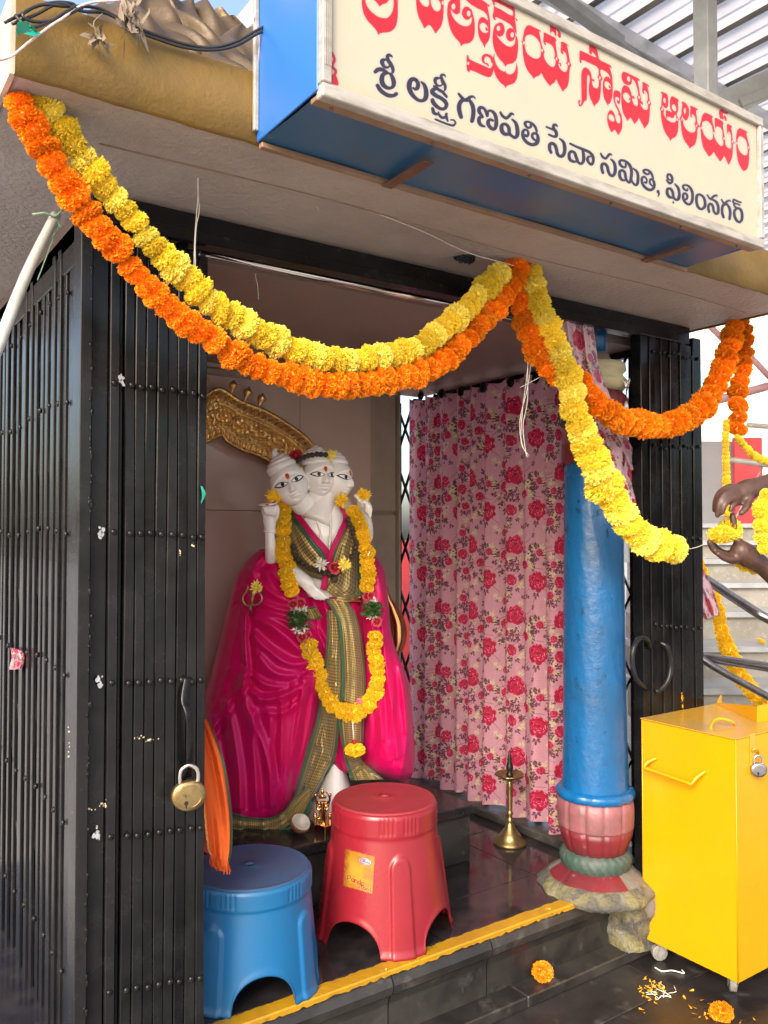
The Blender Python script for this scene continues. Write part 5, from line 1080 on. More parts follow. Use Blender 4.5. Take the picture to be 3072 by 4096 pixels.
for k_ in range(8):
    y_ = 128+k_*13; L_ = (60, 70, 62, 44, 52, 50, 40, 36)[k_]
    def bl_(): 
        x_ = 162
        while x_ < 162+L_: w_ = 3+int(rng.integers(2, 8)); cv.stroke([(x_, y_+(x_-162)*.12, 1.6), (x_+w_, y_+(x_+w_-162)*.12, 1.6)]); x_ += w_+4
    paint(bl_, c_(90,70,60), .8)
STK = image_from('stool_sticker', sA*.68); M['sticker'] = print_mat('paper_sticker', STK, rough=.35)
cr4 = [np.array(v, float) for v in ((1381,3396),(1499,3427),(1490,3575),(1373,3543))]; G = []; UV = []
for j in range(22):
    row = []; ur = []
    for i in range(16):
        u, v = i/15, j/21; q = (cr4[0]*(1-u)+cr4[1]*u)*(1-v)+(cr4[3]*(1-u)+cr4[2]*u)*v
        if i in (0, 15): q = q+np.array([1.1*math.sin(j*2.1), 0])
        if j in (0, 21): q = q+np.array([0, 1.1*math.sin(i*2.3)])
        row.append(on_stool(*q)); ur.append((u, 1-v))
    G.append(row); UV.append(ur)
st_o = MB().grid(np.array(G), np.array(UV)).build('paper_sticker', M['sticker'], rstool, smooth=True); st_o['label'] = 'worn yellow paper sticker with red lettering'

# ================================================================ YELLOW DONATION BOX
bx0, bx1, by0, by1, bz0, bz1 = 2.335, 2.785, 1.490, 1.838, .066, .80
db = thing('donation_box', 'tall bright yellow metal donation box on casters with a funnel top', 'donation box', (2.56, 1.66, 0))
def panel(a, b_, n_): return MB().box(a, b_, bev=.0015).build(n_, M['yellow'], db)
panel((bx0, by0+.002, bz0), (bx0+.002, by1-.002, bz1-.004), 'side_panel'); panel((bx1-.002, by0+.002, bz0), (bx1, by1-.002, bz1-.004), 'side_panel')
panel((bx0, by0, bz0), (bx1, by0+.002, bz1-.004), 'front_panel'); panel((bx0, by1-.002, bz0), (bx1, by1, bz1-.004), 'back_panel'); panel((bx0+.003, by0+.003, bz0), (bx1-.003, by1-.003, bz0+.003), 'base_panel')
for (x, y) in ((bx0, by0),(bx0, by1),(bx1, by0),(bx1, by1)): MB().tube([(x+(.001 if x == bx0 else -.001), y+(.001 if y == by0 else -.001), bz0), (x+(.001 if x == bx0 else -.001), y+(.001 if y == by0 else -.001), bz1-.004)], .0022, 8).build('corner_seam', M['yellow'], db, smooth=True)
MB().box((bx0-.004, by0-.002, bz1-.002), (bx0+.235, by1+.003, bz1+.0012), bev=.0006).build('lid', M['yellow_top'], db)
MB().box((bx0+.237, by0-.002, bz1-.0025), (bx1+.004, by1+.003, bz1+.0005), bev=.0006).build('top_plate', M['yellow_top'], db)
# funnel walls round the slot
zc = bz1+.001; pts = [onZ(2869,2812,zc), onZ(2985,2905,zc)]
A_, B_ = np.array([bx0+.43,by1-.0,zc]), np.array([bx0+.245, by0+.07, zc])
def wallq(p, q, h0, h1, th=.0022):
    p, q = np.array(p, float), np.array(q, float); n_ = np.cross(q-p, [0,0,1.]); n_ /= np.linalg.norm(n_); V = []
    for s in (-1, 1): V += [p+n_*th*s, q+n_*th*s, q+n_*th*s+[0,0,h1], p+n_*th*s+[0,0,h0]]
    return MB().add(V, [(0,1,2,3),(7,6,5,4),(0,4,5,1),(1,5,6,2),(2,6,7,3),(3,7,4,0)])
F1, F2, F3 = (bx0+.24, by1-.005, zc), (bx1-.004, by1-.005, zc), (bx1-.004, by0+.005, zc)
wallq((bx0+.425,by1-.006,zc), (bx0+.26,by0+.085,zc), .004, .055).build('funnel_wall', M['yellow'], db)
wallq((bx0+.26,by0+.085,zc), (bx1-.003,by0+.06,zc), .055, .06).build('funnel_wall', M['yellow'], db)
wallq((bx0+.425,by1-.006,zc), (bx1-.003,by1-.006,zc), .004, .03).build('funnel_wall', M['yellow'], db)
def handle(P, r, name='handle'): return MB().tube(P, r, 12, 46).build(name, M['yellow'], db, smooth=True)
xq = bx0-.002
h = [onX(2625,3032,xq), onX(2590,3050,xq-.018), onX(2578,3064,xq-.030), onX(2583,3074,xq-.034), onX(2620,3086,xq-.034), onX(2755,3133,xq-.034), onX(2768,3132,xq-.033), onX(2785,3112,xq-.022), onX(2822,3084,xq)]
handle(h, .006); 
hl_ = [onZ(2843,2918,bz1+.001), onZ(2846,2900,bz1+.012), onZ(2862,2880,bz1+.022), onZ(2895,2876,bz1+.024), onZ(2930,2888,bz1+.014), onZ(2940,2900,bz1+.001)]; handle(hl_, .0046, 'lid_handle')
yf = by0-.001; q = lambda x, y, d=0: onY(x, y, yf-d)
MB().box(q(2999,2935), q(3022,3060,.0025), bev=.0008).build('hasp', M['yellow_top'], db)
MB().tube([q(3010,3010), q(3012,3000,.010), q(3022,2995,.014), q(3032,3003,.012), q(3034,3016)], .0028, 8, 20).build('staple', M['yellow_top'], db, smooth=True)
padlock('padlock', 'small round steel padlock on the front hasp of the yellow box', q(3034,3078,.016), .0245, .009, .0034, M['steel_dark'], (-.75,-1,0), keyhole=True)
for (x, y, an) in ((bx0+.045, by0+.045, .7),(bx0+.045, by1-.05, 2.6),(bx1-.045, by0+.045, 1.5),(bx1-.045, by1-.05, .3)):
    mb = MB(); mb.box((x-.03,y-.03,bz0-.004),(x+.03,y+.03,bz0-.0005), bev=.001); mb.build('caster_plate', M['zinc'], db)
    ca, sa = math.cos(an), math.sin(an); mb = MB()
    for s in (-1, 1):
        V = [(-.018,.013*s,-.002),(.016,.013*s,-.002),(.030,.013*s,-.046),(.018,.013*s,-.050)]; W_ = [(x+vx*ca-vy*sa, y+vx*sa+vy*ca, bz0-.002+vz) for vx, vy, vz in V]+[(x+vx*ca-(vy+.002*s)*sa, y+vx*sa+(vy+.002*s)*ca, bz0-.002+vz) for vx, vy, vz in V]
        mb.add(W_, [(0,1,2,3),(4,5,6,7),(0,1,5,4),(1,2,6,5),(2,3,7,6),(3,0,4,7)])
    mb.build('caster_fork', M['zinc'], db)
    c = np.array([x+.018*ca, y+.018*sa, .0272]); ax_ = np.array([-sa, ca, 0])*.011; wh = MB().tube([c-ax_, c-ax_*.8, c+ax_*.8, c+ax_], [.021,.026,.026,.021], 24).build('caster_wheel', M['rubber'], db, smooth=False)
# ================================================================ OIL LAMP
lp = np.array([2.256, 2.401, FZ]); ol = thing('oil_lamp', 'slender brass oil lamp with dark wick tip standing on the black floor', 'lamp', lp)
MB().lathe([(.001,0),(.060,0),(.064,.004),(.062,.012),(.050,.018),(.046,.030),(.034,.045),(.020,.062),(.013,.078),(.010,.086)], lp, 40).build('foot', M['brass'], ol, smooth=True)
pr = [(.010,.086),(.015,.090),(.010,.096),(.008,.11),(.014,.118),(.009,.126)]
for k in range(12): pr += [(.0075,.130+k*.007),(.0095,.1335+k*.007)]
pr += [(.008,.218),(.013,.226),(.008,.234),(.010,.246)]
MB().lathe(pr, lp, 24).build('stem', M['brass'], ol, smooth=True)
MB().lathe([(.010,.246),(.030,.250),(.052,.262),(.055,.270),(.050,.268),(.028,.258),(.010,.256)], lp, 40, lambda a, z: 1+.10*max(0, math.cos(a*5))**6).build('oil_bowl', M['brass'], ol, smooth=True)
MB().lathe([(.012,.256),(.014,.268),(.008,.276),(.013,.288),(.014,.30),(.007,.318),(.009,.326),(.004,.345),(.001,.362)], lp, 20).build('finial', M['kohl'], ol, smooth=True)
# ================================================================ ORANGE CLOTH
oc = thing('cloth', 'orange cotton cloth with maroon stripe and frayed hem hanging beside the left gate', 'cloth', onY(860, 2900, 1.925))
RE = catmull([(838,2880),(868,2960),(900,3060),(920,3180),(931,3300),(928,3400),(918,3450)], 40); LE = catmull([(740,2860),(745,2980),(750,3100),(755,3200),(762,3300),(780,3380),(800,3400)], 40)
def clothpt(i, u, d=0): q = LE[i]*(1-u)+RE[i]*u; s = i/39; return onY(q[0], q[1], 1.925+.012*math.sin(u*11+s*2)+.006*math.sin(u*23-s*5)-d)
for (u0, u1, mt, nm) in ((0,.34,'maroon_cloth','stripe'),(.345,.40,'gold','thread_border'),(.405,.93,'orange_cloth','cloth_field'),(.935,1,'green_silk','selvedge')):
    k = max(4, int(40*(u1-u0))); G = [[clothpt(i, u) for u in np.linspace(u0, u1, k)] for i in range(40)]; MB().grid(np.array(G)).build(nm, M[mt], oc, smooth=True)
mb = MB()
for k in range(120):
    u = .35+.62*k/120+.003*rng.normal(); q = LE[39]*(1-u)+RE[39]*u; y0 = q[1]; L = 36+16*rng.random(); a, b_ = q[0], q[0]+6*rng.normal()
    P = [clothpt(39, u), onY((a+b_)/2+2*rng.normal(), y0+L*.5, 1.925+.006*rng.normal()+.012*math.sin(u*11+2)), onY(b_, y0+L, 1.925+.01*rng.normal()+.012*math.sin(u*11+2))]; mb.tube(P, .0009, 3)
mb.build('fringe', M['orange_cloth'], oc)['kind'] = 'stuff'
# ================================================================ STRINGS, WIRES, PIPE
def tubep(P, r, mat, name, n=None): return MB().tube(P, r, 6, n or len(P)*6).build(name, M[mat], smooth=True)
st = lambda pts, Y, r=.0011: tubep([onY(x, y, Y) for x, y in pts], r, 'string', 'string')
def strands(label, sets, Y, Y2=None):
    root = thing('hanging_string', label, 'string', onY(sets[0][0][0], sets[0][0][1], Y), 'white strings left under the roof')
    for s in sets:
        k = len(s); P = [onY(x, y, Y+((Y2-Y)*i/(k-1) if Y2 else 0)) for i, (x, y) in enumerate(s)]; MB().tube(P, .0010, 6, k*6).build('strand', M['string'], root, smooth=True)
strands('doubled white string hanging from the soffit near the roof corner', [[(818,632),(800,628),(792,640),(793,760),(786,860),(779,960),(776,1068)],[(797,640),(790,740),(797,840),(786,900),(781,985),(782,1070)]], 1.65)
strands('short curl of white string on the soffit left of the sign', [[(1212,800),(1222,772),(1240,780),(1262,815),(1276,842)]], 1.64)
strands('thin white string tied round the steel rod', [[(1028,1030),(1034,1060),(1022,1100),(1030,1140),(1034,1198)]], 1.965)
strands('bundle of long white strings dangling from the middle hook', [[(2128,1290),(2118,1400),(2105,1520),(2090,1640),(2085,1760),(2112,1830)],[(2130,1290),(2112,1450),(2110,1600),(2092,1700),(2100,1790),(2106,1826)],[(2135,1300),(2120,1480),(2108,1560),(2080,1680),(2088,1780),(2118,1824)],[(2080,1550),(2120,1530),(2175,1500),(2230,1470)]], 1.72)
tag(tubep([onY(x, y, 1.70) for x, y in ((2795,1112),(2812,1160),(2855,1205),(2900,1235),(2925,1228),(2926,1180),(2922,1085))], .0016, 'wire_red', 'wire'), 'pink white wire looped under the right end of the roof', 'wire')
def wirec(label, pts, r, mat): 
    P = [onY(x, y, Y) for x, y, Y in pts]; return tag(tubep(P, r, mat, 'cable'), label, 'cable')
wirec('black cable sagging from the roof edge into the blue side of the sign, upper one', [(20,90,1.40),(90,55,1.41),(160,20,1.41),(260,25,1.41),(380,30,1.42),(470,70,1.42),(560,115,1.415),(650,148,1.415),(740,176,1.415),(840,190,1.41),(940,168,1.40),(1030,120,1.40),(1090,92,1.40),(1122,100,1.405)], .0028, 'wire')
wirec('black cable sagging from the roof edge into the blue side of the sign, lower one', [(50,95,1.40),(140,60,1.41),(240,14,1.41),(330,45,1.41),(430,55,1.42),(540,120,1.415),(640,160,1.415),(740,190,1.415),(850,200,1.41),(950,180,1.40),(1040,130,1.40),(1120,104,1.405)], .0028, 'wire')
wirec('loose loop of black cable bunched at the roof corner', [(60,60,1.40),(110,110,1.395),(180,95,1.40),(250,55,1.40),(300,20,1.41),(230,8,1.41),(140,28,1.41),(90,60,1.40),(130,85,1.40),(220,80,1.40),(330,30,1.41)], .0026, 'wire')
wirec('red and white twisted wire running along the roof corner', [(-40,245,1.38),(40,228,1.39),(120,165,1.395),(200,105,1.40),(255,70,1.40),(310,30,1.41),(380,8,1.41),(470,2,1.41),(540,-20,1.41)], .0022, 'wire_red')
wirec('pink white wire running down beside the blue side of the sign', [(1030,40,1.418),(1012,80,1.415),(1028,120,1.415),(1036,160,1.416),(1034,230,1.416),(1038,270,1.42)], .0022, 'wire_red')
# dried leaves caught on the wires
mb = MB()
for k in range(46):
    c = onY(470+rng.random()*80+(k % 3)*12, 20+rng.random()*90+(k % 3)*20, 1.40-.02*rng.random()); d = rng.normal(size=3)*[.012,.006,.022]; e = rng.normal(size=3)*.006; mb.add([c, c+d*.5+e, c+d, c+d*.5-e*.4], [(0,1,2,3)])
for k in range(22):
    c = onY(385+rng.normal()*16, 150+rng.normal()*16, 1.395); d = rng.normal(size=3)*.012; e = rng.normal(size=3)*.005; mb.add([c, c+d*.5+e, c+d, c+d*.5-e], [(0,1,2,3)])
mb.tube([onY(385,130,1.395), onY(375,90,1.397), onY(410,55,1.40)], .001, 4, 8); mb.tube([onY(530,95,1.395), onY(545,150,1.39), onY(548,182,1.392)], [.004,.003,.001], 5, 10)
do_ = mb.build('dried_leaves', M['dry']); do_['kind'] = 'stuff'; tag(do_, 'dried brown leaves caught in the cables on the ochre fascia', 'dry leaves')
mb = MB()
for k in range(9):
    c = onY(115+rng.normal()*14, 115+rng.normal()*5, 1.39); d = rng.normal(size=3)*[.012,.004,.006]; e = rng.normal(size=3)*.007; mb.add([c, c+d*.5+e, c+d, c+d*.5-e], [(0,1,2,3)])
tag(mb.build('tape_scrap', M['teal_tape']), 'torn teal tape on the cables at the roof corner', 'tape')['kind'] = 'stuff'
pp = thing('pipe', 'weathered white pipe slanting across the left side gate, tied at its top', 'pipe', onY(222, 862, 1.76)); P = [onY(222, 862, 1.76), onY(110, 1090, 1.66), onY(0, 1365, 1.56), onY(-140, 1720, 1.45)]
MB().tube(P, [.0098,.0102,.0105,.011], 16, 24).build('pipe_tube', M['pipe'], pp, smooth=True)
M['rope_green'] = pm('green_cord', (.25,.42,.28,1), (.12,.2,.12,1), 60, rough=.8)
mb = MB(); mb.tube([onY(130,858,1.74), onY(180,852,1.735), onY(215,866,1.74), onY(240,850,1.745), onY(262,820,1.76)], .0022, 6, 20); mb.tube([onY(200,880,1.74), onY(235,886,1.745), onY(212,900,1.745), onY(240,905,1.745), onY(205,872,1.745)], .002, 6, 24); mb.tube([onY(228,900,1.745), onY(210,960,1.72), onY(150,1120,1.66)], .0012, 5, 12); mb.build('cord', M['rope_green'], pp, smooth=True)
# hole with dark torn wire in the soffit near the middle hook
mb = MB(); hc = onZ(1862, 1030, SOF); 
for k in range(14): a = rng.random()*6.28; r = .02*rng.random(); P = [hc+[r*math.cos(a)*1.6, r*math.sin(a), -.002], hc+[.03*math.cos(a+.8), .018*math.sin(a+.8), -.012*rng.random()-.003], hc+[.02*math.cos(a+2), .014*math.sin(a+2), -.016*rng.random()]]; mb.tube(P, .0018, 4, 8)
mb.lathe([(.030,-.0015),(.024,-.004),(.001,-.001)], hc, 20, lambda a, z: 1+.35*math.sin(3*a)*.5+.3*math.sin(7*a)*.4); tag(mb.build('torn_wires', M['gash']), 'dark tangle of torn wires in a hole in the soffit near the middle hook', 'wires')['kind'] = 'stuff'
mb = MB(); mb.tube([onZ(1500,850,SOF-.001), onZ(1700,930,SOF-.008), onZ(1870,1010,SOF-.012), onZ(2055,1062,SOF-.022)], .0011, 5, 20); tag(mb.build('string', M['string']), 'thin jute string stretched along the soffit to the middle hook', 'string')
# ================================================================ FALLEN FLOWERS
def fallen(label, x, y, z, kind, r, sc=(1,1,.7), rot=(.4,.3,0)):
    c = onZ(x, y, z); o = bpy.data.objects.new('marigold', FL[kind][1]); COL.objects.link(o); o.location = (c[0], c[1], c[2]+r*.62); o.scale = (r*sc[0], r*sc[1], r*sc[2]); o.rotation_euler = rot
    return tag(o, label, 'marigold', 'fallen marigolds')
fallen('orange marigold head fallen on the dark ledge below the step', 2172, 3915, LZ, 'ora', .034, (1.15,.9,.8), (.9,.2,0))
fallen('torn orange marigold lying at the bottom right near the caster', 2885, 4085, 0, 'ora', .040, (1.2,.8,.7), (.5,.9,1))
M['petal'] = pm('loose_petal', (.85,.36,.01,1), (.8,.5,.03,1), 80, rough=.6, trans=.1)
mb = MB()
def petal(x, y, z, s):
    c = onZ(x, y, z)+np.array([0,0,.002+.004*rng.random()]); a = rng.random()*6.28; d = np.array([math.cos(a), math.sin(a), .15*rng.normal()])*s; e = np.array([-math.sin(a), math.cos(a), .4*rng.normal()])*s*.35
    mb.add([c-d, c+e*.4, c+d*.9+e, c+d*1.1+[0,0,s*.3], c+d*.9-e, c-e*.4], [(0,1,5),(1,2,4,5),(2,3,4)])
for k in range(46): petal(2615+rng.normal()*26, 3960+rng.normal()*20, 0, .008)
for x, y in ((2565,3968),(2735,3990),(2740,3995),(2765,3968),(2568,4040),(2572,4052),(2780,4060),(2800,4070),(2818,4062),(2825,4075),(2838,4058),(2810,4005),(2840,4015),(2760,4030),(2775,4035),(2962,4090),(2190,3640),(1545,3890),(3015,4080)): petal(x, y, 0 if y > 3900 and x > 2300 else (FZ if x < 2200 else 0), .009)
po = mb.build('loose_petals', M['petal']); po['kind'] = 'stuff'; tag(po, 'loose orange petals and stalks scattered on the dark paving', 'petals')
mb = MB(); 
for k in range(14): c = onZ(2640+rng.normal()*30, 3965+rng.normal()*20, 0)+[0,0,.003]; a = rng.random()*6.28; d = np.array([math.cos(a), math.sin(a), .1])*.016; mb.tube([c-d, c+rng.normal(size=3)*.002, c+d], .0009, 4)
mb.tube([onZ(2620,3870,.003), onZ(2650,3885,.003), onZ(2690,3882,.004), onZ(2735,3893,.004), onZ(2728,3880,.004)], .002, 5, 20); so_ = mb.build('stalks', M['white_fl']); so_['kind'] = 'stuff'; tag(so_, 'pale flower stalks and a wisp of string on the paving by the caster', 'stalks')
# ================================================================ STAIRS AND WHAT STANDS BEHIND, right edge
sc_ = thing('staircase', 'pale stone staircase rising behind the right end of the shrine', 'staircase', atT(3000, 2500, 4)*[1,1,0])
def slabq(t0, t1, z0, z1, l0, l1, name, mat, parent, cat=None):
    P = [];
    for z in (z0, z1):
        for t, l in ((t0, l0),(t0, l1),(t1, l1),(t1, l0)): P.append(_Fh*t+_R*l+np.array([0,0,z]))
    return MB().add(P, [(0,1,2,3),(4,5,6,7),(0,1,5,4),(1,2,6,5),(2,3,7,6),(3,0,4,7)]).build(name, mat, parent)
stp = [(3.6,.305),(3.9,.475),(4.2,.651),(4.5,.820),(4.8,.977),(5.1,1.126),(5.4,1.261),(5.7,1.379),(6.0,1.50)]
for i, (t, z) in enumerate(stp):
    zp = stp[i-1][1] if i else 0.0; l0 = max(.31*t, 1.32)
    slabq(t+.02, t+.34, zp-.03, z-.032, l0, 3.2, 'riser', M['stair'], sc_); slabq(t-.012, t+.335, z-.030, z, l0-.01, 3.2, 'tread', M['stair_top'], sc_)
slabq(6.33, 9, 1.2, 1.5, 1.9, 6, 'landing', M['stair_top'], sc_)
rl = thing('handrail', 'stainless steel stair handrails crossing at the right edge', 'handrail', atT(3072, 2476, 3.6)*[1,1,0])
MB().tube([atT(2800,2300,3.75), atT(2822,2315,3.7), atT(3022,2447,3.45), atT(3090,2484,3.4), atT(3500,2700,3.1)], .0205, 14, 30).build('rail_tube', M['steel_dark'], rl, smooth=True)
MB().tube([atT(2700,2612,3.7), atT(3072,2668,3.45), atT(3500,2740,3.2)], .0205, 14, 20).build('rail_tube', M['steel_dark'], rl, smooth=True)
MB().tube([atT(2750,2590,3.62), atT(2850,2664,3.56), atT(3072,2786,3.4), atT(3500,3020,3.1)], .0155, 14, 20).build('rail_tube', M['steel_dark'], rl, smooth=True)
MB().tube([atT(3500,2700,3.1), atT(3500,2740,3.1)*[1,1,0]], .02, 12).build('rail_post', M['steel_dark'], rl, smooth=True)
garland('yellow marigold garland draped down the stairs behind the handrails', [(2790,2255,24),(2812,2300,24),(2835,2350,25),(2862,2410,25),(2880,2450,25),(2880,2500,27),(2895,2555,29),(2915,2610,30),(2950,2680,32),(2990,2745,34),(3040,2800,36),(3110,2850,36)], 'gol', 'marigold garlands by the stairs', lambda x, y: atT(x, y, 4.15-(y-2255)/600*.35))
garland('golden marigold strand seen in the gap left of the right gate', [(2548,1750,14),(2552,1850,16),(2550,1950,16),(2545,2050,15),(2552,2150,15),(2546,2270,16)], 'gol', 'marigold garlands by the stairs', lambda x, y: atT(x, y, 4.1))
o = fallen('small yellow marigold head lying on a stair tread', 3045, 2560, .82, 'gol', .022)
o.location = atT(3045, 2545, 4.55); o.location.z = .84
gw = thing('rear_wall', 'grey plastered wall panel behind the stairs', 'wall', atT(2860, 2100, 7)*[1,1,0]); slabq(7.0, 7.1, .0, K(.78), 2.2, 7.0*(2942-1536)/FPX, 'plaster', M['greywall'], gw)
rp = thing('red_panel', 'flat red painted panel beside the grey wall at the right edge', 'panel', atT(3000, 2000, 6.9)*[1,1,0]); slabq(6.9, 6.95, .3, K(.80), 6.9*(2942-1536)/FPX, 6.9*(3052-1536)/FPX, 'sheet', M['redpanel'], rp)
MB().tube([atT(2938,2080,6.6), atT(3055,1860,6.6)], .006, 6).build('strut', M['alu'], rp)
MB().tube([atT(2918,1838,6.5), atT(3056,1858,6.5), atT(3200,1880,6.5)], .022, 10).build('rail', M['alu'], rp, smooth=True)
MB().tube([atT(2990,1700,6.5), atT(3200,1716,6.5)], .02, 10).build('rail', M['alu'], rp, smooth=True)
wb = thing('white_building', 'bright cream building with a small cyan window behind the stairs', 'building', atT(2900, 2100, 13)*[1,1,0])
slabq(13, 13.5, 0, K(3.9), 4.4, 9, 'wall', M['bldg'], wb); slabq(12.9, 13.6, K(3.91), K(4.2), 4.2, 9.2, 'parapet', M['bldg'], wb)
wn_ = slabq(12.95, 12.99, *sorted((K((2136-1480)/FPX*12.95), K((2136-1560)/FPX*12.95))), 12.95*(2782-1536)/FPX, 12.95*(2826-1536)/FPX, 'window', M['cyan'], wb)
slabq(12.93, 12.985, K((2136-1574)/FPX*12.93), K((2136-1563)/FPX*12.93), 12.93*(2776-1536)/FPX, 12.93*(2832-1536)/FPX, 'sill', M['bldg'], wb)
pk = thing('pole_frame', 'pink painted poles crossing in front of the cream building', 'poles', atT(2950, 1600, 8)*[1,1,0])
for a_, b_, r in (((2835,1300),(2910,1375),.03),((2985,1410),(3090,1520),.03),((2870,1600),(3120,1532),.04)): MB().tube([atT(*a_, 8), atT(*b_, 8)], r, 8).build('pole', M['pinkpole'], pk, smooth=True)
MB().tube([atT(3200,1490,8), atT(3200,2700,8)*[1,1,0]], .04, 8).build('pole', M['pinkpole'], pk, smooth=True)
# ================================================================ THE STATUE
T0 = 3.05
OUT = -_Fh
def S(x, y, d=0.0): return atT(x, y, T0-d)
base_pt = S(1300, 3290, .1); base_pt[2] = .432
sa = thing('statue', 'white marble three-headed deity statue draped in magenta silk with green and gold borders', 'statue', base_pt)
def smst(a, b, x): t = min(1, max(0, (x-a)/(b-a))); return t*t*(3-2*t)
LOFTS = []
def rows_at(rows, y):
    R_ = np.array(rows, float); return np.array([np.interp(y, R_[:, 0], R_[:, k]) for k in range(1, R_.shape[1])])
def smooth_rows(rows, n): return catmull(np.array(rows, float), n)
def dtop(x, y):
    d = -1
    for rows in LOFTS:
        if rows[0][0] <= y <= rows[-1][0]:
            xl, xr, D = rows_at(rows, y)[:3]; u = (x-(xl+xr)/2)/max((xr-xl)/2, 1)
            if abs(u) < 1: d = max(d, D*(1-u*u)**.42)
    return d
def creases(lst): return [(catmull(np.array(p, float), 24), w*1.45, a*1.15) for p, w, a in lst]
def crease_field(x, y, CR):
    f = 0
    for P, w, a in CR:
        dd = (P[:, 0]-x)**2+(P[:, 1]-y)**2; i = int(dd.argmin()); dist = math.sqrt(dd[i])
        if dist > 4*w: continue
        if i in (0, len(P)-1): fade = .5
        else: fade = 1
        j = min(max(i, 1), len(P)-2); tx, ty = P[j+1]-P[j-1]; L = math.hypot(tx, ty)+1e-6; sd = ((x-P[i][0])*ty-(y-P[i][1])*tx)/L
        f += a*fade*(math.exp(-(abs(sd)/w)**1.25)*(1 if abs(sd) >= dist*.2 or dist < w else .4)-.55*math.exp(-((sd-1.6*w)/(w*.9))**2))
    return f
def loft(name, rows, mat, parent=sa, nr=90, na=120, cr=None, back=1.0, pw=.42, reg=True, noise=0, label=None):
    R_ = smooth_rows(rows, nr); G = np.zeros((nr, na, 3))
    if reg: LOFTS.append(rows)
    for i, q in enumerate(R_):
        y, xl, xr, D = q[:4]; cx, hw = (xl+xr)/2, (xr-xl)/2
        for j in range(na):
            a = 2*math.pi*j/na; u = math.cos(a); s = math.sin(a); d = D*(abs(s)**(2*pw))*(1 if s > 0 else -back); x = cx+hw*u
            if cr is not None and s > 0: d += (crease_field(x, y, cr)+.0018*math.sin(x*.06+1.6*math.sin(y*.006+x*.004))*smst(2700, 2950, y))*min(1, s*2.2)
            if noise: d += noise*math.sin(x*.05+y*.03)*math.sin(y*.021-x*.013)
            G[i, j] = S(x, y, d)
    mb = MB().grid(G, cv=True); mb.F.append(tuple(range(na))); mb.F.append(tuple((nr-1)*na+j for j in range(na))); mb.M += [0, 0]
    o = mb.build(name, mat, parent, smooth=True)
    if label: o['label'] = label
    return o
# marble body with arms (one continuous surface)
body_rows = [(1960,1215,1345,.07),(1980,1185,1375,.085),(1996,1168,1398,.10),(2014,1156,1412,.112),(2034,1150,1424,.120),(2062,1144,1430,.124),(2110,1140,1436,.13),(2160,1140,1440,.135),(2230,1150,1440,.13),(2310,1158,1436,.12),(2400,1180,1430,.12),(2440,1190,1425,.11)]
LOFTS.append(body_rows)
R_ = smooth_rows(body_rows, 70); G = np.zeros((70, 72, 3))
for i, (y, xl, xr, D) in enumerate(R_):
    for j in range(72):
        a = 2*math.pi*j/72; x = (xl+xr)/2+(xr-xl)/2*math.cos(a); d = D*(abs(math.sin(a))**.85)*(1 if math.sin(a) > 0 else -.8)
        if math.sin(a) > 0 and 2060 < y < 2200: d += .008*math.exp(-((x-1215)/60)**2-((y-2120)/45)**2)+.008*math.exp(-((x-1370)/50)**2-((y-2120)/45)**2)
        G[i, j] = S(x, y, d)
mb = MB().grid(G, cv=True); mb.F += [tuple(range(72)), tuple(69*72+j for j in range(72))]; mb.M += [0, 0]
def limb(mb, pts, n=None): mb.tube([S(x, y, d) for x, y, d, r in pts], [r for *_, r in pts], 12, n or len(pts)*5); mb.ball(S(*pts[-1][:3]), pts[-1][3]*1.02, 8, 6); mb.ball(S(*pts[0][:3]), pts[0][3]*1.02, 8, 6)
limb(mb, [(1150,2110,.02,.032),(1105,2210,.05,.030),(1090,2240,.09,.026),(1084,2190,.13,.022),(1079,2140,.145,.0175),(1080,2105,.15,.021),(1078,2080,.152,.0255),(1080,2062,.155,.023)])
for (x0, x1, x2, y2) in ((1058,1052,1060,2055),(1071,1068,1074,2060),(1086,1086,1088,2060),(1099,1102,1100,2056)): limb(mb, [(x0,2066,.168,.0075),(x1,2040,.185,.0072),(x1+2,2028,.195,.0066),(x2,2040,.203,.0058),(x2+2,y2,.198,.005)])
limb(mb, [(1104,2075,.165,.0085),(1112,2045,.18,.0072),(1108,2020,.185,.006)]); limb(mb, [(1082,2050,.15,.0075),(1082,2015,.15,.0065),(1080,1992,.15,.005)])
limb(mb, [(1425,2110,.0,.03),(1462,2150,.0,.028),(1470,2100,.03,.02),(1462,2055,.05,.0165),(1455,2025,.06,.021),(1448,2003,.065,.02)])
for (xa, ya, xb, yb) in ((1452,1995,1440,2020),(1460,2000,1462,2045),(1468,2005,1474,2060),(1474,2012,1480,2072)): limb(mb, [(xa,ya,.08,.0075),((xa+xb)/2+6,(ya+yb)/2-6,.092,.007),(xb,yb,.088,.0055)])
limb(mb, [(1440,1995,.07,.009),(1432,1984,.085,.008),(1436,2004,.095,.006)])
limb(mb, [(1165,2280,.10,.026),(1190,2300,.13,.024),(1215,2322,.14,.026),(1240,2338,.14,.022)])
for k, (xe, ye) in enumerate(((1312,2392),(1300,2398),(1284,2398),(1266,2396))): limb(mb, [(1238-6*k,2330+7*k,.152,.0085),(1272-8*k,2362+6*k,.162,.0075),(xe,ye,.155,.0052)])
mb.ball(S(1430,1984,.085), (.016,.012,.011), 10, 8)
remesh(mb.build('marble_body', M['marble'], sa), .0042, 5)
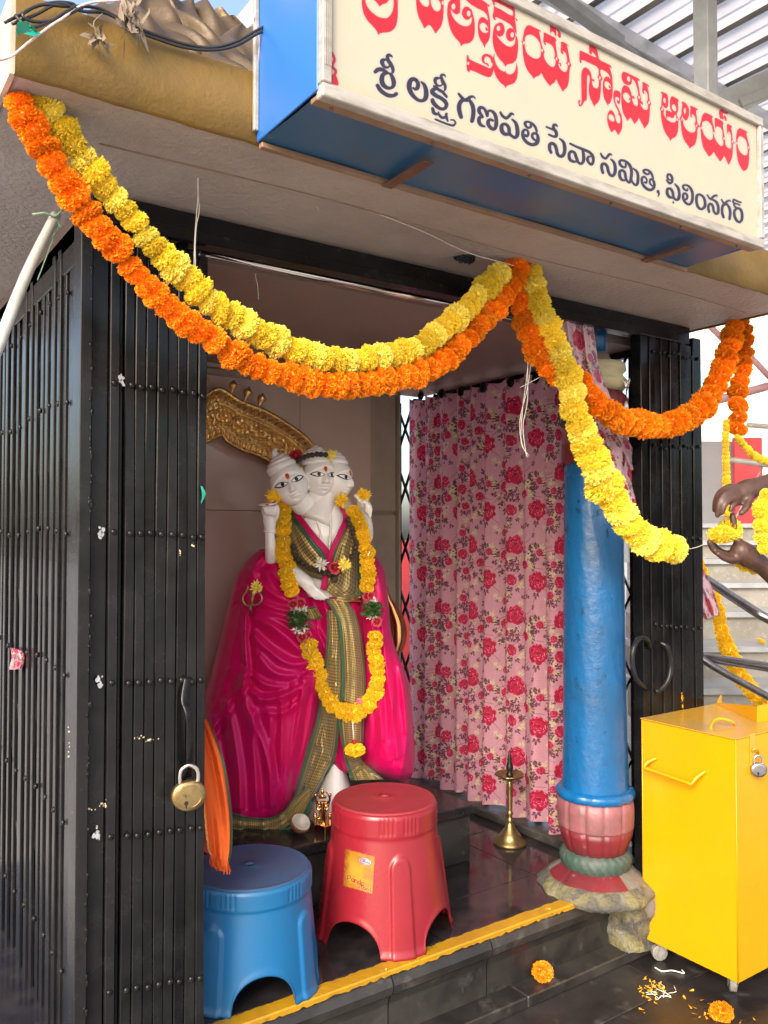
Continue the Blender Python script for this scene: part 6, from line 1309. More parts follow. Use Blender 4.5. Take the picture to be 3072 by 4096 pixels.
# bangles, necklace, pendant, the disc in the raised hand
def ring_tube(name, pts, r, mat='marble', closed=True, n=60):
    return MB().tube([S(*p) for p in pts], r, 8, n, closed=False).build(name, M[mat], sa, smooth=True)
for cy in (2122, 2130): MB().tube([S(1079+22*math.cos(a), cy+5*math.sin(a)*.6, .145+.021*math.sin(a)*-1) for a in np.linspace(0, 6.283, 30)], .004, 6).build('bangle', M['marble'], sa, smooth=True)
ring_tube('necklace', [(1236,2022,.09),(1250,2044,.118),(1275,2056,.130),(1302,2056,.132),(1325,2042,.118),(1336,2022,.09)], .0028)
ring_tube('necklace', [(1262,2052,.122),(1275,2078,.134),(1298,2092,.14),(1318,2080,.134),(1326,2052,.122)], .0026)
for s_ in (0, 1):
    P = [(1256+66*s_,2028,.10),(1266+58*s_,2075,.128),(1278+44*s_,2120,.142),(1286+34*s_,2180,.146),(1290+30*s_,2240,.142)]
    mb = MB(); Q = catmull(np.array([S(*p) for p in P]), 46)
    for q in Q: mb.ball(q, (.0048,.0048,.003), 8, 5)
    mb.build('bead_chain', M['marble'], sa, smooth=True)
mb = MB(); mb.ball(S(1293,2056,.142), .006, 8, 6); mb.ball(S(1298,2072,.148), (.008,.006,.009), 8, 6); mb.ball(S(1301,2088,.148), (.006,.005,.008), 8, 6); remesh(mb.build('pendant', M['marble'], sa), .0015, 2)
dc = S(1072, 2014, .19); mb = MB(); V = []
for r, h_ in ((0,-.003),(.030,-.003),(.0345,0),(.030,.003),(0,.003)):
    for j in range(28): a = 2*math.pi*j/28; V.append(dc+_R*r*math.cos(a)+(OUT*math.sin(a)*.9*r+_Z*(h_-.17*r*math.sin(a)-.10*r*math.cos(a)*-1)))
mb.add(V, grid_faces(5, 28, False, True)); dsk = mb.build('held_disc', M['marble'], sa, smooth=True)
def dab(x, y, d, rx, rz, mat, name='paste_mark'):
    c = S(x, y, d); V = [c+_R*rx*math.cos(a)*(1+.15*math.sin(3*a))+_Z*rz*math.sin(a)*(1+.12*math.cos(4*a)) for a in np.linspace(0, 6.28, 14, endpoint=False)]
    return MB().add(V, [tuple(range(14))]).build(name, M[mat], sa)
dab(1068, 2019, .221, .007, .0026, 'bindi'); dab(1094, 2010, .224, .009, .002, 'bindi'); dab(1434, 1978, .099, .004, .006, 'bindi')
# ---- heads
HA, HB, HC = .059, .060, .071
def feat(x, z):
    ax_ = abs(x); f = 0
    f += .0155*math.exp(-(x/(.0065+.003*smst(.01,-.02,z)))**2)*smst(.022,-.014,z)*smst(-.0275,-.0185,z)
    f += .006*math.exp(-((ax_-.0085)/.0042)**2-((z+.0195)/.0045)**2)
    f -= .0050*math.exp(-((ax_-.024)/.014)**2-((z-.007)/.0095)**2); f += .0036*math.exp(-((ax_-.024)/.011)**2-((z-.007)/.0065)**2)
    f += .0022*math.exp(-((ax_-.020)/.014)**2-((z-.019)/.004)**2)
    f += .0062*math.exp(-(x/.0135)**2-((z+.0315)/.0034)**2)+.0062*math.exp(-(x/.0115)**2-((z+.0405)/.0036)**2)-.003*math.exp(-(x/.016)**2-((z+.0358)/.0014)**2)
    f -= .002*math.exp(-((ax_-.0165)/.003)**2-((z+.0355)/.003)**2)
    f += .006*math.exp(-(x/.015)**2-((z+.060)/.010)**2)-.0025*math.exp(-(x/.012)**2-((z+.048)/.0035)**2)
    f += .003*math.exp(-((ax_-.027)/.012)**2-((z+.020)/.013)**2)
    return f
def egg(z): return 1-.20*max(0, -z/HC)**2.2
def facey(x, z):
    a = HA*egg(z); q = 1-(x/a)**2-(z/HC)**2; return (HB*math.sqrt(q)*(1-.06*smst(.0, -.07, z)) if q > 0 else 0)+feat(x, z)*smst(0,.25,q if q > 0 else 0)
def head(name, px, py, d, yaw, roll, sc, parent, mat, hair_mat=None, hair=True, marks=True, pitch=0, O=None):
    O = S(px, py, d) if O is None else np.array(O, float); f_ = OUT*math.cos(yaw)+_R*math.sin(yaw); r_ = _R*math.cos(yaw)-OUT*math.sin(yaw); up = _Z
    r2 = r_*math.cos(roll)+up*math.sin(roll); u2 = -r_*math.sin(roll)+up*math.cos(roll)
    f2 = f_*math.cos(pitch)+u2*math.sin(pitch); u2 = -f_*math.sin(pitch)+u2*math.cos(pitch)
    W = lambda x, y, z: O+(r2*x+f2*y+u2*z)*sc
    nt, nphi = 110, 150; G = np.zeros((nt, nphi, 3))
    for i in range(nt):
        th = math.pi*(i+.5)/nt
        for j in range(nphi):
            ph = 2*math.pi*j/nphi; z = HC*math.cos(th); x = HA*egg(z)*math.sin(th)*math.cos(ph); sy = math.sin(th)*math.sin(ph)
            y = HB*sy*(1-.06*smst(0,-.07,z)) if sy > 0 else HB*1.12*sy
            if sy > 0: y += feat(x, z)*smst(0, .25, sy*sy)
            k = smst(.030, .036, z+ (x/HA)**2*.030*(1 if sy > 0 else 0) + (.07*max(0,.35-sy) if hair else 0)) if hair else 0
            n_ = np.array([x, y, z]); n_ = n_/max(np.linalg.norm(n_), 1e-6); G[i, j] = W(*(np.array([x, y, z])+n_*.0038*k))
    mb = MB().grid(G, cv=True); mb.F += [tuple(range(nphi)), tuple((nt-1)*nphi+j for j in range(nphi))]; mb.M += [0, 0]
    ho = mb.build(name, mat, parent, smooth=True)
    for s in (-1, 1):     # ears
        m2 = MB(); P = [W(s*(.050-.002*k), -.006-.004*math.cos(k*1.1), z) for k, z in enumerate((.014,.018,.012,.0,-.010,-.018,-.022))]
        m2.tube([W(s*.0475,.002,.010), W(s*.053,-.004,.017), W(s*.055,-.012,.010), W(s*.053,-.010,-.004), W(s*.050,-.003,-.016), W(s*.047,.002,-.018)], np.array([.003,.0042,.0046,.0042,.0045,.003])*sc, 8, 24)
        m2.ball(W(s*.050,-.004,-.001), (.0045*sc,)*3, 8, 6)
        if marks: m2.ball(W(s*.051,-.002,-.028), (.0085*sc,)*3, 10, 8)
        m2.build('ear', mat, parent, smooth=True)
    if marks:
        for s in (-1, 1):
            def lid(t, e):   # t along inner -> outer corner
                xx = s*(.0070-e*.8+(.0385+e*2.8)*t); up_ = (.0068+e)*math.sin(math.pi*min(1, t*1.0))**.75*(1-.15*t); lo = (.0052+e)*math.sin(math.pi*t)**.8; mid = .0065+.0035*t; return xx, mid+up_, mid-lo
            for e, mt, eps, nm in ((.0034,'kohl',.0006,'eye_line'),(0,'white',.0011,'eye_white')):
                V = []; n = 22
                for k in range(n):
                    t = k/(n-1); xx, zu, zl = lid(t, e)
                    for q in range(5): zz = zu*(1-q/4)+zl*q/4; V.append(W(xx, facey(xx, zz)+eps, zz))
                MB().add(V, grid_faces(n, 5)).build(nm, M[mt], parent, smooth=True)
            V = []; cx = s*.0235; cz = .0088
            for rr in (0.0001, .003, .0062):
                for k in range(16): a = 2*math.pi*k/16; xx = cx+rr*.95*math.cos(a); zz = cz+rr*math.sin(a); V.append(W(xx, facey(xx, zz)+.0016, zz))
            MB().add(V, grid_faces(3, 16, False, True)).build('pupil', M['kohl'], parent, smooth=True)
            V = []; n = 16
            for k in range(n):
                t = k/(n-1); xx = s*(.008+.032*t)
                zz = .0195+.005*math.sin(math.pi*t*.8); V += [W(xx, facey(xx, zz)+.0005, zz+.0004), W(xx, facey(xx, zz-.0008)+.0005, zz-.0006)]
            MB().add(V, grid_faces(n, 2)).build('eyebrow', M['marble'] , parent)
        for rx, rz, mt, eps, dz in ((.0072,.0112,'sandal',.0007,-.001),(.0052,.0085,'bindi',.0012,.0)):
            V = []
            for rr in (.05, .55, 1):
                for k in range(16): a = 2*math.pi*k/16; xx = rx*rr*math.cos(a)*(1+.08*math.sin(3*a)); zz = .0285+dz+rz*rr*math.sin(a); V.append(W(xx, facey(xx, zz)+eps+.0032*smst(.030,.036,zz), zz))
            MB().add(V, grid_faces(3, 16, False, True)).build('forehead_mark', M[mt], parent, smooth=True)
    return W
mh = M['marble']
Wc = head('head', 1281, 1911, .105, math.radians(24), 0, 1.0, sa, mh)
Wl = head('head', 1159, 1938, .150, math.radians(8), math.radians(22), 1.08, sa, mh, pitch=-.05)
Wr = head('head', 1343, 1926, .075, math.radians(62), math.radians(-9), 1.03, sa, mh)
def bun(W, cx, cy, cz, lean, k=1.0, spike=0):
    mb = MB(); z = cz; path = [(.041,.018,-.008),(.040,.019,.004),(.030,.019,.017),(.017,.018,.029),(.004,.015,.038)]
    for R0, r, h_ in path:
        R0 *= k; P = [W(cx+lean*h_*8+R0*math.cos(a), cy+R0*math.sin(a), cz+h_+.004*math.sin(a+h_*40)) for a in np.linspace(0, 6.283, 30)]; mb.tube(P, r*.78*k, 12, closed=False)
        mb.add([W(cx+lean*h_*8+R0*math.cos(a), cy+R0*math.sin(a), cz+h_+.006) for a in np.linspace(0, 6.283, 20, endpoint=False)], [tuple(range(20))])
    if spike: mb.tube([W(cx+lean*.45, cy, cz+.030), W(cx+lean*.7, cy, cz+.055*k), W(cx+lean*.9+.012, cy, cz+.070*k)], [.017,.012,.004], 10, 12)
    mb.build('hair_bun', mh, sa, smooth=True)
bun(Wc, -.012, -.012, .062, -.016, 1.06); bun(Wl, -.004, -.008, .058, -.006, .95, 1); bun(Wr, .0, -.012, .060, -.01, .92)
for W, lst in ((Wc, [(-.0,-.014,-.045),(-.002,-.024,-.08),(-.004,-.05,-.12)]), (Wl, [(.004,-.014,-.045),(.020,-.035,-.080),(.055,-.075,-.13)]), (Wr, [(-.01,-.015,-.045),(-.02,-.03,-.09),(-.04,-.04,-.15)])):
    MB().tube([W(*p) for p in lst], [.040,.043,.052], 20, 12).build('neck', mh, sa, smooth=True)
# ---- silk
CL = creases([([(985,2440),(978,2560),(985,2680),(965,2760)],9,.020),([(1040,2225),(990,2330),(950,2500),(905,2700),(850,2850)],16,.010),([(960,2270),(925,2420),(885,2620),(835,2800)],14,.008),
 ([(990,2468),(1090,2505),(1190,2590),(1262,2690)],13,.018),([(1000,2530),(1070,2600),(1160,2655),(1240,2655)],14,.018),([(1010,2452),(1120,2478),(1230,2530),(1290,2600)],10,.012),([(1030,2620),(1100,2690),(1200,2705),(1250,2690)],12,.013),
 ([(968,2715),(1030,2790),(1110,2790),(1200,2750),(1248,2700)],12,.022),([(985,2690),(1070,2740),(1150,2745),(1235,2700)],9,.012),([(1060,2850),(1130,2850),(1200,2800),(1255,2720)],10,.012),
 ([(965,2730),(995,2850),(1040,2950),(1075,3080),(1085,3240)],13,.018),([(1125,2790),(1128,2950),(1120,3100),(1105,3250)],13,.014),([(1215,2740),(1190,2900),(1160,3080),(1130,3240)],13,.018),([(1262,2700),(1240,2860),(1215,3000),(1175,3150)],11,.014),
 ([(845,2860),(862,2980),(880,3100),(895,3230)],14,.015),([(905,2800),(935,2950),(955,3100),(960,3250)],13,.014),([(1020,2830),(1010,2950),(1022,3100),(1030,3250)],11,.011),([(968,2730),(905,2820),(862,2900),(820,2960)],11,.016),
 ([(1060,2205),(1010,2290),(1060,2350),(1130,2400)],11,.009),([(970,2275),(1050,2300),(1120,2370),(1180,2430)],12,.011),([(940,2350),(1010,2390),(1090,2430),(1170,2450)],10,.008),([(1170,2760),(1160,2900),(1150,3050),(1140,3200)],9,.009),([(1085,2870),(1078,3000),(1100,3150)],9,.010)])
sari_l = [(2196,1040,1108,.06),(2225,1005,1150,.10),(2280,957,1190,.13),(2340,930,1232,.15),(2420,912,1285,.165),(2500,893,1322,.18),(2600,868,1335,.19),(2700,842,1318,.20),(2800,818,1302,.205),(2900,802,1288,.215),(3000,796,1268,.225),(3100,798,1240,.235),(3180,802,1212,.245),(3240,812,1172,.25),(3272,838,1138,.25)]
loft('silk_drape', sari_l, M['silk'], nr=170, na=220, cr=CL, pw=.36)
CRr = creases([([(1500,2260),(1540,2420),(1570,2560),(1620,2760),(1632,2950)],12,.014),([(1475,2420),(1500,2600),(1515,2780),(1530,2980)],11,.013),([(1530,2500),(1545,2680),(1570,2850),(1590,3050)],12,.014),([(1470,2600),(1465,2750),(1480,2900),(1470,3030)],10,.012),([(1590,2640),(1615,2800),(1625,2950),(1610,3090)],10,.012),([(1560,2620),(1575,2760),(1560,2900),(1555,3060)],9,.009)])
loft('silk_drape', [(2222,1478,1504,.05),(2280,1440,1536,.09),(2350,1436,1548,.11),(2430,1440,1556,.125),(2500,1444,1561,.13),(2560,1446,1573,.135),(2620,1448,1592,.14),(2690,1450,1622,.15),(2770,1450,1642,.155),(2850,1448,1649,.16),(2950,1446,1656,.165),(3040,1446,1657,.165),(3075,1470,1656,.16),(3100,1515,1650,.14),(3120,1560,1632,.10)], M['silk'], nr=130, na=150, cr=CRr, pw=.36)
CRm = creases([([(1250,2440),(1270,2520),(1300,2600)],10,.014),([(1300,2420),(1330,2520),(1350,2620)],9,.014),([(1210,2440),(1240,2500),(1285,2560)],9,.012),([(1420,2430),(1445,2560),(1460,2700)],9,.014),([(1385,2420),(1400,2520),(1440,2640)],8,.01),([(1330,2950),(1345,3040),(1360,3090)],7,.012)])
loft('silk_drape', [(2388,1196,1436,.135),(2440,1196,1458,.15),(2540,1230,1466,.155),(2700,1262,1478,.155),(2850,1285,1482,.15),(2980,1300,1480,.14),(3050,1318,1460,.12),(3092,1340,1410,.08)], M['silk'], nr=110, na=110, cr=CRm)
loft('marble_base', [(3040,1328,1362,.06),(3062,1312,1374,.09),(3110,1290,1392,.12),(3170,1262,1408,.15),(3240,1225,1424,.19),(3310,1195,1440,.215)], M['marble'], nr=40, na=60)
def ribbon(name, A, B, mat, off=.010, n=70, m=18, vlen=1.0, wave=.004, wf=3, flip=False, cr=None, label=None, dmin=None):
    a = catmull(np.array(A, float), n); b = catmull(np.array(B, float), n); G = np.zeros((n, m, 3)); UV = np.zeros((n, m, 2))
    base = np.zeros((n, m))
    for i in range(n):
        for j in range(m):
            u = j/(m-1); q = a[i]*(1-u)+b[i]*u; base[i, j] = dtop(q[0], q[1])
    bad = base < 0
    if dmin is not None: base = np.maximum(base, dmin)
    elif bad.any() and (~bad).any(): base[bad] = np.median(base[~bad])*.8
    for _ in range(3): base[1:-1] = (base[:-2]+2*base[1:-1]+base[2:])/4; base[:, 1:-1] = (base[:, :-2]+2*base[:, 1:-1]+base[:, 2:])/4
    for i in range(n):
        for j in range(m):
            u = j/(m-1); q = a[i]*(1-u)+b[i]*u; d = base[i, j]+off+wave*math.sin(u*wf*6.28+i*.05)+(crease_field(q[0], q[1], cr) if cr else 0)
            G[i, j] = S(q[0], q[1], d); UV[i, j] = (1-u if flip else u, i/(n-1)*vlen)
    o = MB().grid(G, UV).build(name, mat, sa, smooth=True); so = o.modifiers.new('cloth', 'SOLIDIFY'); so.thickness = .0016; so.offset = -1
    if label: o['label'] = label
    return o
br = M['brocade']
FB = creases([([(1340,2620),(1320,2800),(1300,3000)],9,.008),([(1330,2560),(1345,2700),(1340,2850)],8,.006)])
ribbon('gold_border', [(1308,2440),(1310,2533),(1298,2665),(1268,2864),(1226,2997),(1190,3130),(1172,3196)], [(1352,2440),(1364,2566),(1372,2731),(1358,2864),(1345,3020),(1290,3128),(1240,3212)], br, .016, 110, 22, 16, cr=FB)
ribbon('gold_border', [(1300,2395),(1350,2480),(1364,2599),(1368,2700),(1366,2800)], [(1386,2395),(1430,2480),(1456,2632),(1464,2730),(1460,2830)], br, .026, 80, 22, 11, cr=creases([([(1385,2440),(1410,2560),(1420,2700)],9,.008),([(1350,2430),(1380,2540),(1392,2700)],8,.006)]))
ribbon('gold_border', [(1352,2850),(1362,2940),(1376,3020),(1392,3078),(1402,3122)], [(1458,2850),(1452,2960),(1444,3030),(1482,3070),(1536,3118)], br, .020, 60, 20, 8, cr=creases([([(1400,2860),(1395,2960),(1420,3060)],9,.007)]))
ribbon('gold_border', [(930,3250),(1000,3268),(1070,3272),(1130,3250),(1178,3190),(1240,3140)], [(925,3352),(1005,3356),(1085,3346),(1150,3312),(1205,3278),(1236,3212)], br, .012, 80, 18, 12, flip=True, dmin=.235, cr=creases([([(960,3262),(965,3350)],9,.008),([(1050,3270),(1062,3350)],9,.008),([(1120,3262),(1140,3330)],9,.008)]))
ribbon('green_edge', [(925,3340),(1005,3345),(1085,3334),(1150,3300),(1205,3266),(1240,3200)], [(925,3356),(1005,3362),(1090,3352),(1156,3320),(1212,3288),(1250,3215)], M['green_silk'], .015, 60, 5, dmin=.24)
# crossed cloth over the chest
ribbon('chest_cloth', [(1160,2030),(1215,2100),(1262,2160),(1302,2210),(1318,2262),(1310,2312)], [(1150,2085),(1152,2180),(1168,2250),(1198,2288),(1236,2304),(1288,2318)], br, .016, 60, 20, 6)
ribbon('chest_cloth', [(1368,2040),(1378,2100),(1352,2160),(1328,2215),(1312,2270),(1296,2352)], [(1412,2040),(1434,2150),(1442,2250),(1446,2330),(1440,2396),(1352,2400)], br, .022, 70, 24, 6, flip=True, cr=creases([([(1375,2180),(1360,2280),(1340,2380)],12,.010),([(1410,2200),(1405,2300),(1390,2390)],12,.008)]))
ribbon('green_edge', [(1157,2032),(1212,2104),(1258,2166),(1298,2216),(1312,2262)], [(1153,2056),(1200,2122),(1246,2182),(1286,2232),(1304,2275)], M['green_silk'], .0195, 50, 6)
ribbon('magenta_edge', [(1162,2006),(1218,2082),(1268,2146),(1312,2196),(1326,2240)], [(1150,2014),(1204,2096),(1254,2162),(1298,2212),(1316,2268)], M['silk'], .024, 50, 8)
ribbon('magenta_edge', [(1336,2004),(1372,2066),(1350,2130),(1318,2200),(1302,2262),(1280,2356)], [(1350,2004),(1394,2070),(1372,2138),(1336,2210),(1322,2268),(1304,2362)], M['silk'], .028, 60, 8)
ribbon('gold_border', [(1352,2388),(1400,2392),(1440,2376)], [(1344,2402),(1398,2408),(1444,2392)], M['gold'], .028, 20, 5)
ribbon('waist_fold', [(1196,2412),(1228,2430),(1262,2424)], [(1224,2470),(1252,2480),(1290,2470)], br, .018, 30, 10, 1.5)
ribbon('gold_stripe', [(1408,2392),(1440,2394)], [(1410,2406),(1444,2408)], M['gold'], .032, 8, 4)
# ---- trident standing in the left drape
tr = thing('trident', 'small brass trident stuck in the magenta silk, yellow flower on its middle prong', 'trident', S(1000, 2460, .19)); dd = .215
def bt(pts, r, n=None): return MB().tube([S(x, y, dd) for x, y in pts], r, 8, n or len(pts)*7).build('prong', M['brass'], tr, smooth=True)
MB().tube([S(1001,2458,dd-.02), S(1002,2440,dd), S(1003,2420,dd)], [.0055,.0045,.004], 8, 8).build('shaft', M['brass'], tr, smooth=True)
bt([(1003,2420),(985,2422),(972,2405),(972,2385),(984,2368),(992,2350),(987,2338)], np.array([.004,.0045,.0045,.0035,.0035,.003,.0008])); bt([(1003,2420),(1028,2418),(1045,2402),(1046,2385),(1036,2368),(1030,2348),(1034,2336)], np.array([.004,.0045,.0045,.0035,.0035,.003,.0008])); bt([(1003,2424),(1006,2405),(1010,2385),(1014,2360),(1018,2338)], np.array([.003,.0065,.007,.006,.001]))
mb = MB(); mb.ball(S(1008,2410,dd+.008), .004, 8, 6); mb.build('red_stone', M['bindi'], tr, smooth=True)
# ---- flowers on the statue
def bloom(label, x, y, d, kind, r, cat='marigold', rot=None, sc=(1,1,.8), grp='single flowers placed on the statue'):
    o = bpy.data.objects.new('marigold', FL[kind][int(x) % 4]); COL.objects.link(o); o.location = S(x, y, d); o.scale = tuple(r*s for s in sc)
    o.rotation_euler = rot or orient(OUT+_Z*.3, x); return tag(o, label, cat, grp)
bloom('yellow marigold on the middle prong of the trident', 1026, 2350, .235, 'frayl', .020)
bloom('yellow marigold beside the raised left hand of the statue', 1098, 1986, .19, 'fray', .024)
bloom('yellow marigold above the raised right hand of the statue', 1457, 1980, .10, 'fray', .022)
bloom('yellow marigold on the bead string at the statue\'s chest', 1378, 2258, .195, 'frayl', .022)
bloom('small yellow flower tucked by the right topknot', 1325, 1822, .14, 'frayl', .018)
def rose(label, x, y, d, r, mat='red_rose', parent=None, name='rose', fwd=None):
    c = S(x, y, d); f_ = np.array(fwd if fwd is not None else OUT+_Z*.25, float); f_ /= np.linalg.norm(f_); a_ = np.cross(f_, _Z); a_ /= np.linalg.norm(a_); b_ = np.cross(a_, f_); mb = MB()
    for k in range(16):
        t = k/16; an = k*2.4; rr = r*(.12+.80*t); w = r*(.30+.35*t); G = []
        for u in np.linspace(-1, 1, 6): G.append([c+(a_*math.cos(an+u*.75)+b_*math.sin(an+u*.75))*(rr*(.35+.75*v)+.06*r*math.sin(u*5+k))+f_*r*(.55*(1-t*.9)*v+.1*v-(.25*t*v*v)) for v in np.linspace(0, 1, 4)])
        mb.grid(np.array(G))
    mb.ball(c, (r*.4,)*3, 8, 6); o = mb.build(name, M[mat], parent, smooth=True)
    return o if parent is not None or label is None else tag(o, label, 'rose', 'single flowers placed on the statue')
rose('deep red rose tucked between the left and middle topknots', 1182, 1822, .125, .028); rose('deep red rose petals on the bead string at the chest', 1340, 2270, .190, .026)
def tassel(label, x, y, d, r, mat='white_fl', parent=None, n_=44):
    c = S(x, y, d); mb = MB()
    for k in range(n_):
        v = rng.normal(size=3); v /= np.linalg.norm(v); v = v+OUT*.3; e = np.cross(v, rng.normal(size=3)); e /= np.linalg.norm(e); L = r*(.8+.4*rng.random()); mb.add([c, c+v*L*.6+e*r*.12, c+v*L, c+v*L*.6-e*r*.12], [(0,1,2,3)])
    o = mb.build('white_flower', M[mat], parent); 
    return tag(o, label, 'flower', 'single flowers placed on the statue') if label else o
tassel('white flower on the bead string at the statue\'s chest', 1285, 2258, .195, .028)
bloom('golden marigold pinned at the statue\'s right shoulder beside the head', 1368, 2002, .14, 'fray', .024)
# big garland on the statue
Dm = lambda x, y: S(x, y, max(dtop(x, y), .10)+.026)
SG = thing('garland', 'golden marigold garland worn by the statue, with red, white and green bands', 'flower garland', S(1400, 2860, .2))
def gseg(sp, kinds='gol', k=.52, dfun=Dm):
    Q = catmull(np.array(sp, float), 400); P = np.array([dfun(a, b) for a, b, _ in Q])
    for _ in range(40): P[1:-1] = (P[:-2]+2*P[1:-1]+P[2:])/4
    T = (P-_C) @ _F; R_ = Q[:, 2]*T/FPX; L = np.concatenate([[0], np.cumsum(np.linalg.norm(np.diff(P, axis=0), axis=1))]); s = 0; off = Vector(SG.location)
    MB().tube(P[::10], .001, 4).build('thread', M['string'], SG)
    while s <= L[-1]:
        i = min(np.searchsorted(L, s), 399); r = R_[i]*(.88+.22*rng.random()); o = bpy.data.objects.new('marigold', FL[kinds][rng.integers(4)]); COL.objects.link(o); o.parent = SG; o.location = Vector(P[i]+rng.normal(size=3)*.0028)-off
        tg = P[min(i+4, 399)]-P[max(i-4, 0)]; tg = tg/np.linalg.norm(tg)+rng.normal(size=3)*.15; o.rotation_euler = orient(tg, rng.random()*6.3); o.scale = (r, r, r*.95); s += r*k*1.7
gseg([(1131,2012,29),(1137,2060,30),(1132,2120,31),(1132,2178,31),(1139,2232,32),(1147,2287,33),(1160,2341,32),(1173,2388,31)])
gseg([(1232,2575,32),(1255,2639,34),(1273,2705,34),(1303,2768,36),(1340,2822,36),(1392,2853,38),(1443,2842,36),(1487,2805,34),(1505,2745,32),(1507,2678,30),(1503,2605,30),(1498,2535,29)])
gseg([(1472,2350,31),(1475,2287,31),(1470,2232,31),(1456,2178,31),(1445,2124,31),(1429,2075,31),(1402,2035,30)])
def off_rose(x, y, r, mat='red_rose'): return rose(None, x, y, max(dtop(x, y), .10)+.03, r, mat, SG)
for x, y, r in ((1172,2418,.022),(1202,2412,.022),(1208,2548,.022),(1230,2540,.018),(1470,2385,.022),(1484,2382,.016),(1508,2486,.022)): off_rose(x, y, r)
off_rose(1430, 2810, .018, 'pink_fl')
for x, y in ((1178,2440),(1198,2442),(1218,2436),(1183,2520),(1200,2525),(1222,2512),(1482,2410),(1498,2402),(1482,2468),(1498,2462)): tassel(None, x, y, max(dtop(x, y), .10)+.03, .016, 'white_fl', SG, 26)
for (cx, cy, hw, hh) in ((1195,2478,40,34),(1491,2437,34,28)):
    mb = MB()
    for k in range(260):
        x = cx+hw*rng.uniform(-1, 1); y = cy+hh*rng.uniform(-1, 1); u = (x-cx)/hw; c = S(x, y, max(dtop(cx, cy), .1)+.026+.020*math.sqrt(max(0, 1-u*u))); v = rng.normal(size=3)*[.010,.010,.006]; e = rng.normal(size=3)*.003; mb.add([c, c+v*.5+e, c+v, c+v*.5-e], [(0,1,2,3)])
    mb.ball(S(cx, cy, max(dtop(cx, cy), .1)+.022), (.028,.020,.026), 12, 8); mb.build('leaf_band', M['green_leaf'], SG)['kind'] = 'stuff'
# glints of tinsel thread wound round it
M['tinsel'] = pm('silver_tinsel', (.85,.85,.85,1), rough=.1, metal=1); mb = MB()
for (xa, ya, xb, yb, n_) in ((1120,2030,1180,2390,34),(1230,2590,1420,2850,30),(1460,2110,1500,2480,24)):
    for k in range(n_):
        t = rng.random(); x = xa+(xb-xa)*t+rng.normal()*14; y = ya+(yb-ya)*t; c = S(x, y, max(dtop(x, y), .1)+.058); v = rng.normal(size=3)*.007; mb.tube([c, c+v], .0004, 3)
mb.build('tinsel', M['tinsel'], SG)['kind'] = 'stuff'
MB().tube([S(1410,2888,.21), S(1413,2925,.212), S(1416,2962,.212)], .0022, 6).build('tassel_cord', M['string'], SG, smooth=True)
o = bpy.data.objects.new('tassel_flower', FL['gol'][2]); COL.objects.link(o); o.parent = SG; o.location = Vector(S(1420,3000,.212))-Vector(SG.location); o.scale = (.034,.034,.030)
rose(None, 1417, 2968, .212, .022, 'red_rose', SG, fwd=(0,0,1))
# seed-bead strings
def beads(label, pts, r, dfun, n):
    root = thing('bead_string', label, 'beads', dfun(*pts[0])); Q = catmull(np.array(pts, float), n); me = None
    g0 = MB().ball((0,0,0), r, 10, 8)
    for q in Q:
        if me is None: o = g0.build('bead', M['bead'], None, smooth=True); me = o.data
        else: o = bpy.data.objects.new('bead', me); COL.objects.link(o)
        o.parent = root; o.location = Vector(dfun(*q)+rng.normal(size=3)*.0008)-Vector(root.location)
beads('string of dark brown seed beads crossing the statue\'s chest', [(1172,2185),(1175,2210),(1190,2232),(1218,2256),(1250,2276),(1290,2288),(1335,2300),(1370,2272),(1400,2240),(1418,2205),(1423,2170),(1415,2135),(1403,2105),(1392,2078)], .0105, lambda x, y: S(x, y, max(dtop(x, y), .1)+.042), 25)
beads('short string of dark brown seed beads over the middle topknot', [(1185,1846),(1203,1836),(1220,1827),(1248,1820),(1268,1817),(1284,1817),(1302,1820)], .0098, lambda x, y: S(x, y, .182-.00003*(x-1255)**2*.3), 8)
mb = MB().ball(S(1338, 2318, .185), .012, 10, 8); tag(mb.build('bead', M['bead'], smooth=True), 'large dark seed bead hanging at the middle of the chest string', 'bead')
# ---- coconut half and small gilt idol at the foot
cc = S(1203, 3290, .30); co = thing('coconut', 'halved coconut with white flesh tipped against the cloth at the statue\'s foot', 'coconut', cc)
ax_ = OUT*.48+_Z*.75+_R*.40; ax_ /= np.linalg.norm(ax_); rot = np.array(Vector(ax_).to_track_quat('Z', 'Y').to_matrix())
def cap(prof, mat, name): mb = MB().lathe(prof, (0,0,0), 32, lambda a, z: 1+.02*math.sin(3*a), caps=False); mb.V = [np.vstack(mb.V) @ rot.T+cc]; return mb.build(name, M[mat], co, smooth=True)
cap([(.001,-.036),(.016,-.033),(.028,-.022),(.0345,-.006),(.0348,.004),(.032,.006)], 'coir', 'shell'); cap([(.0318,.0055),(.0295,.0075),(.026,.004),(.016,-.006),(.001,-.009)], 'cocowhite', 'flesh')
ic = S(1292, 3305, .27); idl = thing('idol', 'small gilt four-armed idol on a square base beside the coconut', 'figurine', ic)
def ip(x, y, d=0): return S(x, y, .27+d)
MB().box(ip(1256,3318,-.02), ip(1334,3300,.02), bev=.002).build('idol_base', M['copper'], idl)
mb = MB(); tb = lambda pts, r, n=None: mb.tube([ip(*p) for p in pts], r, 8, n or 10)
tb([(1292,3300,0),(1291,3260,.004),(1291,3225,.004),(1291,3205,.004)], [.016,.015,.013,.011]); mb.ball(ip(1290,3186,.006), (.0075,.0075,.009), 10, 8); mb.ball(ip(1280,3188,.003), .006, 8, 6); mb.ball(ip(1300,3188,.003), .006, 8, 6)
mb.ball(ip(1290,3168,.004), (.006,.006,.010), 8, 8); tb([(1290,3165,.003),(1290,3150,.003)], [.005,.001], 4)
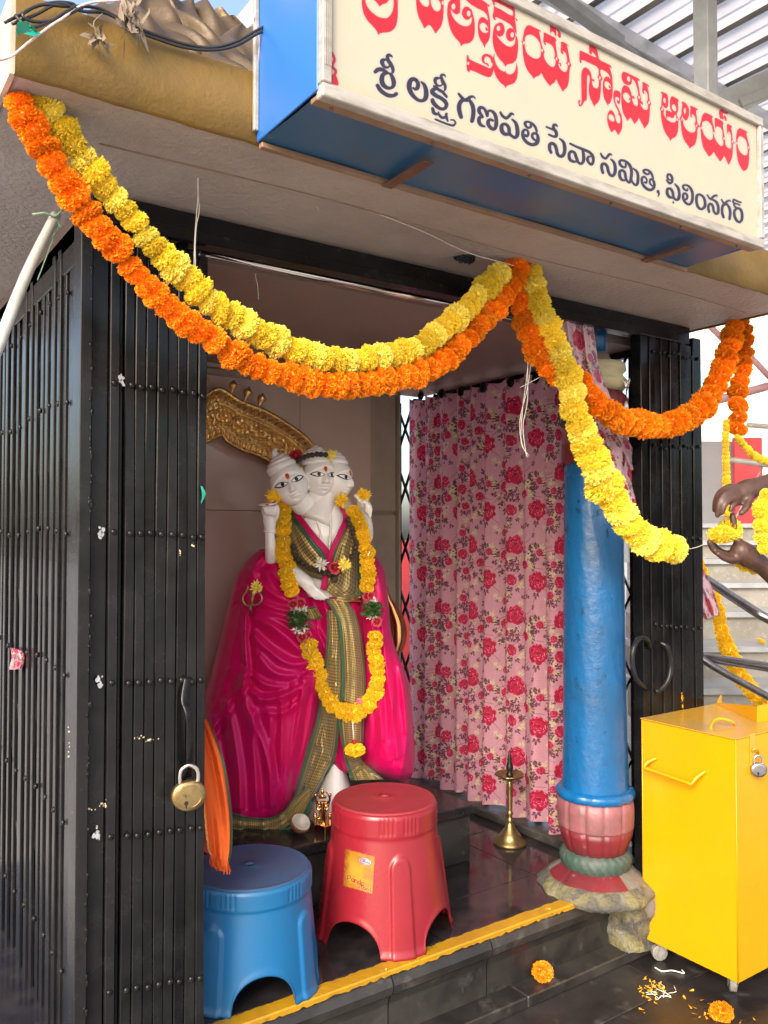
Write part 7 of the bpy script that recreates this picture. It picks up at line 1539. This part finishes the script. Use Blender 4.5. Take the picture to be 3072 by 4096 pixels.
for s in (-1, 1):
    tb([(1291+8*s,3215,.004),(1291+26*s,3205,.008),(1291+28*s,3185,.01)], [.005,.0045,.004]); tb([(1291+8*s,3218,.006),(1291+22*s,3232,.014),(1291+12*s,3240,.018)], [.005,.0045,.004]); mb.ball(ip(1291+29*s,3180,.01), .006, 8, 6)
    tb([(1286+10*s,3270,.008),(1287+12*s,3300,.01)], [.009,.007]); tb([(1291+30*s,3300,.0),(1291+30*s,3262,.0)], [.006,.007]); mb.ball(ip(1291+30*s,3256,.0), .006, 8, 6)
tb([(1268,3300,.016),(1268,3240,.016)], [.0016,.0016]); remesh(mb.build('idol_figure', M['copper'], idl), .0014, 2)
mb = MB(); P = [ip(1291+27*math.cos(a), 3205-42*math.sin(a), -.006) for a in np.linspace(-.5, math.pi+.5, 26)]; mb.tube(P, .0022, 6, 40); mb.build('halo_ring', M['copper'], idl, smooth=True)

# ================================================================ GILT ARCH BEHIND
ar = thing('gilt_arch', 'embossed gilt arch with pot finials fixed on the brown wall behind the statue', 'arch', onY(1100, 1750, 3.02))
OA = [(690,1640),(760,1606),(816,1581),(881,1549),(963,1598),(1071,1641),(1153,1690),(1234,1750),(1290,1830),(1350,1935),(1395,2040),(1425,2150),(1450,2300),(1465,2450)]
IA = [(690,1850),(760,1806),(816,1782),(884,1747),(905,1768),(963,1804),(1017,1822),(1075,1850),(1120,1900),(1170,1980),(1215,2070),(1250,2160),(1285,2300),(1300,2450)]
n, m_ = 420, 60; a = catmull(np.array(OA, float), n); b_ = catmull(np.array(IA, float), n); G = np.zeros((n, m_, 3))
def emb(s, v, L=1.0):
    f = 0; S_ = s*34
    f += .010*smst(.0,.015,v)*smst(.055,.04,v)+.008*smst(.25,.262,v)*smst(.30,.285,v)+.010*smst(1,.985,v)*smst(.945,.96,v)+.007*smst(.745,.757,v)*smst(.79,.778,v)
    if .05 < v < .26: f += .012*math.sqrt(abs(math.sin((s*150+v*9))))*smst(.05,.09,v)*smst(.26,.22,v)
    if .79 < v < .95: f += .010*math.sqrt(abs(math.sin((s*150-v*9))))*smst(.79,.82,v)*smst(.95,.92,v)
    if .29 < v < .76:
        c = round(S_/2.2)*2.2; sg = 1 if int(round(S_/2.2)) % 2 else -1; du = (S_-c)*.105*sg; dv = (v-.525)-.05*sg*math.sin(c); r = math.hypot(du, dv*.9); th = math.atan2(dv, du)
        w = math.cos(r*58-th*sg); f += (.005+.011*max(0, w)**.7)*smst(.29,.34,v)*smst(.76,.71,v)+.004*math.sin(s*300+v*40)*math.sin(v*70-s*90)*.5
    return f
for i in range(n):
    for j in range(m_):
        v = j/(m_-1); q = a[i]*(1-v)+b_[i]*v; G[i, j] = onY(q[0], q[1], 3.035-.020*math.sin(math.pi*min(max(v, 0.02), .98))**.3-emb(i/(n-1), v)*1.15)
mb = MB().grid(G); mb.build('embossed_band', M['gold'], ar, smooth=True)
E_ = np.array([[onY(q[0], q[1], Y) for Y in (3.095, 3.02)] for q in a]); MB().grid(E_).build('outer_rim', M['gold'], ar, smooth=True)
E_ = np.array([[onY(q[0], q[1], Y) for Y in (3.095, 3.02)] for q in b_]); MB().grid(E_).build('inner_rim', M['copper'], ar, smooth=True)
for k, (x, y, xe, ye) in enumerate(((818,1528,812,1580),(932,1544,926,1578),(990,1572,978,1608),(1046,1596,1036,1628))):
    p, q = onY(x, y, 3.0), onY(xe, ye, 3.0); mb = MB(); d = (p-q); L = np.linalg.norm(d); d /= L
    prof_ = [(.004,0),(.005,.35),(.008,.55),(.0175,.95),(.019,1.1),(.017,1.25),(.010,1.42),(.006,1.5),(.0075,1.6),(.002,1.72)]
    rot = np.array(Vector(d).to_track_quat('Z', 'Y').to_matrix()); mb.lathe([(r, h_*L) for r, h_ in prof_], (0,0,0), 18); mb.V = [np.vstack(mb.V) @ rot.T+q]; mb.build('finial', M['gold'], ar, smooth=True)
mb = MB(); mb.tube([onY(1542,2345,2.9), onY(1552,2390,2.9), onY(1572,2440,2.9), onY(1590,2500,2.9), onY(1590,2560,2.9), onY(1578,2610,2.9), onY(1560,2645,2.9)], [.010,.012,.024,.036,.037,.024,.008], 18, 50); mb.build('arch_foot', M['copper'], ar, smooth=True)

# ================================================================ PERSON tying the garlands, mostly beyond the right edge
pr = thing('person', 'person in a navy shirt reaching in from the right, both hands tying marigolds', 'person', atT(3500, 2600, 2.75)*[1,1,0])
def pl(mb, pts, n=None, seg=12): mb.tube([atT(x, y, t) for x, y, t, r in pts], [r for *_, r in pts], seg, n or len(pts)*6); mb.ball(atT(*pts[-1][:3]), pts[-1][3]*1.02, 10, 8); mb.ball(atT(*pts[0][:3]), pts[0][3]*1.02, 10, 8)
mb = MB()
pl(mb, [(3330,1900,2.72,.050),(3250,1900,2.66,.043),(3160,1915,2.60,.038),(3080,1932,2.56,.030),(3030,1945,2.54,.028),(2990,1960,2.53,.034),(2960,1975,2.52,.032)])
for k, P in enumerate(([(2955,1952,2.52,.0125),(2915,1950,2.50,.0115),(2878,1975,2.49,.0105),(2862,2010,2.49,.0095),(2858,2042,2.49,.008)], [(2950,1970,2.50,.0125),(2910,1972,2.48,.0115),(2882,2000,2.47,.0105),(2872,2035,2.47,.0095),(2870,2062,2.47,.008)], [(2950,1990,2.49,.012),(2918,1998,2.47,.011),(2898,2020,2.46,.010),(2888,2050,2.46,.008)], [(2960,2005,2.50,.011),(2935,2018,2.48,.010),(2922,2040,2.47,.0075)], [(3000,1995,2.50,.013),(2985,2030,2.48,.011),(2965,2052,2.47,.009)])): pl(mb, P)
pl(mb, [(3400,2560,2.80,.050),(3290,2470,2.70,.044),(3180,2370,2.62,.040),(3090,2295,2.57,.032),(3040,2255,2.55,.029),(2995,2225,2.53,.036),(2965,2205,2.52,.033)])
for k, P in enumerate(([(2958,2180,2.53,.013),(2940,2130,2.52,.012),(2935,2090,2.51,.0105),(2930,2062,2.51,.009)], [(2950,2215,2.54,.0125),(2905,2215,2.55,.0115),(2868,2195,2.55,.0105),(2845,2165,2.54,.0095)], [(2945,2225,2.52,.012),(2895,2222,2.52,.011),(2856,2200,2.51,.0100),(2838,2168,2.50,.009)], [(2950,2235,2.51,.0115),(2905,2235,2.50,.0105),(2872,2215,2.49,.009)], [(2960,2240,2.53,.011),(2925,2245,2.52,.009),(2900,2235,2.51,.008)])): pl(mb, P)
remesh(mb.build('arms', M['skin'], pr), .0042, 5)
mb = MB(); pl(mb, [(3480,1840,2.86,.095),(3430,1850,2.80,.075),(3360,1880,2.74,.066),(3315,1900,2.71,.060)]); pl(mb, [(3490,1850,2.86,.095),(3480,2150,2.86,.066),(3450,2420,2.84,.062),(3400,2550,2.80,.058)])
pl(mb, [(3540,1830,2.88,.11),(3550,2000,2.88,.15),(3555,2200,2.88,.15),(3560,2420,2.88,.135),(3560,2560,2.88,.14)]); pl(mb, [(3480,1830,2.86,.08),(3620,1830,2.90,.08)]); remesh(mb.build('shirt', M['navy'], pr), .008, 5)
mb = MB(); fx = atT(3520, 2500, 2.86); fx2 = atT(3600, 2500, 2.90)
for f_ in (fx, fx2): mb.tube([f_, f_*[1,1,0]+[0,0,.5], f_*[1,1,0]+[.01,-.01,.08]], [.105,.075,.055], 14, 16)
remesh(mb.build('trousers', M['trouser'], pr), .01, 5)
for f_ in (fx, fx2): mb = MB(); c = f_*[1,1,0]; mb.tube([c+[-.03,.05,.04], c+[.03,-.06,.035], c+[.08,-.16,.022]], [.04,.042,.03], 12, 10, flat=1); mb.build('shoe', M['kohl'], pr, smooth=True)
hc = atT(3500, 1640, 2.84); MB().tube([hc+[0,0,-.15], hc+[0,0,-.06]], .052, 14, 4).build('neck', M['skin'], pr, smooth=True)
head('head', 0, 0, 0, math.radians(-70), 0, 1.45, pr, M['skin'], hair=False, marks=False, O=hc)
mb = MB(); f_ = OUT*math.cos(math.radians(-70))+_R*math.sin(math.radians(-70)); mb.ball(hc-f_*.022+[0,0,.028], (.080,.085,.088), 20, 14); mb.build('hair', M['hair'], pr, smooth=True)
def hb(label, x, y, t, r, kind='yel', sc=(1,1,.85)): o = bpy.data.objects.new('marigold', FL[kind][int(x+y) % 4]); COL.objects.link(o); o.location = atT(x, y, t); o.scale = tuple(r*s for s in sc); o.rotation_euler = (x*.1, y*.1, 0); return tag(o, label, 'marigold', 'marigolds in the hands at the right edge')
hb('yellow marigold gripped between the fingers at the right edge', 2888, 2138, 2.50, .040, 'yel', (1.05,.95,.85)); hb('yellow marigold behind the gripped one, nearer the wrist', 2922, 2118, 2.53, .036, 'yel')
garland('hanging end of yellow marigold garland over the forearms at the right edge', [(3062,1975,26),(3058,2030,36),(3052,2085,42),(3058,2140,42),(3068,2190,40)], 'yel', 'marigold garland ends in the hands', lambda x, y: atT(x, y, 2.47))
garland('end of yellow marigold garland dangling below the lower forearm', [(2958,2238,30),(2985,2256,34),(3015,2266,34),(3038,2262,30)], 'yel', 'marigold garland ends in the hands', lambda x, y: atT(x, y, 2.60))
